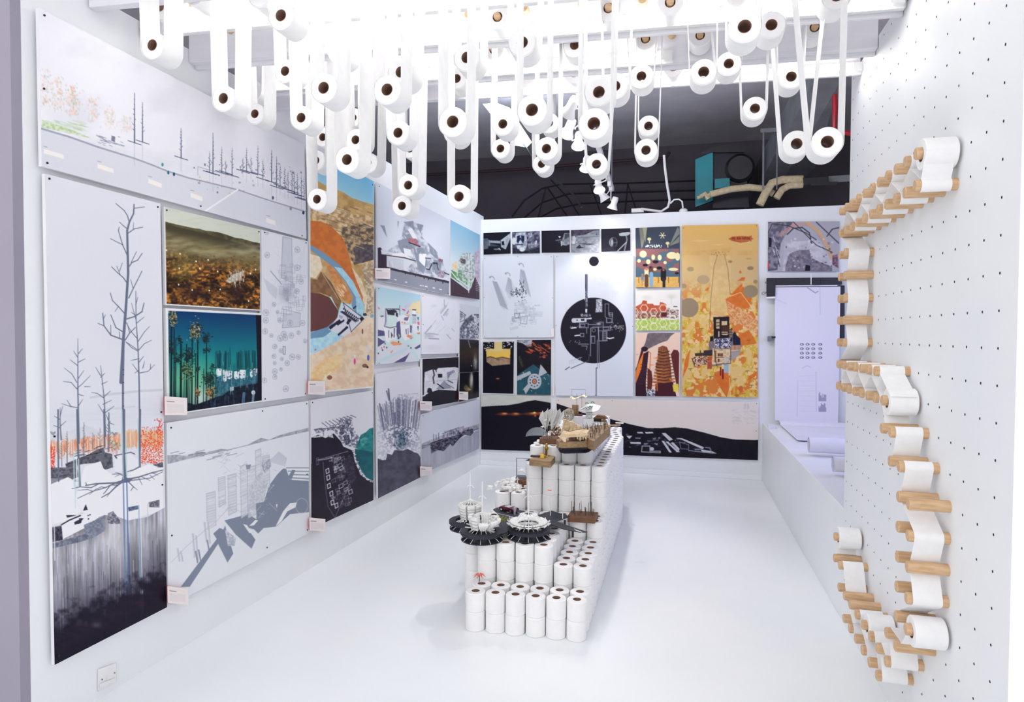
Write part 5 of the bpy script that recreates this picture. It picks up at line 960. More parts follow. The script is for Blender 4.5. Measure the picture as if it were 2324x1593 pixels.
# ---- L16 crystalline cliff
A = Art([(855, 848.6), (953, 832), (954.5, 1083), (858, 1131)], 'L', (220, 223, 234), step=1.2)
i = A.inside(t([(615, 560), (700, 430), (790, 350), (960, 340), (985, 900), (900, 850), (800, 830), (740, 800), (690, 900), (640, 900), (615, 860)])); n = fbm(A.X[i] / 3.2, A.Y[i] / 3.2, 5); n2 = np.exp(-(((A.X[i] - 910) / 40) ** 2 + ((A.Y[i] - 965) / 60) ** 2)); dk = np.clip((n - .44) / .1, 0, 1)[:, None] * np.clip(n2 * 1.3, .25, 1)[:, None]
A.C[i] = A.C[i] * (1 - dk) + np.array((112, 114, 138)) * dk
for k in range(26):
    x = 650 + k * 12 + A.rng.uniform(-4, 4); b = 620 + A.rng.uniform(-30, 40); tp = (370 + abs(x - 850) * .35) + A.rng.uniform(-10, 50); ln = (x - 800) * .22
    A.line(t([(x, b), (x + ln, tp)]), A.rng.uniform(1.2, 3.2), A.rng.choice([(150, 154, 174), (196, 200, 212), (236, 238, 243), (110, 114, 138)]), .9); A.line(t([(x + 5, b), (x + ln + 5, tp + 4)]), .8, (84, 86, 112), .8)
A.line(t([(712, 320), (722, 400), (745, 600)]), 1.6, (110, 112, 136)); A.poly(t([(688, 320), (700, 318), (722, 400), (712, 410)]), (120, 124, 146)); A.poly(t([(704, 300), (716, 302), (726, 400), (714, 400)]), (96, 98, 124)); A.line(t([(650, 460), (690, 580)]), 2.2, (120, 124, 146)); A.poly(t([(748, 510), (770, 500), (775, 600), (755, 605)]), (110, 120, 146))
A.npoly(t([(770, 680), (830, 640), (880, 680), (870, 790), (800, 830), (750, 780)]), (70, 84, 106), (176, 186, 200), 3, 8); A.npoly(t([(790, 700), (840, 670), (850, 760), (810, 800)]), (40, 58, 84), (110, 140, 156), 2.5, 2)
i = A.inside(t([(618, 890), (660, 905), (690, 900), (700, 850), (740, 860), (760, 820), (830, 825), (870, 810), (930, 840), (960, 850), (985, 890), (985, 1060), (615, 1240)])); n = fbm(A.X[i] / 9, A.Y[i] / 9, 7)[:, None]; A.C[i] = np.array((50, 50, 68)) * (1 - n) + np.array((92, 93, 112)) * n
finish(A, 'art_panel', 'white panel of a spiky crystalline cliff over dark grey ground', 'left wall exhibition panels')

# ---- L17 black ground with teal sea
A = Art([(705.7, 908), (847, 886), (847.6, 1134.7), (706.7, 1200)], 'L', (222, 224, 234), step=1.3)
A.npoly(t([(60, 715), (120, 690), (180, 720), (250, 680), (310, 745), (330, 790), (400, 820), (440, 900), (480, 1010), (530, 1060), (586, 1085), (586, 1260), (60, 1500)]), (34, 24, 44), (28, 20, 38), 20, 2)
A.npoly(t([(480, 690), (520, 670), (550, 640), (586, 630), (586, 840), (500, 830), (430, 800), (440, 760)]), (26, 110, 116), (44, 140, 140), 6, 3); A.npoly(t([(430, 808), (586, 838), (586, 1080), (520, 1050), (480, 990), (440, 900), (420, 850)]), (14, 84, 96), (20, 98, 108), 10, 4); A.npoly(t([(470, 730), (530, 700), (540, 760), (480, 790)]), (90, 170, 166), (40, 130, 134), 3, 2)
A.line(t([(418, 820), (430, 900), (455, 960), (480, 1020), (530, 1065), (586, 1085)]), 3.4, (214, 216, 226)); A.speck(50, (803, 848, 1020, 1092), (.5, 1.4), [(226, 229, 236)], .0)
for k in range(60): f = A.rng.random(); p = [(418, 820), (430, 900), (455, 960), (480, 1020), (530, 1065), (586, 1085)]; j = min(4, int(f * 5)); g2 = f * 5 - j; A.ell(*t([(p[j][0] * (1 - g2) + p[j + 1][0] * g2 + A.rng.gauss(0, 8), p[j][1] * (1 - g2) + p[j + 1][1] * g2 + A.rng.gauss(0, 6))])[0], 1.2, 1.2, A.rng.choice([(236, 238, 243), (120, 124, 140), (30, 26, 40)]), .8)
A.npoly(t([(85, 645), (250, 610), (330, 540), (400, 540), (410, 620), (440, 680), (470, 720), (430, 800), (330, 780), (300, 720), (240, 650), (100, 680)]), (232, 234, 240), (96, 98, 124), 3, 5)
for p in ([(300, 640), (345, 600), (340, 680), (310, 700)], [(350, 560), (385, 600), (370, 640)], [(330, 700), (380, 690), (390, 760), (350, 780)], [(380, 640), (420, 680), (400, 720)]): A.npoly(t(p), (44, 42, 66), (130, 134, 156), 2, 4)
A.line(t([(85, 648), (160, 640), (290, 625)]), 1.4, (80, 82, 104)); A.streaks(12, (715, 756, 976, 984), (5, 9), [(90, 92, 112), (214, 217, 226)], 1, .9)
for k in range(9): A.line(t([(150 + k * 30, 590 - k * 8), (195 + k * 30, 625 - k * 10)]), 1.2, (96, 98, 122))
A.npoly(t([(60, 715), (100, 700), (180, 700), (240, 690), (250, 720), (180, 700), (110, 715)]), (226, 229, 236), (150, 154, 172), 2, 2)
WL = (214, 217, 226)
for (x, y) in ((183, 985), (190, 1040), (195, 1110), (216, 1175), (225, 1250), (258, 1275)): A.frame(t([(x, y), (x + 24, y - 12), (x + 28, y + 22), (x + 6, y + 34)]), 1.3, WL)
for k in range(70): x, y = A.rng.uniform(215, 375), A.rng.uniform(870, 1290); y -= (x - 215) * .1; w, h = A.rng.uniform(8, 34), A.rng.uniform(8, 34); A.frame(t([(x, y), (x + w, y - w * .5), (x + w + 5, y + h - w * .5), (x + 5, y + h)]), A.rng.choice((.6, .8, 1.1)), A.rng.choice([(190, 194, 208), (120, 120, 140), (84, 80, 100), (226, 229, 236)]), .75)
for p, w in (([(110, 905), (300, 850), (370, 830)], .9), ([(160, 920), (170, 1040), (200, 1290), (260, 1390)], .7), ([(260, 1390), (320, 1250), (400, 1060)], .7), ([(125, 905), (190, 895), (250, 880)], 1.6), ([(105, 890), (120, 885), (122, 940), (108, 945), (105, 890)], .7), ([(205, 890), (230, 880), (235, 910), (212, 912)], 1.6)): A.line(t(p), w, (170, 172, 190), .8)
A.npoly(t([(330, 900), (400, 870), (440, 1050), (400, 1110), (350, 1000)]), (60, 54, 74), (40, 32, 54), 3, 4)
finish(A, 'art_panel', 'black and white panel with a teal sea corner and white outlined blocks', 'left wall exhibition panels', ((.02, .02), (.98, .02), (.02, .99)))

# ---- L18 long building in the water
A = Art([(956.7, 940), (1087.3, 906.6), (1086.8, 1018.6), (957, 1076)], 'L', (206, 213, 228), step=1.2)
A.npoly(t([(985, 770), (1050, 740), (1180, 690), (1300, 650), (1470, 600), (1470, 640), (1200, 720), (985, 810)]), (150, 152, 168), (180, 182, 196), 4, 3); A.line(t([(985, 808), (1100, 770)]), 1.2, (70, 72, 96))
i = A.inside(t([(985, 812), (1080, 770), (1240, 760), (1470, 650), (1470, 830), (985, 1030)])); n = fbm(A.X[i] / 3, A.Y[i] / 40, 5)[:, None]; A.C[i] = np.array((150, 154, 172)) * (1 - n) + np.array((190, 194, 208)) * n
A.npoly(t([(1060, 760), (1130, 735), (1180, 720), (1240, 690), (1300, 660), (1420, 640), (1425, 670), (1400, 700), (1350, 690), (1300, 730), (1250, 790), (1230, 770), (1175, 830), (1130, 820), (1070, 850)]), (30, 26, 46), (110, 112, 134), 2.4, 8)
A.poly(t([(1300, 630), (1345, 615), (1350, 660), (1305, 672)]), (176, 164, 186)); A.npoly(t([(1180, 660), (1300, 632), (1300, 690), (1190, 720)]), (190, 190, 206), (120, 122, 144), 3, 2); A.poly(t([(1350, 665), (1400, 655), (1400, 690), (1360, 690)]), (110, 112, 130))
for k in range(16): x = 1090 + k * 21; A.line(t([(x, 740 - k * 6), (x, 690 - k * 4 + A.rng.uniform(-10, 20))]), .9, A.rng.choice([(226, 229, 236), (60, 60, 84)]), .8)
A.line(t([(985, 790), (1100, 760), (1300, 690), (1470, 640)]), 1.3, (96, 98, 120)); A.line(t([(1160, 685), (1300, 630)]), 1, (110, 112, 132))
finish(A, 'art_panel', 'long pale blue panel of a dark low building, lowest by the corner', 'left wall exhibition panels', ((.02, .03),))

# ================================================================== back wall
t = T(1080, 500, 3.9816); u = T(1090, 510, 5.9)
GB = 'back wall exhibition panels'; GP = 'row of five black and white photographs'
Q = lambda a: t(a)
A = Art(Q([(68, 115), (312, 103), (314, 300), (70, 310)]), 'B', (18, 18, 32), 0.02, 1.0)
A.npoly(u([(45, 185), (105, 180), (108, 320), (45, 330)]), (96, 104, 118), (70, 78, 92), 8, 2); A.poly(u([(105, 210), (265, 215), (270, 250), (120, 240)]), (150, 158, 168)); A.poly(u([(110, 240), (265, 285), (180, 290), (110, 290)]), (60, 68, 82)); A.poly(u([(110, 200), (130, 205), (130, 280), (110, 285)]), (120, 130, 142))
A.npoly(u([(270, 210), (405, 110), (405, 180), (340, 330), (280, 300)]), (176, 184, 192), (150, 158, 168), 8, 3); A.poly(u([(285, 225), (320, 215), (322, 275), (287, 270)]), (16, 16, 30)); A.ell(*u([(225, 328)])[0], 8, 1.8, (110, 118, 130)); A.line(u([(250, 315), (268, 335)]), 1.4, (206, 212, 218))
finish(A, 'photograph', 'dark photograph of a pale tunnel and angled block, first from the left corner', GP, thick=.008)
A = Art(Q([(328, 105), (577, 97), (578, 297), (330, 302)]), 'B', (70, 68, 92), 0.02, 1.0)
A.npoly(u([(430, 100), (800, 85), (800, 270), (430, 300)]), (60, 56, 80), (120, 120, 142), 5, 4); A.npoly(u([(480, 110), (610, 95), (630, 250), (600, 360), (520, 370), (490, 300), (460, 200)]), (196, 204, 214), (140, 148, 164), 5, 3)
A.poly(u([(490, 150), (530, 140), (530, 210), (490, 240)]), (24, 34, 70)); A.poly(u([(545, 140), (590, 150), (590, 220), (570, 230), (548, 180)]), (24, 34, 70)); A.line(u([(505, 240), (535, 180), (575, 240)]), 2.0, (24, 34, 66)); A.line(u([(490, 265), (570, 268)]), 1.6, (30, 38, 66)); A.npoly(u([(430, 310), (640, 350), (800, 300), (800, 380), (430, 385)]), (24, 24, 38), (50, 50, 66), 4, 8); A.ell(*u([(450, 220)])[0], 4.6, 8, (206, 210, 214)); A.npoly(u([(640, 120), (690, 95), (700, 150), (650, 190)]), (180, 186, 198), (120, 124, 146), 3, 5); A.npoly(u([(640, 250), (760, 210), (770, 290), (650, 320)]), (150, 154, 168), (90, 92, 110), 3, 6); A.line(u([(750, 215), (745, 260)]), 1.4, (236, 238, 240)); A.ell(*u([(560, 330)])[0], 6, 5, (206, 212, 216))
finish(A, 'photograph', 'grey photograph of a visored helmet on rocky ground, second from the corner', GP, thick=.008)
A = Art(Q([(593, 95), (847, 88), (848, 290), (595, 292)]), 'B', (20, 18, 34), 0.02, 1.0)
A.npoly(u([(1125, 115), (1195, 110), (1195, 260), (1150, 280), (1085, 270), (1085, 230)]), (110, 118, 130), (160, 168, 176), 6, 2); A.poly(u([(1130, 120), (1190, 115), (1190, 160), (1130, 200)]), (60, 64, 78)); A.line(u([(1082, 220), (1088, 280)]), 1.6, (206, 212, 218)); A.poly(u([(1045, 150), (1080, 158), (1060, 180)]), (226, 230, 234)); A.line(u([(1015, 210), (1080, 200)]), 2, (110, 116, 130)); A.line(u([(1050, 210), (1055, 240)]), 1.2, (80, 86, 100))
finish(A, 'photograph', 'mostly black photograph with a pale cone at its edge, middle one of five', GP, thick=.008)
A = Art(Q([(858, 87), (1118, 80), (1118, 287), (860, 290)]), 'B', (120, 126, 138), 0.02, 1.0)
A.npoly(u([(1215, 65), (1600, 60), (1600, 90), (1400, 140), (1290, 150), (1215, 150)]), (52, 46, 66), (76, 68, 88), 5, 3); A.npoly(u([(1290, 145), (1400, 135), (1520, 80), (1600, 70), (1600, 370), (1215, 370), (1215, 300)]), (150, 156, 166), (120, 126, 138), 5, 5); A.poly(u([(1310, 250), (1540, 255), (1480, 268), (1330, 258)]), (26, 24, 38)); A.poly(u([(1280, 310), (1330, 265), (1350, 300), (1400, 310), (1310, 318)]), (30, 28, 42)); A.npoly(u([(1225, 210), (1300, 210), (1300, 260), (1225, 260)]), (226, 229, 232), (110, 114, 128), 2, 4); A.ell(*u([(1265, 150)])[0], 4, 4.6, (90, 92, 106)); A.ell(*u([(1255, 185)])[0], 4, 6, (190, 196, 202)); A.line(u([(1300, 175), (1590, 155)]), .9, (100, 106, 120)); A.ell(*u([(1555, 130)])[0], 1, 1.4, (30, 30, 40)); A.speck(40, (1300, 1358, 545, 570), (.4, 1), [(90, 96, 108), (176, 182, 190)], .7)
finish(A, 'photograph', 'grey photograph of a moonlike plain with equipment, fourth from the corner', GP, thick=.008)
A = Art(Q([(1132, 80), (1395, 70), (1396, 273), (1135, 285)]), 'B', (22, 20, 36), 0.02, 1.0)
A.ell(*u([(1780, 235)])[0], 9.5, 11.2, (110, 118, 130)); A.ell(*u([(1785, 235)])[0], 7.4, 10, (30, 30, 46)); A.ell(*u([(1765, 235)])[0], 2.4, 8, (190, 198, 204), .9, .5); A.line(u([(1740, 240), (1830, 238)]), 1.4, (120, 128, 140), .7); A.poly(u([(1855, 120), (1900, 105), (2005, 95), (2005, 125), (1960, 150), (1865, 150)]), (176, 184, 192)); A.line(u([(1955, 150), (1965, 200), (1930, 345)]), 2.6, (130, 138, 150)); A.line(u([(1835, 355), (1955, 235)]), 1.8, (190, 196, 204)); A.npoly(u([(1625, 330), (1800, 280), (1830, 360), (1625, 365)]), (40, 40, 54), (26, 24, 40), 4, 3)
finish(A, 'photograph', 'black photograph of a glass sphere and lamp arm, fifth from the corner', GP, thick=.008)

# ---- B6 drawing of three striped towers
A = Art(Q([(68, 330), (700, 313), (700, 1057), (68, 1060)]), 'B', (214, 221, 232))
LG = (150, 158, 174)
for P4 in ([(165, 760), (220, 760), (290, 870), (370, 1080), (320, 1140), (280, 1110)], [(345, 830), (380, 700), (420, 740), (470, 850), (400, 1010), (340, 900)], [(525, 720), (545, 590), (590, 600), (650, 820), (680, 980), (590, 900), (530, 800)]):
    A.poly(u(P4), (198, 205, 219), .8)
for k in range(8): A.line(u([(165 + k * 8, 755 + k * 2), (270 + k * 14, 1080 + k * 8)]), .9, LG, .85)
for k in range(7): A.line(u([(375 + k * 6, 705 + k * 6), (340 + k * 16, 880 + k * 14)]), .9, LG, .75)
for k in range(8): A.line(u([(540 + k * 7, 600 + k * 4), (530 + k * 20, 760 + k * 28)]), .9, LG, .8)
for x, y in ((545, 530), (365, 655), (155, 705)): A.line(u([(x - 30, y - 8), (x, y - 15), (x + 25, y), (x + 35, y + 30)]), 1.8, (160, 168, 182), .9); A.ell(*u([(x - 22, y)])[0], 2.2, 2, (140, 148, 164), .8)
for k in range(90): x, y = A.rng.gauss(510, 55), A.rng.gauss(900, 38); x = min(max(x, 405), 605); A.poly(u([(x, y), (x + A.rng.uniform(4, 26), y + 2), (x + A.rng.uniform(4, 22), y + A.rng.uniform(4, 16)), (x + 2, y + 8)]), (40, 44, 60), .85)
for k in range(16): x, y = A.rng.uniform(525, 580), A.rng.uniform(730, 860); A.poly(u([(x, y), (x + 8, y), (x + 9, y + 30), (x + 2, y + 26)]), (50, 54, 70), .8)
for k in range(70): x, y = A.rng.uniform(430, 740), A.rng.uniform(1000, 1330); x -= max(0, y - 1220) * .6; w, h = A.rng.uniform(10, 70), A.rng.uniform(8, 44); A.frame(u([(x, y), (x + w, y), (x + w, y + h), (x, y + h)]), .7, A.rng.choice([(176, 184, 198), (150, 158, 174), (190, 197, 210)]), .7)
A.frame(u([(460, 1190), (525, 1185), (515, 1245), (465, 1250)]), 1.4, (120, 128, 146)); A.frame(u([(530, 1240), (630, 1230), (620, 1330), (540, 1320)]), 1, (150, 158, 174)); A.poly(u([(390, 1380), (510, 1350), (510, 1390), (400, 1420)]), (196, 204, 216), .8)
for k in range(14): A.line(u([(640 + k * 14, 1200), (640 + k * 14, 1230)]), .7, (176, 184, 198)); A.line(u([(590, 1150 + k * 3), (840, 1160 + k * 3)]), .5, (190, 197, 210), .5)
finish(A, 'art_panel', 'large pale drawing of three striped pointed towers on the back wall', GB, ((.02, .02), (.97, .02), (.5, .01), (.01, .5), (.99, .52), (.02, .985), (.5, .99)))

# ---- B7 big black circle
A = Art(Q([(718, 315), (1425, 298), (1422, 1590), (718, 1582)]), 'B', (214, 220, 233))
A.fog((240, 238, 236), lambda s: np.exp(-(((s.X - 1400) / 26) ** 2 + ((s.Y - 680) / 60) ** 2)), .0)
A.ell(*t([(1067, 370)])[0], 11, 11, (26, 24, 36)); BK = (28, 25, 38); WT = (200, 206, 218)
A.ell(*t([(1062, 995)])[0], 74.4, 74.6, BK); A.ring(*t([(1140, 510)])[0], 17, 20, 1.0, (204, 210, 222), .8); A.ring(*t([(1140, 510)])[0], 5, 6, .9, (204, 210, 222), .8); A.ring(*t([(1135, 480)])[0], 12, 24, .8, (206, 212, 224), .7)
A.poly(t([(986, 488), (1008, 488), (1010, 750), (1005, 840), (988, 835)]), (50, 50, 70)); A.poly(t([(992, 492), (1003, 492), (1003, 640), (995, 740)]), (110, 114, 136)); A.npoly(t([(990, 640), (1008, 640), (1010, 780), (990, 780)]), (140, 146, 164), (70, 72, 92), 3, 2); A.line(t([(984, 480), (984, 720)]), .8, (230, 234, 240))
A.npoly(t([(1085, 715), (1140, 710), (1143, 830), (1080, 832), (1085, 790)]), (206, 211, 222), (120, 124, 142), 1.6, 5); A.poly(t([(990, 800), (1006, 800), (1004, 834), (990, 832)]), (226, 230, 236)); A.npoly(t([(945, 845), (1040, 845), (1035, 870), (950, 870)]), (50, 48, 62), (170, 176, 190), 2, 3)
A.poly(t([(880, 885), (1000, 882), (1000, 918), (880, 926), (868, 910)]), (196, 202, 214)); A.ell(*t([(882, 905)])[0], 4.4, 5.2, (196, 202, 214)); A.poly(t([(950, 892), (982, 890), (982, 908), (950, 908)]), BK); A.poly(t([(1000, 885), (1045, 878), (1045, 893), (1000, 895)]), (206, 211, 222)); A.ell(*t([(915, 902)])[0], 1.6, 1.6, BK)
for fr in ([(940, 930), (1015, 930), (1015, 970), (940, 970)], [(945, 940), (985, 940), (985, 960), (945, 960)], [(1168, 755), (1200, 755), (1200, 850), (1235, 850), (1235, 920), (1180, 925), (1180, 880), (1168, 870)], [(1180, 885), (1225, 885), (1225, 925), (1185, 925)], [(1110, 965), (1215, 960), (1215, 995), (1110, 998)], [(1150, 968), (1200, 966), (1200, 990), (1150, 990)], [(1145, 1005), (1185, 1005), (1185, 1085), (1145, 1085)], [(1205, 835), (1235, 835), (1235, 865), (1205, 865)], [(945, 1022), (975, 1022), (975, 1050), (945, 1050)], [(1045, 1045), (1075, 1045), (1075, 1110), (1045, 1110)]): A.frame(t(fr), 1.0, (150, 156, 174), .9)
for k in range(4): A.frame(t([(1150, 1010 + k * 18), (1180, 1010 + k * 18), (1180, 1022 + k * 18), (1150, 1022 + k * 18)]), .8, (150, 156, 174), .8)
for p, w in (([(1015, 942), (1085, 942)], 1.4), ([(1035, 1225), (1038, 975), (1060, 965), (1105, 965), (1110, 1080)], 1.4), ([(1110, 1000), (1115, 1333)], 1.1), ([(1098, 1080), (1098, 1335)], 1.1), ([(1110, 1090), (1185, 1088)], 1.2), ([(925, 1118), (1018, 1118)], 1.2), ([(955, 1135), (1005, 1135), (1000, 1170)], 1), ([(1002, 970), (1002, 1022)], 1), ([(1115, 920), (1150, 920), (1150, 960)], 1), ([(935, 930), (935, 970)], 1), ([(1035, 1050), (1070, 1050)], 1)): A.line(t(p), w, (150, 156, 174), .9)
A.ring(*t([(1065, 993)])[0], 3.8, 3.9, 1.4, (110, 114, 132)); A.ell(*t([(1110, 935)])[0], 4.4, 2.6, (226, 229, 235), .9, .6); A.ell(*t([(1110, 935)])[0], 10, 6, (110, 112, 130), .4, .8)
for p in ([(862, 975), (880, 972), (905, 970)], [(895, 1043), (915, 1040), (938, 1038)], [(1185, 1062), (1210, 1068), (1245, 1060)]): A.line(t(p), 2.0, (236, 238, 242))
for k in range(60): x, y = A.rng.uniform(1215, 1340), A.rng.gauss(965, 18); A.ell(*t([(x, y)])[0], .8, .8, (206, 211, 220), .8)
for k in range(24): A.ell(*t([(A.rng.choice((A.rng.uniform(845, 910), A.rng.uniform(895, 955))), A.rng.choice((962, 1098)) + A.rng.gauss(0, 6))])[0], .7, .7, (206, 211, 220), .8)
A.line(t([(1022, 1210), (1022, 1262), (985, 1282), (860, 1338)]), 1.2, (70, 74, 96)); A.line(t([(845, 1325), (808, 1350)]), 1.4, (60, 64, 84)); A.line(t([(1098, 1333), (1087, 1335), (1087, 1585)]), 1.3, (60, 60, 80))
for k in range(7): A.line(t([(850 + k * 16, 1300 - k * 5), (845 + k * 16, 1270 - k * 5), (862 + k * 16, 1268 - k * 5)]), .7, (176, 184, 200))
for k in range(6): A.line(t([(1230, 640 + k * 10), (1290 - k * 6, 640 + k * 10)]), .6, (190, 197, 210), .8)
finish(A, 'art_panel', 'large white panel with a big black circle and white plan lines', GB, ((.02, .01), (.98, .01), (.01, .5), (.99, .51), (.35, .99), (.52, .995)))

# ---- B8, B9
A = Art(Q([(58, 1092), (352, 1085), (347, 1577), (55, 1570)]), 'B', (18, 16, 28), .034, 1.1)
A.vgrad((206, 186, 128), (232, 190, 80), .1, .3, t([(92, 1160), (312, 1160), (308, 1300), (240, 1305), (150, 1315), (98, 1275)])); A.poly(t([(165, 1096), (238, 1095), (238, 1180), (165, 1185)]), (216, 196, 140)); A.npoly(t([(95, 1240), (140, 1232), (180, 1245), (230, 1238), (310, 1250), (308, 1300), (150, 1315), (98, 1280)]), (150, 124, 106), (170, 142, 118), 4, 2); A.line(t([(95, 1242), (130, 1232), (180, 1248), (240, 1238), (308, 1252)]), 2.2, (96, 80, 74))
A.speck(26, (1098, 1120, 776, 796), (.7, 1.5), [(216, 212, 206)], .9); A.speck(18, (1142, 1163, 776, 792), (.7, 1.5), [(216, 212, 206)], .9); A.ell(*t([(198, 1430)])[0], 3.6, 1.6, (190, 110, 70), .9, .5); A.ell(*t([(200, 1258)])[0], 5, 1.4, (110, 92, 84))
A.border((216, 222, 232), (.028, .028, .018, .02))
finish(A, 'art_panel', 'white bordered black panel with a yellow dusk sky opening', GB)
A = Art(Q([(372, 1083), (680, 1080), (677, 1578), (372, 1572)]), 'B', (26, 20, 32), .034, 1.1)
A.npoly(t([(372, 1083), (510, 1082), (500, 1140), (470, 1145), (420, 1110), (372, 1100)]), (176, 184, 196), (120, 126, 142), 4, 2)
A.streaks(34, (1193, 1248, 775, 800), (3, 10), [(206, 84, 44), (226, 110, 60), (120, 50, 40)], 1.3, .8, (1, .5)); A.streaks(24, (1222, 1240, 792, 812), (1, 3), [(220, 100, 70)], 1.2, .8, (1, .2)); A.streaks(30, (1175, 1248, 785, 835), (4, 16), [(50, 40, 54), (38, 44, 40)], 1.2, .6, (.8, .5)); A.npoly(t([(380, 1240), (400, 1220), (430, 1320), (415, 1330)]), (60, 70, 50), (40, 46, 40), 3, 2)
A.npoly(t([(372, 1400), (520, 1300), (580, 1345), (640, 1380), (678, 1400), (677, 1578), (372, 1572)]), (44, 88, 102), (38, 78, 94), 8, 3); A.speck(24, (1176, 1248, 845, 892), (.6, 1.6), [(150, 180, 190), (200, 214, 220)], .7)
for p in ([(372, 1410), (490, 1360), (500, 1390), (375, 1450)], [(570, 1380), (585, 1300), (645, 1375), (560, 1420)], [(430, 1520), (470, 1480), (490, 1510), (450, 1572)]): A.poly(t(p), (176, 182, 190))
c = t([(530, 1455)])[0]
for r, k in ((15.8, (176, 184, 192)), (11.5, (70, 82, 104)), (8.6, (190, 196, 204)), (5.8, (84, 90, 112)), (3.6, (226, 130, 70)), (1.6, (200, 90, 60))): A.ell(c[0], c[1], r, r * 1.12, k)
for k in range(10): a = k * .63; A.ell(c[0] + 10 * math.cos(a), c[1] + 11 * math.sin(a), 1.8, 1.8, (190, 196, 204))
finish(A, 'art_panel', 'dark panel with a teal plaza and a round orange centred target', GB)

# ---- B10-B12 the three posters in a column
t = T(1420, 500, 3.7941); u = T(1440, 500, 3.8848)
A = Art(t([(85, 65), (465, 50), (467, 575), (87, 583)]), 'B', (58, 72, 92), .034, 1.0)
A.poly(u([(8, 60), (395, 55), (395, 250), (8, 250)]), (56, 66, 84)); A.poly(u([(40, 65), (112, 62), (75, 230), (60, 250)]), (150, 150, 128), .7); A.poly(u([(70, 63), (112, 62), (95, 200)]), (190, 188, 150), .6); A.poly(u([(305, 228), (380, 60), (395, 80), (395, 120)]), (160, 164, 140), .7); A.poly(u([(310, 225), (395, 140), (395, 195)]), (160, 160, 134), .7)
for a in (0, 1.05, 2.1): A.line([(1440 + 246 / 3.88 - 7 * math.cos(a), 500 + 133 / 3.88 - 7 * math.sin(a)), (1440 + 246 / 3.88 + 7 * math.cos(a), 500 + 133 / 3.88 + 7 * math.sin(a))], 1.4, (226, 220, 180))
for x, y in ((130, 165), (292, 202)): A.ell(*u([(x, y)])[0], 4.4, 3.6, (216, 212, 160)); A.line(u([(x, y), (x + 2, y + 34)]), 1.8, (216, 212, 160))
A.poly(u([(85, 250), (285, 248), (270, 275), (110, 275)]), (62, 40, 42)); A.speck(46, (1465, 1502, 556, 562), (.5, 1.5), [(232, 232, 226)], .95)
i = A.inside(u([(8, 250), (395, 250), (395, 480), (8, 480)])); n = fbm(A.X[i] / 16, A.Y[i] / 12, 5)[:, None]; A.C[i] = np.where(n > .45, np.array((136, 92, 96)), np.array((76, 100, 118)))
A.poly(u([(8, 440), (395, 470), (395, 500), (8, 500)]), (74, 98, 116))
for x, y, rx, ry in ((76, 298, 8, 8), (165, 325, 4.2, 6), (222, 328, 4.6, 6.4), (330, 310, 12, 8), (380, 320, 6, 9), (122, 365, 5, 5.4), (40, 357, 4, 4), (270, 372, 4, 3.4), (180, 432, 4, 3), (342, 432, 11, 3.6)): A.ell(*u([(x, y)])[0], rx, ry, (222, 214, 166))
for x, y, rx, ry in ((186, 366, 6.6, 3.6), (96, 394, 5.8, 3.2), (220, 420, 6.6, 3.4), (374, 466, 5, 2.4)): A.ell(*u([(x, y)])[0], rx, ry, (20, 22, 34))
A.npoly(u([(8, 500), (395, 497), (395, 590), (8, 592)]), (222, 178, 100), (210, 164, 88), 3, 3)
for x in (38, 210, 300, 388): A.line(u([(x, 500), (x, 550)]), 1.2, (110, 90, 60))
for x, y0, y1, w, c in ((106, 440, 500, 9, (226, 214, 176)), (106, 490, 575, 8, (96, 66, 50)), (146, 420, 470, 9, (96, 62, 54)), (148, 470, 570, 8, (120, 166, 196)), (70, 490, 530, 6, (110, 130, 150)), (68, 530, 572, 3, (180, 150, 120)), (255, 450, 515, 12, (22, 22, 32)), (260, 515, 585, 6, (36, 36, 46))): A.line(u([(x, y0), (x, y1)]), w, c)
for x, y, r, c in ((140, 415, 2.4, (30, 28, 40)), (106, 430, 3.2, (196, 120, 90)), (70, 478, 2.2, (190, 110, 80)), (256, 438, 2.4, (150, 100, 86))): A.ell(*u([(x, y)])[0], r, r, c)
finish(A, 'art_panel', 'poster of people watching glowing bubbles at night, top of its column', GB)
A = Art(t([(85, 605), (470, 598), (468, 945), (85, 950)]), 'B', (232, 230, 226), .034, 1.0)
A.npoly(u([(10, 760), (60, 735), (75, 705), (110, 710), (110, 735), (160, 735), (175, 750), (220, 750), (225, 720), (250, 725), (280, 740), (280, 770), (290, 800), (250, 830), (180, 810), (60, 800), (10, 800)]), (186, 86, 56), (196, 98, 66), 5, 3); A.npoly(u([(10, 800), (290, 800), (300, 860), (10, 870)]), (200, 160, 140), (130, 80, 66), 3, 6); A.npoly(u([(290, 770), (390, 790), (390, 870), (290, 860)]), (120, 80, 66), (226, 224, 218), 2, 4)
A.npoly(u([(10, 880), (80, 865), (200, 860), (330, 880), (395, 870), (398, 972), (12, 974)]), (168, 192, 88), (196, 214, 122), 3, 2); A.speck(60, (1444, 1540, 726, 748), (.5, 1), [(120, 150, 60), (214, 226, 150)], .6)
for r in range(-1, 4):
    for c in range(-1, 5):
        cx = 85 + c * 84 + (0 if r % 2 else 0); cy = 775 + r * 66 + (33 if c % 2 else 0); A.frame(u([(cx + 34 * math.cos(k * PI / 3), cy + 34 * math.sin(k * PI / 3)) for k in range(6)]), 1.1, (240, 236, 226), .85 if cy > 745 else .0)
A.ell(*u([(325, 670)])[0], 9, 5, (206, 212, 200), .8, .6); A.line(u([(325, 680), (325, 740)]), 1, (206, 210, 200)); A.ell(*u([(110, 680)])[0], 9, 5, (214, 216, 206), .8, .6); A.line(u([(345, 760), (375, 760)]), 1.2, (50, 50, 56)); A.poly(u([(235, 810), (285, 812), (285, 850), (235, 850)]), (90, 40, 36))
finish(A, 'art_panel', 'poster of red temple roofs under a white honeycomb over green', GB)
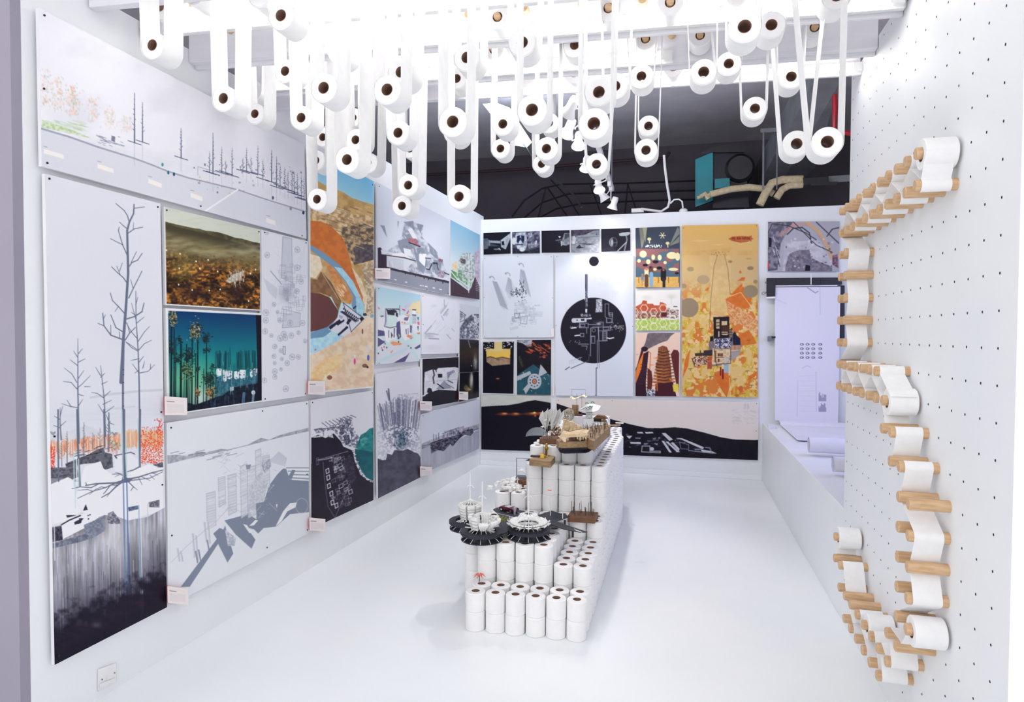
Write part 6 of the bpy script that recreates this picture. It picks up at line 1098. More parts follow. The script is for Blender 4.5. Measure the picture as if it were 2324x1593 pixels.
A = Art(t([(85, 968), (470, 968), (463, 1515), (83, 1513)]), 'B', (236, 206, 188), .034, 1.0)
A.npoly(u([(75, 1120), (95, 1080), (115, 1000), (130, 993), (355, 993), (320, 1020), (290, 1060), (230, 1080), (150, 1120), (110, 1140)]), (110, 98, 106), (126, 114, 120), 7, 3)
A.poly(u([(10, 1310), (70, 1180), (125, 1150), (100, 1420), (100, 1550), (8, 1550)]), (54, 28, 46)); A.poly(u([(10, 1340), (60, 1170), (82, 1160), (60, 1310), (10, 1440)]), (232, 128, 50)); A.poly(u([(20, 1290), (60, 1140), (90, 1120), (70, 1180), (30, 1270)]), (70, 34, 46)); A.ell(*u([(88, 1135)])[0], 7.6, 6, (44, 26, 44))
for k in range(9): A.line(u([(55 - k * 3, 1270 + k * 28), (110, 1278 + k * 28)]), 1, (74, 44, 60), .8)
A.line(u([(128, 1160), (142, 1170), (128, 1420), (120, 1440), (150, 1460), (195, 1450)]), 1.8, (226, 120, 50)); A.poly(u([(320, 1180), (345, 1140), (380, 1145), (395, 1170), (390, 1520), (370, 1450), (340, 1300)]), (96, 40, 42)); A.npoly(u([(210, 1120), (250, 1105), (285, 1115), (300, 1150), (320, 1280), (330, 1440), (200, 1440), (185, 1260), (205, 1240)]), (120, 66, 40), (150, 92, 56), 3, 3)
for k in range(11): y = 1150 + k * 27; w = 44 + k * 5; A.poly(u([(250 - w + 5, y), (256, y + 12), (250 + w + 12, y), (256, y + 5), (250 - w + 5, y - 8)]), (206, 128, 70) if k > 5 else (150, 104, 66)); A.line(u([(250 - w + 5, y + 6), (260, y + 17), (250 + w + 14, y + 4)]), 1.4, (76, 34, 36))
A.poly(u([(185, 1440), (340, 1430), (370, 1555), (180, 1555)]), (70, 26, 40)); A.poly(u([(115, 1300), (150, 1330), (160, 1400), (150, 1500), (112, 1495)]), (96, 44, 42)); A.line(u([(195, 1360), (200, 1500)]), 2, (220, 120, 50)); A.line(u([(310, 1400), (350, 1420)]), 2, (230, 130, 60)); A.poly(u([(335, 1450), (385, 1440), (390, 1505), (345, 1510)]), (226, 206, 80))
A.npoly(u([(105, 1490), (185, 1490), (180, 1555), (100, 1550)]), (236, 238, 242), (60, 58, 84), 2, 3); A.poly(u([(165, 1215), (210, 1205), (210, 1222)]), (232, 120, 60)); A.poly(u([(130, 1270), (180, 1275), (135, 1280)]), (232, 120, 60)); A.poly(u([(15, 1182), (40, 1180), (20, 1188)]), (232, 120, 60)); A.poly(u([(8, 1460), (100, 1440), (105, 1550), (8, 1550)]), (52, 24, 40))
finish(A, 'art_panel', 'poster of smoking brown towers with stacked discs, lowest of its column', GB)

# ---- B13 orange zeppelin map
A = Art(t([(485, 45), (1140, 32), (1137, 1527), (485, 1515)]), 'B', (218, 178, 110), step=1.3)
w = T(1545, 660, 6.372)
A.vgrad((222, 176, 98), (206, 178, 128), 0, .3); A.npoly(t([(485, 265), (700, 260), (900, 230), (1140, 265), (1140, 300), (485, 300)]), (204, 160, 92), (216, 176, 110), 12, 2, .6)
for p in ([(555, 180), (620, 165), (740, 175), (640, 188)], [(740, 205), (800, 205), (860, 200), (800, 218)], [(1040, 185), (1110, 178), (1060, 195)]): A.poly(t(p), (226, 190, 130), .8)
i = np.nonzero(A.v > .30)[0]; n = fbm(A.X[i] / 17, A.Y[i] / 24, 21, 3); m = fbm(A.X[i] / 8, A.Y[i] / 8, 31, 5); f = np.clip((A.v[i] - .30) / .16, 0, 1)
c = np.where((n > .56)[:, None], np.array((210, 118, 48)), np.where((n > .40)[:, None], np.array((206, 172, 56)), np.array((222, 186, 118)))); c = np.where(((m > .57) & (n > .36))[:, None], np.array((228, 196, 134)), c); edge = (np.abs(n - .48) < .008)[:, None]; c = np.where(edge, np.array((226, 204, 140)), c)
A.C[i] = A.C[i] * (1 - f[:, None] * .9) + c * f[:, None] * .9
A.npoly(t([(720, 300), (900, 300), (900, 660), (860, 830), (740, 830)]), (212, 178, 120), (220, 188, 132), 8, 2, .8)
for p in ([(860, 680), (920, 640), (1010, 570), (1090, 650), (1060, 760), (900, 760)], [(965, 520), (1000, 490), (1030, 490), (1020, 520)], [(900, 640), (1000, 545), (1005, 570), (930, 640)], [(490, 1360), (510, 1200), (555, 1110), (540, 1250)], [(760, 1310), (900, 1270), (905, 1400), (870, 1525), (800, 1420)], [(1045, 1380), (1060, 1340), (1130, 1300), (1110, 1350)], [(960, 1000), (1060, 940), (1130, 1060), (1000, 1080)], [(680, 605), (700, 580), (722, 580), (710, 608)], [(975, 440), (990, 430), (1000, 450), (985, 460)]): A.npoly(t(p), (214, 118, 50), (206, 108, 44), 6, 2)
A.npoly(t([(860, 690), (1000, 760), (1130, 860), (1130, 980), (1000, 900), (900, 880)]), (226, 186, 140), (206, 120, 66), 2.4, 9, .85)
for x, y, rx, ry, c in ((543, 752, 22.5, 22, (150, 132, 108)), (1076, 612, 16.5, 14.5, (152, 134, 106)), (558, 420, 8, 5.2, (168, 146, 110)), (1074, 412, 7.4, 4.4, (150, 126, 92)), (498, 565, 7, 5.4, (164, 142, 108)), (1118, 528, 5, 4.4, (160, 138, 104)), (668, 510, 14, 10.4, (178, 156, 118)), (900, 356, 4.4, 3, (160, 134, 94)), (1060, 330, 7, 2.2, (190, 160, 100))): A.ell(*t([(x, y)])[0], rx, ry, c)
A.line(t([(790, 300), (760, 400), (735, 660), (720, 930)]), 1.0, (150, 124, 90)); A.line(t([(850, 295), (880, 420), (900, 640)]), 1.0, (150, 124, 90)); A.line(t([(900, 655), (990, 620), (1080, 740), (1140, 870)]), .9, (230, 204, 140)); A.speck(26, (1612, 1655, 570, 580), (.6, 1.6), [(160, 124, 80), (206, 170, 110)], .8)
A.poly(t([(885, 158), (920, 140), (1000, 133), (1060, 138), (1085, 128), (1085, 150), (1100, 156), (1085, 165), (1082, 185), (1060, 172), (990, 184), (915, 178)]), (190, 100, 52)); A.line(t([(890, 160), (1095, 158)]), .8, (160, 76, 40)); A.line(t([(930, 176), (990, 188), (1060, 178)]), 1.2, (130, 60, 36))
x0, y0 = t([(912, 146)])[0]; k = 0
for ch in 'THE NEW FUTURE':
    for r in range(5):
        for b in range(3):
            if FONT[ch][r] >> (2 - b) & 1: A.mix(A.box(x0 + k * 3.05 + b * .85 - .45, x0 + k * 3.05 + b * .85 + .45, y0 + r * 1.15 - .6, y0 + r * 1.15 + .6), (110, 44, 30))
    k += 1
A.ell(*w([(640, 790)])[0], 37, 34, (120, 108, 112)); BL, CR = (34, 26, 34), (220, 196, 160)
for p, c in (([(470, 380), (700, 370), (710, 680), (480, 700)], BL), ([(510, 415), (560, 410), (560, 450), (510, 455)], (196, 170, 130)), ([(510, 465), (560, 462), (560, 500), (512, 505)], (180, 156, 120)), ([(512, 515), (562, 512), (562, 548), (514, 548)], (196, 170, 130)), ([(590, 440), (670, 436), (672, 495), (592, 500)], (206, 180, 140)), ([(590, 505), (700, 500), (700, 580), (590, 590)], (72, 44, 36)), ([(590, 592), (680, 590), (680, 604), (590, 606)], CR), ([(590, 622), (700, 618), (660, 640), (590, 634)], CR), ([(540, 585), (560, 585), (560, 660), (540, 670)], (196, 170, 130)), ([(425, 660), (470, 655), (470, 725), (425, 730)], BL), ([(700, 560), (745, 535), (745, 720), (710, 760)], BL), ([(745, 640), (785, 580), (805, 640), (860, 690), (860, 780), (760, 780)], (30, 28, 50)), ([(480, 700), (720, 680), (720, 830), (490, 830)], (196, 190, 192)), ([(460, 830), (720, 830), (730, 1060), (460, 1080)], CR), ([(488, 865), (512, 862), (512, 1035), (488, 1035)], (136, 92, 36)), ([(535, 905), (562, 903), (562, 945), (535, 950)], (104, 58, 30)), ([(570, 905), (612, 903), (612, 948), (570, 948)], (104, 58, 30)), ([(535, 985), (560, 983), (560, 1028), (535, 1030)], (104, 58, 30)), ([(620, 960), (720, 950), (720, 1045), (620, 1045)], (200, 188, 176)), ([(330, 860), (460, 855), (455, 940), (330, 940)], (52, 46, 50)), ([(200, 905), (330, 895), (330, 940), (210, 945)], (60, 54, 54)), ([(275, 860), (290, 858), (290, 900), (275, 900)], (60, 54, 54)), ([(385, 955), (450, 950), (450, 1015), (385, 1015)], (176, 84, 56)), ([(385, 1020), (450, 1020), (450, 1130), (385, 1130)], (170, 80, 56)), ([(150, 965), (380, 940), (380, 1060), (200, 1090)], (190, 140, 116)), ([(450, 1070), (620, 1045), (620, 1070), (450, 1095)], (130, 120, 116)), ([(625, 1055), (690, 1050), (690, 1185), (625, 1185)], (150, 176, 190)), ([(690, 1050), (720, 1050), (715, 1225), (692, 1225)], (216, 196, 160)), ([(595, 1060), (620, 1060), (620, 1120), (595, 1120)], CR), ([(568, 1100), (586, 1100), (586, 1225), (568, 1225)], (116, 18, 40)), ([(595, 1130), (620, 1130), (620, 1275), (597, 1275)], (126, 14, 40)), ([(720, 790), (865, 785), (868, 860), (720, 880)], (206, 180, 146)), ([(720, 880), (870, 870), (840, 930), (760, 1000), (725, 1010)], (158, 152, 152))): A.poly(w(p), c)
i = A.inside(w([(490, 690), (720, 690), (720, 830), (490, 830)])); n = fbm(A.X[i] / 1.8, A.Y[i] / 1.8, 3, 3)[:, None]; A.C[i] = np.where(n > .5, np.array((206, 200, 200)), np.array((60, 60, 96))); i = A.inside(w([(150, 965), (380, 940), (380, 1060), (200, 1100)])); n = fbm(A.X[i] / 2, A.Y[i] / 2, 5, 3)[:, None]; A.C[i] = np.where(n > .53, np.array((216, 190, 160)), np.where(n > .44, np.array((176, 92, 70)), np.array((70, 60, 60))))
for k in range(5): A.line(w([(700 + k, 570 + k * 24), (745, 568 + k * 24)]), 1.0, (206, 180, 140))
for k in range(7): A.line(w([(735 + k * 20, 790), (735 + k * 20, 850)]), .9, (120, 60, 50))
for k in range(40): x, y = A.rng.uniform(465, 725), A.rng.uniform(835, 1060); A.frame(w([(x, y), (x + 24, y), (x + 24, y + 14), (x, y + 14)]), .5, (130, 100, 80), .7)
A.frame(w([(480, 840), (720, 835), (720, 1050), (520, 1060), (520, 1085)]), 1, (90, 66, 56)); A.line(w([(520, 965), (620, 962)]), 1.2, (110, 84, 70)); A.ell(*w([(868, 1412)])[0], 6, 6, (200, 100, 50)); A.line(w([(850, 1440), (868, 1470), (885, 1440)]), 1.2, (190, 96, 50)); A.line(w([(705, 1260), (720, 1530)]), 1.0, (232, 210, 150))
for x, y in ((300, 545), (985, 712), (140, 1125), (435, 1238), (960, 1158), (780, 1275), (1020, 1365), (805, 1510)): A.line(w([(x - 26, y + 4), (x, y), (x + 26, y - 2)]), 1.2, (120, 104, 40)); A.line(w([(x, y), (x + 4, y + 30)]), .9, (130, 110, 46))
finish(A, 'art_panel', 'tall orange and yellow map panel with a small brown zeppelin', GB, ((.02, .015), (.98, .01), (.99, .5), (.03, .985), (.97, .985)), edge=mat('ochre_board_edge', (196, 158, 96), .6, noise=(186, 148, 88), nscale=5))

# ---- B14 / B15 black mountain strips
t = T(1080, 860, 3.4176); MB_ = (18, 16, 28)
A = Art([(1092.3, 895), (1249.7, 899), (1249.7, 1025), (1092.3, 1020)], 'B', (186, 190, 184), step=1.2)
A.fog((220, 222, 218), lambda s: fbm(s.X / 20, s.Y / 8, 3), .5); A.poly(t([(40, 215), (150, 208), (250, 203), (330, 190), (400, 172), (460, 164), (540, 178), (585, 186), (585, 600), (40, 600)]), MB_)
for x, y, rx in ((215, 272, 30), (305, 273, 32), (440, 270, 44), (500, 268, 26)): A.ell(*t([(x, y)])[0], rx / 3.4, 2.6, (200, 84, 40), .8, .9); A.ell(*t([(x + 8, y - 3)])[0], rx / 6, 1.8, (248, 176, 90), .95, .6)
A.ell(*t([(455, 262)])[0], 3, 2, (252, 220, 110), 1, .4); A.line(t([(150, 275), (580, 268)]), 1.4, (110, 54, 44), .6); A.ell(*t([(460, 285)])[0], 2, 2.6, (220, 100, 40), .9, .5)
finish(A, 'art_panel', 'black mountain panel with glowing orange fires, beside the wall corner', GB)
A = Art([(1263.5, 903.3), (1722, 912), (1720, 1044.3), (1263.5, 1027)], 'B', (222, 214, 210), step=1.4)
A.npoly(t([(627, 190), (730, 225), (830, 262), (950, 285), (1080, 320), (1200, 352), (1330, 380), (1430, 382), (1540, 374), (1640, 384), (1780, 418), (1900, 452), (2000, 468), (2100, 472), (2200, 474), (2200, 640), (627, 600)]), MB_, (24, 21, 34), 12, 2)
for k in range(90): x, y = A.rng.gauss(1420, 120), A.rng.gauss(475, 36); w_, h = A.rng.uniform(6, 44), A.rng.uniform(3, 14); A.poly(t([(x, y), (x + w_, y + 3), (x + w_ - 4, y + h), (x - 3, y + h - 2)]), A.rng.choice([(60, 60, 80), (110, 114, 130), (36, 34, 50), (44, 42, 60), (150, 154, 168), (28, 26, 40)]), .8)
for p in ([(1250, 412), (1290, 410), (1300, 422), (1255, 422)], [(1165, 440), (1215, 440), (1190, 465)], [(1195, 488), (1280, 490), (1280, 505), (1200, 502)], [(1440, 420), (1470, 418), (1530, 470), (1500, 480)], [(1440, 480), (1460, 480), (1520, 570), (1500, 570)], [(1470, 485), (1490, 485), (1580, 565), (1560, 568)], [(1510, 495), (1530, 490), (1580, 540), (1575, 560)], [(1310, 412), (1370, 410), (1380, 420), (1320, 424)], [(1550, 458), (1600, 460), (1700, 500), (1770, 530), (1760, 545), (1690, 515), (1595, 470)], [(1740, 545), (1830, 560), (1870, 578), (1760, 572)]): A.poly(t(p), (196, 200, 210))
A.ell(*t([(1365, 542)])[0], 5, 4, (190, 194, 204)); A.frame(t([(1290, 520), (1350, 520), (1350, 560), (1430, 560), (1430, 572), (1285, 565)]), 1.4, (170, 174, 188)); A.frame(t([(1580, 490), (1650, 510), (1650, 545), (1590, 540)]), 1.4, (110, 112, 130)); A.line(t([(1650, 555), (1830, 575), (1815, 535), (1780, 530)]), 1.6, (140, 144, 160)); A.poly(t([(1690, 540), (1740, 540), (1740, 552), (1700, 552)]), (120, 122, 140))
for k in range(60): x, y = A.rng.uniform(1980, 2160), A.rng.uniform(235, 350); L = A.rng.uniform(10, 40); A.line(t([(x, y), (x + L, y + A.rng.uniform(-10, 10))]), .7, (186, 182, 184), .6) if abs(y - 235 - (x - 1980) * .2) < 110 else None
for x in (2080, 2092, 2106, 2116): A.line(t([(x, 195), (x + 1, 232)]), .8, (176, 172, 176))
A.line(t([(1245, 140), (1248, 232)]), .6, (200, 194, 192)); A.speck(6, (1400, 1720, 905, 990), (.5, .8), [(190, 184, 182)], .8)
finish(A, 'art_panel', 'long panel of a black mountain slope with a pale settlement', GB, ((.01, .04), (.29, .03), (.99, .03), (.99, .5)))

# ---- B16 picture in the alcove
t = T(1700, 480, 2.489)
A = Art(t([(107, 58), (510, 55), (508, 338), (105, 338)]), 'B', (172, 172, 188), step=1.2)
A.npoly(t([(107, 58), (250, 58), (180, 180), (160, 330), (107, 338)]), (92, 90, 108), (140, 138, 156), 6, 3); A.npoly(t([(200, 170), (400, 165), (470, 250), (480, 338), (190, 338)]), (200, 198, 212), (180, 178, 194), 9, 5); A.npoly(t([(205, 310), (225, 240), (270, 220), (340, 215), (350, 260), (410, 290), (470, 310), (470, 338), (205, 338)]), (110, 104, 122), (140, 134, 150), 5, 4)
A.line(t([(180, 130), (250, 80), (330, 70), (380, 110), (440, 200), (480, 290)]), 9, (200, 146, 140), .6); A.line(t([(330, 60), (400, 120), (450, 210), (490, 300)]), 8, (206, 176, 126), .6); A.line(t([(200, 140), (260, 95), (330, 90), (370, 120), (430, 220)]), 5, (150, 180, 196), .55)
A.line(t([(215, 130), (250, 95), (300, 90), (340, 120), (355, 180)]), 2.2, (60, 58, 74)); A.line(t([(108, 120), (130, 70), (220, 80), (320, 120), (380, 160)]), 1.6, (60, 58, 74)); A.line(t([(440, 140), (470, 100), (510, 90)]), 2, (60, 58, 76)); A.line(t([(380, 60), (508, 180)]), 2.4, (84, 82, 100)); A.line(t([(250, 58), (380, 190), (470, 230)]), 1.4, (60, 58, 76))
A.speck(60, (1785, 1890, 540, 610), (.8, 2.6), [(70, 66, 84), (226, 225, 234), (120, 116, 134)], .6); A.poly(t([(105, 285), (112, 285), (112, 322), (105, 322)]), (230, 60, 80)); A.poly(t([(110, 145), (128, 150), (126, 200), (112, 200)]), (30, 28, 40)); A.poly(t([(320, 300), (345, 305), (345, 335), (315, 335)]), (28, 26, 40)); A.streaks(16, (1752, 1768, 535, 600), (5, 14), [(40, 38, 52), (220, 219, 230)], 1.2, .7, (.3, 1)); A.npoly(t([(470, 250), (500, 240), (505, 320), (470, 300)]), (96, 70, 90), (150, 120, 140), 2, 2)
finish(A, 'art_panel', 'grey picture with a faded rainbow, hung above the plotter', GB)

# ------------------------------------------------------------------ caption cards with red edges
M_CARDEDGE = mat('red_card_edge', (240, 140, 148), .5, noise=(236, 128, 138), nscale=8)
CARDS = [([(374, 899), (425, 903), (425, 942), (374.5, 942)], 'L', .055, 'caption card with red edge under the teal forest print'), ([(380, 1330), (427, 1336), (428, 1373.5), (381, 1368)], 'L', .055, 'caption card with red edge at the lake panel foot'),
         ([(699.4, 864), (738, 865), (738, 896), (699.4, 895)], 'L', .055, 'caption card at the foot of the desert river collage'), ([(702, 1174), (738.5, 1178), (737.5, 1206), (703, 1203.5)], 'L', .055, 'caption card with red edge under the teal sea panel'),
         ([(851.5, 608), (886, 609), (885.5, 633), (852, 632)], 'L', .055, 'caption card on the grey house collage panel'), ([(953, 910), (980.5, 911), (980, 931.5), (954, 931)], 'L', .055, 'caption card beside the windscreen panel'),
         ([(1042, 888.5), (1062.5, 889), (1062.5, 908), (1042, 906.6)], 'L', .055, 'caption card under the feathery plant picture'), ([(953.5, 1058), (980.5, 1060), (980, 1077), (954, 1081)], 'L', .055, 'caption card at the foot of the long blue building panel'),
         ([(1251, 747), (1257, 745), (1257, 764), (1251, 765)], 'B', .05, 'narrow pinkish caption card beside the striped towers drawing'), ([(1254, 876), (1258, 875), (1258, 897), (1254, 898)], 'B', .05, 'narrow pinkish caption card beside the teal plaza panel')]
for q, pl, off, lab in CARDS:
    A = Art(q, pl, (232, 226, 228), off, .7)
    if pl == 'L':
        X = lambda f, g: (q[0][0] + (q[1][0] - q[0][0]) * f, q[0][1] + (q[1][1] - q[0][1]) * f + (q[3][1] - q[0][1]) * g)
        A.line([X(.10, .18), X(.80, .18)], .5, (190, 184, 190), .6); A.line([X(.10, .26), X(.42, .26)], 1.1, (110, 106, 116), .9)
        for k in range(9): A.line([X(.10, .40 + k * .055), X(.86 if k < 8 else .5, .40 + k * .055)], .5, (186, 180, 186), .75)
    finish(A, 'caption_card', lab, 'caption cards', thick=.004, edge=M_CARDEDGE)

# ================================================================== PLOTTER AND PAPERS IN THE ALCOVE
t = T(1700, 480, 2.489)
def bq(pts, off): return [at(x, y, 1, BACK - off) for x, y in t(pts)]
p = bq([(100, 480)], 0)[0]
th = thing('plotter', 'black wall mounted plotter bar feeding the hanging drawing', 'plotter', tuple(p))
M_PLOT = mat('plotter_black', (26, 22, 30), .4, noise=(32, 28, 36), nscale=8)
def slab(pts, o0, o1, nm, m, par, **k): return MB().hexa(bq(pts, o0), bq(pts, o1)).build(nm, m, par, **k)
slab([(100, 376), (525, 372), (525, 412), (112, 418), (100, 405)], .005, .12, 'rail', M_PLOT, th, bevel=.004)
slab([(98, 376), (150, 376), (148, 480), (98, 482)], .005, .14, 'end_housing', M_PLOT, th, bevel=.004)
slab([(98, 482), (148, 480), (148, 490), (98, 492)], .005, .14, 'end_cap', M_WHITEM, th)
slab([(360, 376), (405, 374), (405, 412), (360, 414)], .12, .15, 'pen_carriage', M_PLOT, th, bevel=.003)
slab([(347, 350), (354, 350), (354, 412), (347, 412)], .12, .13, 'pen', M_WHITEM, th)
slab([(112, 418), (500, 414), (500, 420), (112, 424)], .02, .125, 'roller', M_WHITEM, th)
MB().tube(bq([(100, 400), (92, 402)], .13), .01).tube(bq([(100, 455), (80, 455), (72, 462), (76, 470), (92, 462), (100, 458)], .13), .004, 6).build('lever', M_STEEL, th)
slab([(104, 706), (130, 704), (130, 730), (104, 732)], .005, .10, 'lower_bracket', M_STEEL, th); slab([(128, 705), (150, 705), (150, 715), (128, 715)], .005, .10, 'lower_roller', M_PLOT, th)
slab([(508, 418), (540, 418), (540, 720), (508, 720)], .003, .05, 'back_plate', M_PLOT, th)
# hanging plotted sheet (front printed grid) that sweeps onto the bench
A = Art(t([(146, 428), (503, 426), (503, 1182), (146, 1180)]), 'B', (222, 222, 238), .10, 1.4)
for r in range(4):
    for c in range(4):
        x, y = 298 + c * 32 + (8 if c == 3 else 0), 750 + r * 25; a = t([(x, y)])[0]; A.ring(a[0], a[1], 3.2, 2.2, 1.2, (84, 82, 110)); A.ell(a[0] + 3, a[1], 1.6, 1.6, (90, 88, 116))
for x0, y0 in ((395, 1070), (395, 1130)):
    for k in range(10): A.line(t([(x0 + k * 4.3, y0), (x0 + k * 4.3, y0 - A.rng.uniform(10, 50))]), 1.0, (120, 118, 156), .8)
A.line(t([(378, 905), (380, 1130)]), .8, (176, 174, 206), .8); A.line(t([(275, 955), (272, 1160)]), .8, (188, 186, 214), .8)
for k in range(8): A.line(t([(285, 930 + k * 28), (370, 926 + k * 29)]), .6, (196, 195, 220), .7)
A.line(t([(300, 885), (330, 870), (345, 880)]), .8, (180, 178, 208)); A.line(t([(330, 430), (375, 460), (390, 450)]), 1.2, (130, 128, 160)); A.line(t([(400, 430), (402, 580)]), .7, (180, 178, 206)); A.line(t([(160, 500), (210, 520)]), 3, (206, 206, 226), .6)
TL, TR, BR, BL = A.P4
sh = thing('plotted_drawing', 'long bluish white sheet of drawings hanging from the plotter onto the bench', 'drawing', tuple((BL + BR) / 2))
ink_mesh(A, (BL + BR) / 2, sh)
M_SHEET = mat('plotter_paper', (232, 232, 242), .7, noise=(226, 226, 238), nscale=4)
back = [(TL + np.array((0, .001, 0)), TR + np.array((0, .001, 0))), (BL + np.array((0, .001, 0)), BR + np.array((0, .001, 0)))]
zb = 0.625
L0, R0 = BL[0], BR[0]
prof = [(TL[1] + .0012, TL[2]), (BL[1] + .0012, BL[2])]
sweep = [(BL[1] + .001, BL[2])] + [(BL[1] - 0.10 * math.sin(a) - 0.0, zb + (BL[2] - zb) * (1 - math.sin(a)) if False else zb + max(0, BL[2] - zb) * math.cos(a)) for a in np.linspace(0.15, PI / 2, 8)] + [(BL[1] - .30, zb + .0), (BL[1] - .75, zb), (BL[1] - 1.1, zb)]
MB().sheet([(L0, y, z) for y, z in prof], [(R0, y, z) for y, z in prof], .001).build('paper_back', M_SHEET, sh)
MB().sheet([(L0 + .04, y, z) for y, z in sweep], [(R0 + .25, y, z) for y, z in sweep], .001).build('paper_tail', M_SHEET, sh)
def scroll(x0, x1, y, r, label):
    pts = [(y + (r * (1 - .03 * a)) * math.cos(a), 0.629 + r + (r * (1 - .03 * a)) * math.sin(a)) for a in np.linspace(0.3, 9.0, 40)]
    o = MB().sheet([(x0, a, b) for a, b in pts], [(x1, a, b) for a, b in pts], .001).build('paper_scroll', M_SHEET); tag(o, label, 'paper scroll', 'paper scrolls on the bench')
q = [at(x, y, 2, .66) for x, y in ((1835, 1020), (1890, 1062))]
scroll(q[0][0], 1.75, q[0][1], .065, 'rolled white drawing on the bench, behind the other roll'); scroll(q[1][0], 1.75, q[1][1], .055, 'rolled white drawing on the bench, nearer the pegboard')
c0 = [at(x, y, 2, .613) for x, y in ((1742, 967), (1757, 967), (1760, 973), (1744, 974))]
tag(MB().hexa([(p[0], p[1], .6105) for p in c0], [(p[0], p[1], .64) for p in c0]).build('paper_box', M_EDGE), 'small white box at the far corner of the bench ledge', 'box')

# ================================================================== ARCHITECTURAL MODELS ON THE PLINTH
def G(x, y, z): p = at(x, y, 2, z); return (p[0], p[1])
def GP(pts, z): return [G(x, y, z) for x, y in pts]
M_ASPH = mat('charcoal_card', (44, 46, 60), .6, noise=(36, 38, 50), nscale=14)
M_CARD = mat('white_card', (238, 238, 236), .6, noise=(232, 232, 230), nscale=14)
M_BROWN = mat('brown_oak_block', (132, 92, 66), .6, noise=(100, 66, 46), scale=(4, 30, 30), nscale=4)
M_OAK = mat('weathered_timber', (170, 142, 108), .7, noise=(142, 114, 82), scale=(4, 26, 26), nscale=4)
M_CLAY = mat('cream_carved_plaster', (228, 206, 172), .8, noise=(206, 178, 140), nscale=22, bump=.6)
M_BRASS = mat('brass', (196, 160, 70), .3, metal=1.0, noise=(176, 140, 58), nscale=12)
M_PIN = mat('dark_pin_wire', (92, 76, 62), .5, noise=(76, 62, 50), nscale=20)
M_SMOKE = mat('smoked_acrylic', (26, 24, 44), .15, noise=(32, 26, 50), nscale=5)
M_CLEAR = mat('clear_acrylic_sheet', (226, 234, 240), .12, alpha=.45)
M_FIG = mat('pale_figure', (206, 208, 214), .6, noise=(190, 192, 200), nscale=20)
M_RED = mat('coral_red_card', (238, 110, 92), .5, noise=(228, 98, 82), nscale=10)
M_GREEN = mat('teal_card_arch', (44, 140, 126), .5, noise=(36, 126, 114), nscale=10)
def clip_disc(c, R, z0, z1, m, name, par, hole=0.0, n=56, off=(0, 0)):
    b = MB()
    if hole:
        b.lathe([(hole, z0), (R, z0), (R, z1), (hole, z1)], n, (c[0], c[1], 0), closed=True)
        hx, hy = off
        if hx or hy:
            pass
    else: b.lathe([(0, z0), (R, z0), (R, z1), (0, z1)], n, (c[0], c[1], 0))
    b.sm = [False] * len(b.f)
    return b.build(name, m, par)

# ---- black landscape of three linked rings with white towers, and the road running through
ZL, ZU = 0.4015, 0.447
D = [G(1064, 1181, ZU), G(1094, 1205, ZU), G(1199.5, 1200, ZU)]
R3 = [0.116, 0.121, 0.123]
land = thing('landscape_model', 'black card model of three linked rings carrying white towers', 'architectural model', (D[1][0], D[1][1], ZL))
for i, ((x, y), R) in enumerate(zip(D, R3)): clip_disc((x, y), R * .97, ZL + i * .0004, ZL + .006, M_ASPH, 'lower_disc', land)
for i, ((x, y), R) in enumerate(zip(D, R3)): clip_disc((x, y), R, ZU - .012 + i * .0005, ZU + .004, M_ASPH, 'upper_ring', land, hole=R * (.66 if i else .68))
for (x, y), R in zip(D, R3):
    b = MB()
    for k in range(5):
        a = 2 * PI * k / 5 + .9; b.tube([(x + R * .80 * math.cos(a), y + R * .80 * math.sin(a), ZL + .004), (x + R * .80 * math.cos(a), y + R * .80 * math.sin(a), ZU + .002)], .004, 6)
    b.build('spacer', M_ASPH, land)
# deck between the rings and the road arms
road = MB().prism(GP([(1140, 1212), (1128, 1200), (1136, 1186), (1142, 1178), (1119, 1157), (1128, 1153), (1166, 1155), (1186, 1160), (1218, 1171), (1252, 1160), (1294, 1173), (1262, 1184), (1290, 1194), (1333, 1208), (1318, 1209), (1280, 1202), (1252, 1192), (1244, 1197), (1236, 1188), (1210, 1183), (1178, 1185), (1160, 1194), (1151, 1208)], ZU + .001), ZU + .0005, ZU + .0045).build('road_deck', M_ASPH, land)
b = MB()
for p in ([(1126, 1164), (1180, 1177)], [(1165, 1160), (1222, 1179)], [(1176, 1169), (1184, 1171)], [(1192, 1173), (1204, 1176)], [(1150, 1162), (1160, 1164)]): a, c = GP(p, ZU + .0048); b.tube([(a[0], a[1], ZU + .0048), (c[0], c[1], ZU + .0048)], .0013, 4)
b.build('road_marking', M_CARD, road)
b = MB()
for k in range(8):
    a, c = GP([(1303 + k * 2.2, 1200 + k * .9), (1308 + k * 2.0, 1205 + k * .6)], ZU + .005); b.tube([(a[0], a[1], ZU + .0055), (c[0], c[1], ZU + .0055)], .0011, 4)
b.build('white_tracery', M_CARD, road)
b = MB()
for (x, y) in GP([(1150, 1180), (1215, 1180), (1255, 1175), (1282, 1180), (1300, 1201), (1140, 1162)], ZU): b.tube([(x, y, ZL), (x, y, ZU)], .006, 8)
b.build('deck_post', M_ASPH, land)
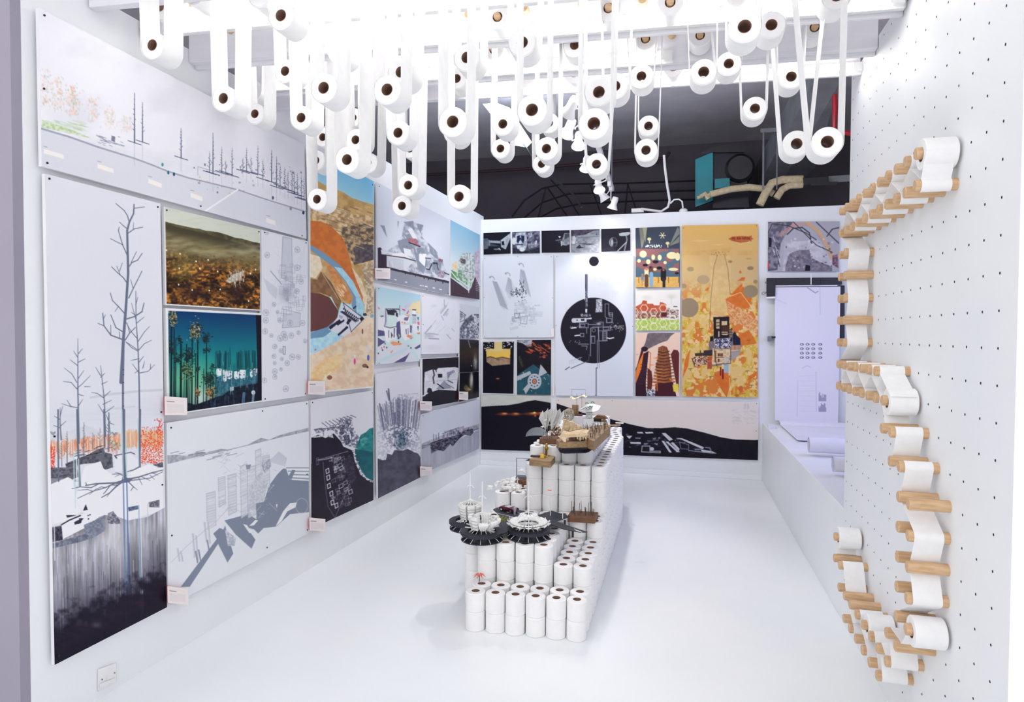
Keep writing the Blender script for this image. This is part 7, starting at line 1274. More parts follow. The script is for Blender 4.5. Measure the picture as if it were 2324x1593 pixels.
def tower(c, R, kind, i):
    x, y = c; z0 = ZU + .018; b = MB()
    tw = None
    core_ = MB().lathe([(0, ZL + .006), (R * .16, ZL + .006), (R * .16, z0), (0, z0)], 18, (x, y, 0)).build('core', M_ASPH, land)
    sp = MB()
    for k in range(13):
        a = 2 * PI * k / 13 + .1; sp.tube([(x + R * .30 * math.cos(a), y + R * .30 * math.sin(a), z0), (x + R * .98 * math.cos(a), y + R * .98 * math.sin(a), ZL + .006)], .0018, 5)
    sp.build('white_spoke', M_CARD, land)
    st = MB()
    if kind == 'stack':                                  # drum of stacked floors split by vertical slots
        for f in range(5):
            r = R * (.50 + .03 * f); zz = z0 + f * .0165
            for k in range(8):
                a0, a1 = 2 * PI * (k + .10) / 8, 2 * PI * (k + .90) / 8; n = 6
                aa = [a0 + (a1 - a0) * q / n for q in range(n + 1)]
                lo = [(x + r * math.cos(q), y + r * math.sin(q), zz) for q in aa] + [(x + r * .55 * math.cos(q), y + r * .55 * math.sin(q), zz) for q in reversed(aa)]
                st.hexa(lo, [(p[0], p[1], p[2] + .011) for p in lo])
                w = [(x + (r - .006) * math.cos(q), y + (r - .006) * math.sin(q), zz + .011) for q in aa] + [(x + (r - .012) * math.cos(q), y + (r - .012) * math.sin(q), zz + .011) for q in reversed(aa)]
                st.hexa(w, [(p[0], p[1], p[2] + .0055) for p in w])
        top = z0 + 5 * .0165
        for k in range(16):
            a = 2 * PI * k / 16; st.tube([(x, y, top + .028), (x + R * .48 * math.cos(a), y + R * .48 * math.sin(a), top)], .0020, 5)
        st.lathe([(R * .44, top), (R * .50, top), (R * .50, top + .003), (R * .44, top + .003)], 32, (x, y, 0), closed=True)
        mz = top + .19
    elif kind == 'open':                                 # bowl opened up, its wedges fanned outward
        for k in range(9):
            a = 2 * PI * k / 9 + .2; up = .075 if k in (4, 5, 6) else .05; tilt = .020 if k in (4, 5, 6) else .055
            for f in range(4):
                zz = z0 + up * f / 4; r0 = R * .36 + tilt * f / 4; r1 = r0 + R * .17
                aa = [a - .26, a, a + .26]
                lo = [(x + r1 * math.cos(q), y + r1 * math.sin(q), zz) for q in aa] + [(x + r0 * math.cos(q), y + r0 * math.sin(q), zz) for q in reversed(aa)]
                st.hexa(lo, [(p[0], p[1], p[2] + .012) for p in lo])
            st.tube([(x + R * .3 * math.cos(a), y + R * .3 * math.sin(a), z0), (x + R * .80 * math.cos(a), y + R * .80 * math.sin(a), z0 + .012)], .003, 6)
            q = a + .3; st.tube([(x + R * .36 * math.cos(q), y + R * .36 * math.sin(q), z0 + .004), (x + R * .66 * math.cos(q), y + R * .66 * math.sin(q), z0 + .06)], .0022, 5)
        for k in range(14):
            a = 2 * PI * k / 14; st.tube([(x, y, z0 + .09), (x + R * .34 * math.cos(a), y + R * .34 * math.sin(a), z0 + .074)], .0018, 5)
        mz = z0 + .26
    else:                                                # flattened star: plates laid out round a spoked hub
        for k in range(14):
            a = 2 * PI * k / 14; ca, sa = math.cos(a), math.sin(a)
            for r0, r1, zz, hw in ((.48, .86, z0 + .012, .020), (.62, .92, z0 + .002, .016)):
                P4 = [(x + R * r * ca - s_ * hw * sa, y + R * r * sa + s_ * hw * ca, zz + (r - .5) * .03) for r, s_ in ((r0, -1), (r1, -1), (r1, 1), (r0, 1))]
                st.hexa(P4, [(p[0], p[1], p[2] + .0055) for p in P4])
            st.tube([(x, y, z0 + .016), (x + R * .5 * ca, y + R * .5 * sa, z0 + .006)], .0028, 5)
            st.tube([(x + R * .9 * ca, y + R * .9 * sa, z0 + .010), (x + R * 1.02 * ca, y + R * 1.02 * sa, z0 + .024)], .0042, 6)
        n = 12
        for k in range(n):
            a0, a1 = 2 * PI * k / n, 2 * PI * (k + .72) / n
            lo = [(x + R * q * math.cos(w), y + R * q * math.sin(w), z0 + .072 - q * .03) for q, w in ((.20, a0), (.42, a0), (.42, a1), (.20, a1))]
            st.hexa(lo, [(p[0], p[1], p[2] + .005) for p in lo])
            st.tube([(x + R * .40 * math.cos(a0), y + R * .40 * math.sin(a0), z0 + .060), (x + R * .72 * math.cos(a0), y + R * .72 * math.sin(a0), z0 + .012)], .0012, 4)
        mz = z0 + .25
    st.build('tower', M_CARD, land)
    MB().tube([(x, y, z0), (x, y, mz)], [.0045, .0024], 8).tube([(x - .022, y, mz - .095), (x - .012, y, mz - .082), (x + .012, y, mz - .082), (x + .022, y, mz - .095)], .0022, 5).lathe([(.004, mz - .12), (.006, mz - .115), (.004, mz - .11)], 10, (x, y, 0)).build('mast', M_CARD, land)
tower((D[0][0] + .008, D[0][1] + .0), .118, 'stack', 0); tower(D[1], R3[1], 'open', 1); tower(D[2], R3[2], 'star', 2)
def figure(x, y, z, h, label, m=None, lying=False):
    s = h / 1.75; b = MB()
    for d in (-1, 1):
        b.tube([(x + d * .10 * s, y, z), (x + d * .09 * s, y, z + .85 * s)], [.055 * s, .085 * s], 8); b.tube([(x + d * .22 * s, y, z + 1.38 * s), (x + d * .27 * s, y - .03 * s, z + 1.05 * s), (x + d * .24 * s, y - .10 * s, z + .80 * s)], [.06 * s, .05 * s, .04 * s], 6)
    b.tube([(x, y, z + .80 * s), (x, y, z + 1.05 * s), (x, y, z + 1.36 * s), (x, y, z + 1.45 * s)], [.15 * s, .15 * s, .20 * s, .08 * s], 10); b.tube([(x, y, z + 1.45 * s), (x, y, z + 1.55 * s), (x, y, z + 1.66 * s), (x, y, z + 1.75 * s)], [.06 * s, .10 * s, .10 * s, .04 * s], 8)
    o = b.build('model_figure', m or M_FIG); return tag(o, label, 'figurine', 'tiny scale figures')
fx, fy2 = G(1168, 1170, ZU); figure(fx, fy2, ZU + .005, .058, 'tiny pale standing figure beside the maroon toy car')
fx, fy2 = G(1157, 1186, ZU + .02); figure(fx, fy2, ZU + .004, .052, 'tiny white figure leaning at the edge of the star shaped tower')
# maroon toy convertible
cx, cy = G(1155, 1160, ZU + .006); car = thing('toy_car', 'maroon toy convertible parked on the black road', 'toy car', (cx, cy, ZU + .005))
d = np.array(G(1178, 1163, ZU)) - np.array(G(1132, 1153, ZU)); L = np.linalg.norm(d); d /= L; nrm = np.array((-d[1], d[0])); L = .125; Wd = .050
def CP(u, v, z): return (cx + d[0] * u * L + nrm[0] * v * Wd, cy + d[1] * u * L + nrm[1] * v * Wd, ZU + .005 + z)
M_CAR = mat('maroon_car_paint', (92, 18, 40), .2, noise=(86, 16, 36), nscale=4); M_TYRE = mat('black_rubber', (24, 24, 28), .7, noise=(30, 30, 34), nscale=20); M_CHROME = mat('chrome', (210, 212, 218), .15, metal=1.0, noise=(200, 202, 208), nscale=10)
prof = [(-.5, .012), (-.5, .020), (-.42, .027), (-.12, .029), (.15, .029), (.44, .026), (.5, .018), (.5, .010)]
MB().hexa([CP(u, -.5, z) for u, z in prof], [CP(u, .5, z) for u, z in prof]).build('body', M_CAR, car, bevel=.002)
MB().hexa([CP(u, v, .0295) for u, v in ((-.12, -.38), (.13, -.38), (.13, .38), (-.12, .38))], [CP(u, v, .031) for u, v in ((-.12, -.38), (.13, -.38), (.13, .38), (-.12, .38))]).build('seats', M_FIG, car)
MB().hexa([CP(-.14, -.42, .029), CP(-.14, .42, .029), CP(-.12, .42, .029), CP(-.12, -.42, .029)], [CP(-.09, -.38, .043), CP(-.09, .38, .043), CP(-.085, .38, .043), CP(-.085, -.38, .043)]).build('windscreen', M_CLEAR, car)
for u in (-.30, .28):
    for v in (-.5, .5):
        p = CP(u, v, .011); a = CP(u, v * 1.12, .011); MB().tube([CP(u, v * .86, .011), a], .011, 16).build('wheel', M_TYRE, car); MB().tube([a, CP(u, v * 1.15, .011)], .007, 14).build('hub_cap', M_CHROME, car)
MB().hexa([CP(-.52, -.48, .010), CP(-.50, -.48, .010), CP(-.50, .48, .010), CP(-.52, .48, .010)], [CP(-.52, -.48, .015), CP(-.50, -.48, .015), CP(-.50, .48, .015), CP(-.52, .48, .015)]).build('bumper', M_CHROME, car)
MB().hexa([CP(.50, -.48, .010), CP(.525, -.48, .010), CP(.525, .48, .010), CP(.50, .48, .010)], [CP(.50, -.48, .015), CP(.525, -.48, .015), CP(.525, .48, .015), CP(.50, .48, .015)]).build('bumper', M_CHROME, car)
# little boxes and marker poles
bx_, by_ = G(1147, 1180, ZL); bb = thing('model_kiosk', 'tiny white box with a coral roof beside the black road', 'model kiosk', (bx_, by_, ZL))
MB().box((bx_ - .028, by_ - .012, ZL), (bx_ + .028, by_ + .012, ZL + .014)).build('box', M_CARD, bb); MB().box((bx_ - .004, by_ - .012, ZL + .014), (bx_ + .02, by_ + .010, ZL + .022)).build('roof', M_RED, bb)
gx, gy = G(1135, 1178, ZU + .05); b = MB(); q = random.Random(3)
for k in range(26): b.tube([(gx, gy, ZU + .03), (gx + q.gauss(0, .022), gy + q.gauss(0, .012), ZU + .05 + q.uniform(0, .02))], .0018, 4)
tag(b.build('model_shrub', mat('olive_moss', (120, 130, 50), .9, noise=(176, 170, 70), nscale=60)), 'tiny olive green shrub behind the opened white tower', 'model shrub')
def pole(px_, py_, z0, h, label, cap=None):
    x, y = G(px_, py_, z0); t = thing('marker_pole', label, 'pole', (x, y, z0), 'slim marker poles')
    MB().tube([(x, y, z0), (x, y, z0 + h)], .0028, 6).build('pole', M_CARD, t)
    if cap: MB().box((x - .016, y - .006, z0 + h - .003), (x + .006, y + .006, z0 + h)).build('flag', M_RED, t)
pole(1249, 1170, ZU + .0045, .155, 'slim white pole with a red flag on the black card road', True); pole(1277, 1177, ZU + .0045, .035, 'short white pole at the road bend near the brown pin block')
x, y = G(1087, 1320, .2); palm = thing('model_palm', 'tiny coral red palm tree standing in a front roll of the plinth', 'model tree', (x, y, .17))
MB().tube([(x, y, .12), (x + .003, y, .236)], .0022, 6).build('trunk', M_PIN, palm); MB().tube([(x - .012, y, .12), (x - .012, y, .222)], .004, 8).build('tube', M_CARD, palm)
b = MB()
for k in range(8): a = k * .785; b.hexa([(x + .003, y, .236), (x + .003 + .02 * math.cos(a - .25), y + .02 * math.sin(a - .25), .241), (x + .003 + .036 * math.cos(a), y + .036 * math.sin(a), .228), (x + .003 + .02 * math.cos(a + .25), y + .02 * math.sin(a + .25), .241)], [(x + .003, y, .2375), (x + .003 + .02 * math.cos(a - .25), y + .02 * math.sin(a - .25), .2425), (x + .003 + .036 * math.cos(a), y + .036 * math.sin(a), .2295), (x + .003 + .02 * math.cos(a + .25), y + .02 * math.sin(a + .25), .2425)])
b.build('fronds', M_RED, palm)

def block(name, pts, z0, z1, label, m=M_BROWN, cat='wooden block', extra=None):
    """Timber block: pts = its top outline in the frame at height z1."""
    p = GP(pts, z1); c = np.mean(p, 0); t = thing(name, label, cat, (c[0], c[1], z0))
    MB().prism(p, z0, z1).build('block', m, t, bevel=.002); return t, p, c
# brown block bristling with pins, beside the road
t, p, c = block('pin_block', [(1296, 1158), (1358, 1162), (1350, 1174), (1288, 1170)], .401, .440, 'reddish brown wooden block with thin pins beside the black road')
q = random.Random(8); b = MB()
for k in range(26):
    u, v = q.uniform(.06, .94), q.uniform(.1, .9); P0, P1, P2, P3 = [np.array(a) for a in p]; s = (P0 * (1 - u) + P1 * u) * (1 - v) + (P3 * (1 - u) + P2 * u) * v; h = q.choice((.02, .03, .045, .075)); MB().tube([(s[0], s[1], .438), (s[0] + q.uniform(-.004, .004), s[1], .44 + h)], .0016, 5).build('pin', M_PIN, t)
# wood block with brass pieces and wires
t, p, c = block('brass_block', [(1222, 1030), (1260, 1035), (1250, 1047), (1201, 1042)], .701, .742, 'light brown wooden block carrying brass fittings and upright wires', M_OAK)
x, y = G(1232, 1040, .742); MB().hexa([(x - .012, y - .012, .742), (x + .012, y - .012, .742), (x + .012, y + .012, .742), (x - .012, y + .012, .742)], [(x - .018, y - .008, .775), (x + .008, y - .010, .772), (x + .008, y + .010, .772), (x - .018, y + .010, .775)]).build('brass_cube', M_BRASS, t)
x, y = G(1240, 1036, .742); MB().lathe([(0, .742), (.017, .742), (.017, .746), (.005, .75), (.005, .78), (.013, .79), (.014, .80), (.006, .81), (.009, .826), (0, .83)], 16, (x, y, 0)).build('brass_column', M_BRASS, t)
for px_ in (1233, 1239, 1242): x, y = G(px_, 1034, .742); MB().tube([(x, y, .742), (x + .002, y, .90)], .0013, 5).build('wire', M_PIN, t)
x, y = G(1215, 1037, .742); MB().box((x - .03, y - .012, .742), (x + .03, y + .014, .752)).build('dark_inset', mat('dark_slate', (60, 48, 52), .6, noise=(78, 60, 62), nscale=12), t)
# two darker blocks behind
t, p, c = block('stick_block', [(1233, 988), (1268, 990), (1262, 996), (1224, 995)], .801, .838, 'dark brown wooden block under the folded paper flowers')
for px_, h in ((1240, .10), (1243, .13), (1247, .09)): x, y = G(px_, 991, .838); MB().tube([(x, y, .838), (x, y, .838 + h)], .0014, 5).build('rod', M_PIN, t)
t, p, c = block('porthole_block', [(1252, 977), (1276, 979), (1270, 984), (1250, 983)], .801, .835, 'small brown wooden block with a black porthole gable')
x, y = c; MB().prism([(x - .045, y + .0), (x + .045, y), (x + .045, y + .02), (x - .045, y + .02)], .835, .842).hexa([(x - .04, y, .842), (x + .04, y, .842), (x + .025, y, .875), (x + .005, y, .905), (x - .03, y, .87)], [(x - .04, y + .012, .842), (x + .04, y + .012, .842), (x + .025, y + .012, .875), (x + .005, y + .012, .905), (x - .03, y + .012, .87)]).build('gable', M_OAK, t)
MB().lathe([(0, -.002), (.012, -.002), (.012, .002), (0, .002)], 16, (x - .005, y - .001, .862), 'y').build('porthole', M_BLACK, t)
# smoked acrylic tray with two planks
tr = GP([(1262, 1014), (1270, 1026), (1280, 1029), (1330, 1028), (1338, 1025), (1384, 989), (1382, 986), (1300, 1000)], .803)
x, y = np.mean(tr, 0); tray = thing('acrylic_tray', 'dark smoked acrylic tray under the two timber planks', 'tray', (x, y, .803))
MB().prism(tr, .8015, .807).build('sheet', M_SMOKE, tray, bevel=.001)
tr2 = GP([(1268, 1017), (1276, 1024), (1330, 1023), (1337, 1019), (1376, 991), (1300, 1002)], .803); MB().prism(tr2, .807, .830).build('base', M_SMOKE, tray)
b = MB().tube(np.array([(x_, y_, .803) for x_, y_ in GP([(1341, 1015), (1350, 1026)], .803)]), .0014, 5).tube(np.array([(x_, y_, .803) for x_, y_ in GP([(1346, 1014), (1354, 1024)], .803)]), .0014, 5).tube(np.array([(x_, y_, .803) for x_, y_ in GP([(1351, 1013), (1358, 1020)], .803)]), .0014, 5); b.build('rod', M_CHROME, tray)
pl1 = GP([(1262, 996), (1275, 992), (1338, 994), (1337, 1001), (1282, 1003), (1268, 1002)], .870)
t = thing('timber_plank', 'pale timber plank carrying the cream carved arch at the front of the tray', 'timber plank', (*np.mean(pl1, 0), .83)); MB().prism(pl1, .8302, .868).build('plank', M_OAK, t, bevel=.003)
pl2 = GP([(1334, 994), (1348, 1000), (1385, 967), (1380, 961), (1345, 966), (1318, 976)], .895)
t = thing('pin_plank', 'thick timber plank with a thicket of nails along its top', 'timber plank', (*np.mean(pl2, 0), .83)); MB().prism(pl2, .8302, .893).build('plank', M_OAK, t, bevel=.003)
q = random.Random(12); n = 0; pp = np.array(pl2)
def in_poly(x_, y_, pg_):
    c_ = False; j_ = len(pg_) - 1
    for i_ in range(len(pg_)):
        if (pg_[i_][1] > y_) != (pg_[j_][1] > y_) and x_ < (pg_[j_][0] - pg_[i_][0]) * (y_ - pg_[i_][1]) / (pg_[j_][1] - pg_[i_][1]) + pg_[i_][0]: c_ = not c_
        j_ = i_
    return c_
while n < 96:
    s = (q.uniform(pp[:, 0].min(), pp[:, 0].max()), q.uniform(pp[:, 1].min(), pp[:, 1].max()))
    if not in_poly(s[0], s[1], pl2): continue
    h = q.uniform(.022, .046); MB().tube([(s[0], s[1], .890), (s[0] + q.uniform(-.008, .008), s[1] + q.uniform(-.008, .008), .893 + h)], .0013, 5, False).build('nail', M_PIN, t); n += 1
# cream carved arch and ruin
ax, ay = G(1297, 997, .87); arch = thing('carved_arch', 'cream carved cave arch standing on the front timber plank', 'carved model', (ax, ay, .87))
q = random.Random(4); b = MB(); z0 = .8685
def blob(b, pts, rs, n=9):
    b.tube(pts, rs, n)
Yf = G(1297, 1004, .868)[1]
fr = [(1266, 990), (1272, 990), (1276, 984), (1290, 986.5), (1305, 985), (1322, 981), (1333, 983), (1333, 988), (1326, 990), (1316, 991.5), (1300, 992), (1288, 992.5), (1284.5, 996), (1284.5, 1004), (1286, 1009), (1281, 1010), (1279, 1003), (1275.5, 997), (1271, 994)]
f0 = [P(x_, y_, Yf) for x_, y_ in fr]; f1 = [P(x_, y_, Yf + .02) + np.array((0, 0, .004)) for x_, y_ in fr]; f2 = [p_ + np.array((q.uniform(-.003, .003), .055, q.uniform(.0, .012))) for p_ in f0[:13]]
n_ = len(f0); b.add(f0 + f1, [tuple(range(n_ - 1, -1, -1)), tuple(range(n_, 2 * n_))] + [(i_, (i_ + 1) % n_, n_ + (i_ + 1) % n_, n_ + i_) for i_ in range(n_)])
top_ = f1[1:8]; b.sheet([p_ + np.array((0, 0, -.004)) for p_ in top_], [p_ + np.array((q.uniform(-.003, .003), .055, q.uniform(.0, .010))) for p_ in top_], .010)
b.build('arch', M_CLAY, arch)
b = MB()
lo = [(*G(x_, 1001, .87), .869) for x_ in (1289, 1300, 1315, 1327)]
b.tube([(lo[0][0], lo[0][1] + .04, .872), (lo[1][0], lo[1][1] + .04, .882), (lo[2][0], lo[2][1] + .04, .888), (lo[3][0], lo[3][1] + .04, .885)], [.012, .020, .022, .014], 9); b.build('rock', mat('grey_cave_rock', (150, 128, 110), .9, noise=(104, 88, 78), nscale=30, bump=.8), arch)
for k in range(16):
    x_ = q.uniform(1305, 1331); p_ = P(x_, 990, Yf + .008); MB().tube([tuple(p_), (p_[0] + q.uniform(-.006, .006), p_[1], p_[2] - q.uniform(.012, .034))], [.0035, .001], 6).build('stalactite', M_CLAY, arch)
rx, ry = G(1296, 980, .88); ruin = thing('carved_ruin', 'cream carved ruin of towers and rocks behind the cave arch', 'carved model', (rx, ry, .868))
q = random.Random(6)
b = MB()
for k in range(10):
    a = np.array((rx - .045 + .012 * k, ry + q.uniform(-.012, .012))); h = q.uniform(.07, .10) if k < 6 else q.uniform(.035, .07)
    w_ = q.uniform(.009, .013); b.hexa([(a[0] - w_, a[1] - w_, .869), (a[0] + w_, a[1] - w_, .869), (a[0] + w_, a[1] + w_, .869), (a[0] - w_, a[1] + w_, .869)], [(a[0] - w_ * .8, a[1] - w_, .869 + h), (a[0] + w_ * .9, a[1] - w_, .869 + h * .97), (a[0] + w_ * .8, a[1] + w_, .869 + h), (a[0] - w_ * .9, a[1] + w_, .869 + h * .95)])
b.build('tower', M_CLAY, ruin)
me = bpy.data.meshes.new('rock'); bm = bmesh.new()
for k in range(14):
    cx_, cy_, cz_, r_ = rx + .02 + q.uniform(-.07, .10), ry + q.uniform(-.03, .02), .875 + q.uniform(0, .035), q.uniform(.014, .026)
    r = bmesh.ops.create_icosphere(bm, subdivisions=2, radius=r_, matrix=Matrix.Translation((cx_ - rx, cy_ - ry, cz_ - .868)))
    for v in r['verts']: v.co += Vector((q.uniform(-1, 1), q.uniform(-1, 1), q.uniform(-1, 1))) * r_ * .16
bm.to_mesh(me); bm.free(); me.materials.append(M_CLAY); o = bpy.data.objects.new('rock', me); COL.objects.link(o); o.parent = ruin
# folded paper flowers
fx, fy2 = G(1246, 990, .84); fl = thing('paper_flower', 'bunch of white folded paper fans on thin stems above the brown blocks', 'paper model', (fx, fy2, .84))
q = random.Random(9)
for (bx0, by0, cx0, cy0, w_) in ((1240, 976, 1235, 936, 8.5), (1242, 974, 1246, 931, 7.5), (1250, 974, 1257, 931, 8), (1253, 975, 1266, 932, 8), (1258, 976, 1275, 937, 7), (1239, 978, 1228, 943, 4)):
    Y0 = fy2 + q.uniform(-.01, .05); base = P(bx0, by0, Y0); n = 5; top = []
    dx = P(cx0 + w_, cy0, Y0) - P(cx0 - w_, cy0, Y0)
    cpt = P(cx0, cy0, Y0)
    for k in range(n):
        f = k / (n - 1) - .5; zig = (k % 2) * .022
        top.append(cpt + dx * f + np.array((0, .03 * (1 if k % 2 else -1) * .6, zig - abs(f) * .035)))
    b = MB()
    for k in range(n - 1):
        A0 = base; off = np.array((0, .0012, 0)); b.hexa([A0, top[k], top[k + 1]], [A0 + off, top[k] + off, top[k + 1] + off])
    b.build('paper_fan', M_CARD, fl); MB().tube([base, (base[0], base[1], .84)], .0015, 5).build('stem', M_PIN, fl)
b = MB()
for k in range(40):
    a = q.uniform(0, 6.3); c0 = np.array((fx + q.uniform(-.03, .09), fy2 + q.uniform(-.02, .05), .86 + q.uniform(0, .10))); d_ = np.array((math.cos(a), .3 * math.sin(a), math.sin(a) * .6)) * q.uniform(.012, .034); w_ = np.array((-d_[2], .004, d_[0])) * .22
    b.hexa([c0, c0 + d_ * .5 + w_, c0 + d_, c0 + d_ * .5 - w_], [c + np.array((0, .0012, 0)) for c in (c0, c0 + d_ * .5 + w_, c0 + d_, c0 + d_ * .5 - w_)])
b.build('paper_leaves', M_CARD, fl)
# translucent dome
x, y = G(1222, 992, .805); x -= .01; dome = MB(); R = .085
vs = []; fs = []; nu, nv = 14, 7
for i in range(nv + 1):
    for j in range(nu + 1):
        a = PI * j / nu; e = i / nv * PI / 2; vs.append((x - R * math.cos(a) * math.cos(e) * 1.0, y + R * math.sin(a) * math.cos(e), .803 + R * .85 * math.sin(e)))
for i in range(nv):
    for j in range(nu): fs.append((i * (nu + 1) + j, i * (nu + 1) + j + 1, (i + 1) * (nu + 1) + j + 1, (i + 1) * (nu + 1) + j))
dome.add(vs, fs, True); o = dome.build('plastic_dome', M_CLEAR); tag(o, 'clear plastic half dome at the edge of the plinth top', 'dome')
# ball of wire
c = P(1289, 942, 5.0); b = MB(); q = random.Random(14)
for k in range(26):
    ax_ = Vector((q.gauss(0, 1), q.gauss(0, 1), q.gauss(0, 1))).normalized(); u_ = ax_.orthogonal().normalized(); w_ = ax_.cross(u_); r_ = .052 * q.uniform(.75, 1.05)
    b.tube([tuple(Vector(c) + u_ * r_ * math.cos(t_) + w_ * r_ * math.sin(t_) + ax_ * q.uniform(-.008, .008)) for t_ in np.linspace(0, 2 * PI, 20)], .0017, 4)
M_WIRE = mat('pale_reed_wire', (206, 196, 178), .6, noise=(176, 164, 146), nscale=30)
t = thing('wire_ball', 'loose ball of pale wire on a thin stand behind the paper flowers', 'wire model', tuple(c)); b.build('coil', M_WIRE, t)
MB().tube([tuple(c), (c[0], c[1], .80)], .003, 6).build('stand', M_PIN, t)
b = MB()
for k in range(14): a0 = np.array((c[0] + q.uniform(-.09, .06), c[1] + q.uniform(-.03, .03), .803)); b.tube([a0, a0 + np.array((q.uniform(-.05, .05), 0, q.uniform(.03, .08))), a0 + np.array((q.uniform(-.08, .08), 0, q.uniform(.0, .05)))], .0016, 4)
b.build('loose_strand', M_CARD, t)
# white house with teal arches on two upright rolls
rolls2 = [G(1311, 943, .90), G(1337, 949, .90)]
for (x, y), lab in zip(rolls2, ('white roll standing topmost on the plinth, under the brown slab', 'white roll standing topmost on the plinth, under the white gabled model')):
    o = proto.copy(); COL.objects.link(o); o.location = (x, y, .8003); k = core.copy(); COL.objects.link(k); k.parent = o; tag(o, lab, 'toilet roll', 'toilet rolls stacked as a plinth')
x, y = rolls2[1]; h = thing('gabled_model', 'white folded roof model with teal arches on a column of rods', 'architectural model', (x, y, .9003))
for k in range(16): a = 2 * PI * k / 16; MB().tube([(x + .022 * math.cos(a), y + .022 * math.sin(a), .9003), (x + .024 * math.cos(a), y + .024 * math.sin(a), .952)], .0018, 5).build('rod', M_CARD, h)
MB().lathe([(0, .948), (.028, .948), (.028, .954), (0, .954)], 20, (x, y, 0)).build('collar', M_GREEN, h)
b = MB()
def HP(u, v, z): return (x + u, y + v, z)
for u0 in (-.075, -.055, -.035): b.hexa([HP(u0, -.05, .965), HP(u0 + .055, -.05, .998), HP(u0 + .055, .06, .998), HP(u0, .06, .965)], [HP(u0 + .004, -.05, .961), HP(u0 + .059, -.05, .994), HP(u0 + .059, .06, .994), HP(u0 + .004, .06, .961)])
b.hexa([HP(-.03, -.055, .955), HP(.045, -.055, .955), HP(.075, -.02, .965), HP(.085, .05, .99), HP(.02, .07, 1.0), HP(-.02, .06, 1.0)], [HP(-.03, -.055, .959), HP(.045, -.055, .959), HP(.075, -.02, .969), HP(.085, .05, .994), HP(.02, .07, 1.004), HP(-.02, .06, 1.004)])
b.hexa([HP(.075, .0, .975), HP(.105, .0, .985), HP(.125, .01, .983), HP(.10, .01, .973)], [HP(.075, .0, .979), HP(.105, .0, .989), HP(.125, .01, .987), HP(.10, .01, .977)])
b.build('folded_roof', M_CARD, h)
for (px_, py_) in ((1332, 915), (1345, 913), (1340, 923)):
    c0 = P(px_, py_, y - .055); MB().tube([c0 + np.array((-.013, 0, -.006)), c0 + np.array((-.008, 0, .002)), c0 + np.array((0, 0, .004)), c0 + np.array((.008, 0, .0)), c0 + np.array((.013, 0, -.007))], .0035, 6).build('arch', M_GREEN, h)
x, y = rolls2[0]; t = thing('slab_model', 'upright brown slab with wires standing on the topmost roll', 'wooden model', (x, y, .9003))
MB().box((x - .045, y - .005, .9003), (x + .005, y + .008, .985)).build('slab', M_OAK, t); MB().box((x - .03, y - .035, .9003), (x + .04, y - .006, .912)).build('foot', M_BROWN, t)
for dx_ in (-.005, .035): MB().tube([(x + dx_, y - .02, .91), (x + dx_, y - .02, 1.075)], .0013, 5).build('wire', M_PIN, t)
b = MB().tube([(x - .045, y - .02, 1.045), (x - .045, y - .02, 1.11), (x + .065, y - .02, 1.11), (x + .065, y - .02, 1.045)], .0012, 4); b.build('wire_frame', M_PIN, t)
q = random.Random(2); b = MB(); n = 12
top = [(x - .06 + .13 * k / n, y - .03, 1.045 - .012 * math.sin(k * .5) + q.uniform(-.003, .003)) for k in range(n + 1)]
b.sheet(top, [(p_[0] + .004, p_[1] + .05, p_[2] + .006) for p_ in top], .0025); b.build('cloth', mat('cream_gauze', (240, 228, 200), .8, noise=(230, 214, 180), nscale=20), t)
# small house model on a stick base, at the aisle side
x, y = G(1362, 960, .9); t = thing('rusty_house', 'little brown wooden house model behind the nail plank', 'wooden model', (x, y, .8))
MB().box((x - .05, y - .03, .9005), (x + .05, y + .03, .912)).build('base', M_CARD, t); MB().box((x - .045, y - .02, .912), (x + .01, y + .02, .935)).build('room', M_BLACK, t)
MB().hexa([(x - .05, y - .03, .935), (x + .055, y - .03, .935), (x + .03, y - .03, .955), (x - .02, y - .03, .960)], [(x - .05, y + .03, .935), (x + .055, y + .03, .935), (x + .03, y + .03, .955), (x - .02, y + .03, .960)]).build('roof', M_BROWN, t); MB().hexa([(x + .012, y - .02, .912), (x + .045, y - .02, .912), (x + .025, y - .02, .950)], [(x + .012, y + .02, .912), (x + .045, y + .02, .912), (x + .025, y + .02, .950)]).build('fin', M_OAK, t)
x2, y2 = G(1383, 966, .9); t = thing('jetty_model', 'pale wooden stick jetty with a white boat reaching over the aisle', 'wooden model', (x2, y2, .9))
a, c_ = G(1368, 967, .9), G(1408, 966, .9); MB().tube([(*a, .905), (*c_, .905)], .0045, 6).build('jetty', M_WOOD, t); a, c_ = G(1397, 963, .9), G(1415, 964, .9); MB().hexa([(a[0], a[1] - .01, .908), (c_[0], c_[1] - .01, .908), (c_[0], c_[1] + .01, .908), (a[0], a[1] + .01, .908)], [(a[0], a[1] - .01, .916), (c_[0], c_[1] - .01, .916), (c_[0], c_[1] + .01, .916), (a[0], a[1] + .01, .916)]).build('boat', M_CARD, t)
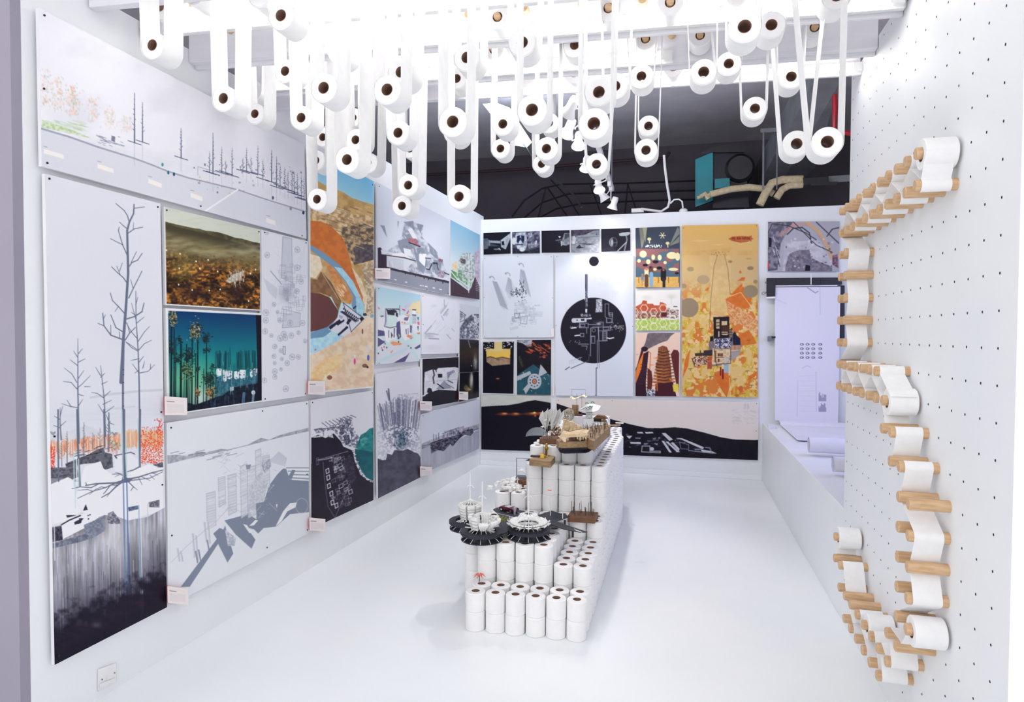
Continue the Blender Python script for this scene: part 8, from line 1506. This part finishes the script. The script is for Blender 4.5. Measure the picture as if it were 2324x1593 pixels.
# crumpled white paper town on the low side block
cxy = [G(x_, y_, .5) for x_, y_ in ((1128, 1115), (1150, 1118), (1176, 1120), (1190, 1110), (1168, 1106), (1145, 1106))]
c0 = np.mean(cxy, 0); t = thing('paper_town', 'heap of crumpled white paper houses on the low side of the plinth', 'paper model', (c0[0], c0[1], .5)); q = random.Random(21)
for k in range(64):
    u_, v_ = q.gauss(-.015, .07), q.uniform(-.06, .22); s_ = q.uniform(.010, .024); ctr = Vector((c0[0] + max(-.15, min(.11, u_)), c0[1] + v_, .5 + q.uniform(.0, .016) + s_ * .3)); e = Matrix.Rotation(q.uniform(0, 6), 3, 'Z') @ Matrix.Rotation(q.uniform(-.5, .5), 3, 'X')
    hx, hy, hz = s_ * q.uniform(.6, 1.1), s_ * q.uniform(.5, .9), s_ * q.uniform(.25, .6)
    lo = [ctr + e @ Vector(v) for v in ((-hx, -hy, -hz * .4), (hx, -hy, -hz * .4), (hx, hy, -hz * .4), (-hx, hy, -hz * .4))]; hi = [ctr + e @ Vector(v) for v in ((-hx, -hy, hz), (hx, -hy, hz), (hx, hy, hz), (-hx, hy, hz))]
    b = MB().hexa(lo, hi); r0, r1 = (hi[0] + hi[3]) / 2 + e @ Vector((0, 0, hz * .7)), (hi[1] + hi[2]) / 2 + e @ Vector((0, 0, hz * .7)); b.add([hi[0], hi[1], r1, r0, hi[3], hi[2]], [(0, 1, 2, 3), (4, 3, 2, 5), (0, 3, 4), (1, 5, 2)]); b.build('paper_house', M_CARD, t)
x, y = G(1174, 1098, .53); MB().box((x - .003, y, .50), (x + .003, y + .006, .575)).box((x - .012, y, .558), (x + .012, y + .006, .563)).build('cross', M_CARD, t)
# brown block with a wire gate
t, p, c = block('gate_block', [(1176, 1080), (1203, 1083), (1198, 1092), (1170, 1088)], .501, .545, 'brown wooden block with a black wire gate beside the tall stack', M_BROWN)
x, y = c; MB().box((x - .045, y - .02, .545), (x + .05, y + .03, .562)).build('grey_slab', M_STEEL, t); MB().tube([(x - .045, y, .545), (x - .045, y, .685), (x + .055, y, .685), (x + .055, y, .56)], .0024, 6).build('wire_gate', M_BLACK, t); MB().hexa([(x + .02, y - .01, .672), (x + .05, y - .01, .672), (x + .045, y - .01, .684)], [(x + .02, y + .012, .672), (x + .05, y + .012, .672), (x + .045, y + .012, .684)]).build('lamp', M_BLACK, t)
b = MB(); pts = [(x - .04 + .01 * k, y + .02, .58 + .012 * math.sin(k * .7)) for k in range(9)]; b.sheet(pts, [(a[0], a[1] + .02, a[2] + .012) for a in pts], .004); b.build('cloth', M_CARD, t)
x, y = G(1195, 1100, .5); tag(MB().box((x - .006, y - .004, .5), (x + .006, y + .008, .655)).build('white_post', M_CARD), 'white upright post leaning by the brown gate block', 'post')
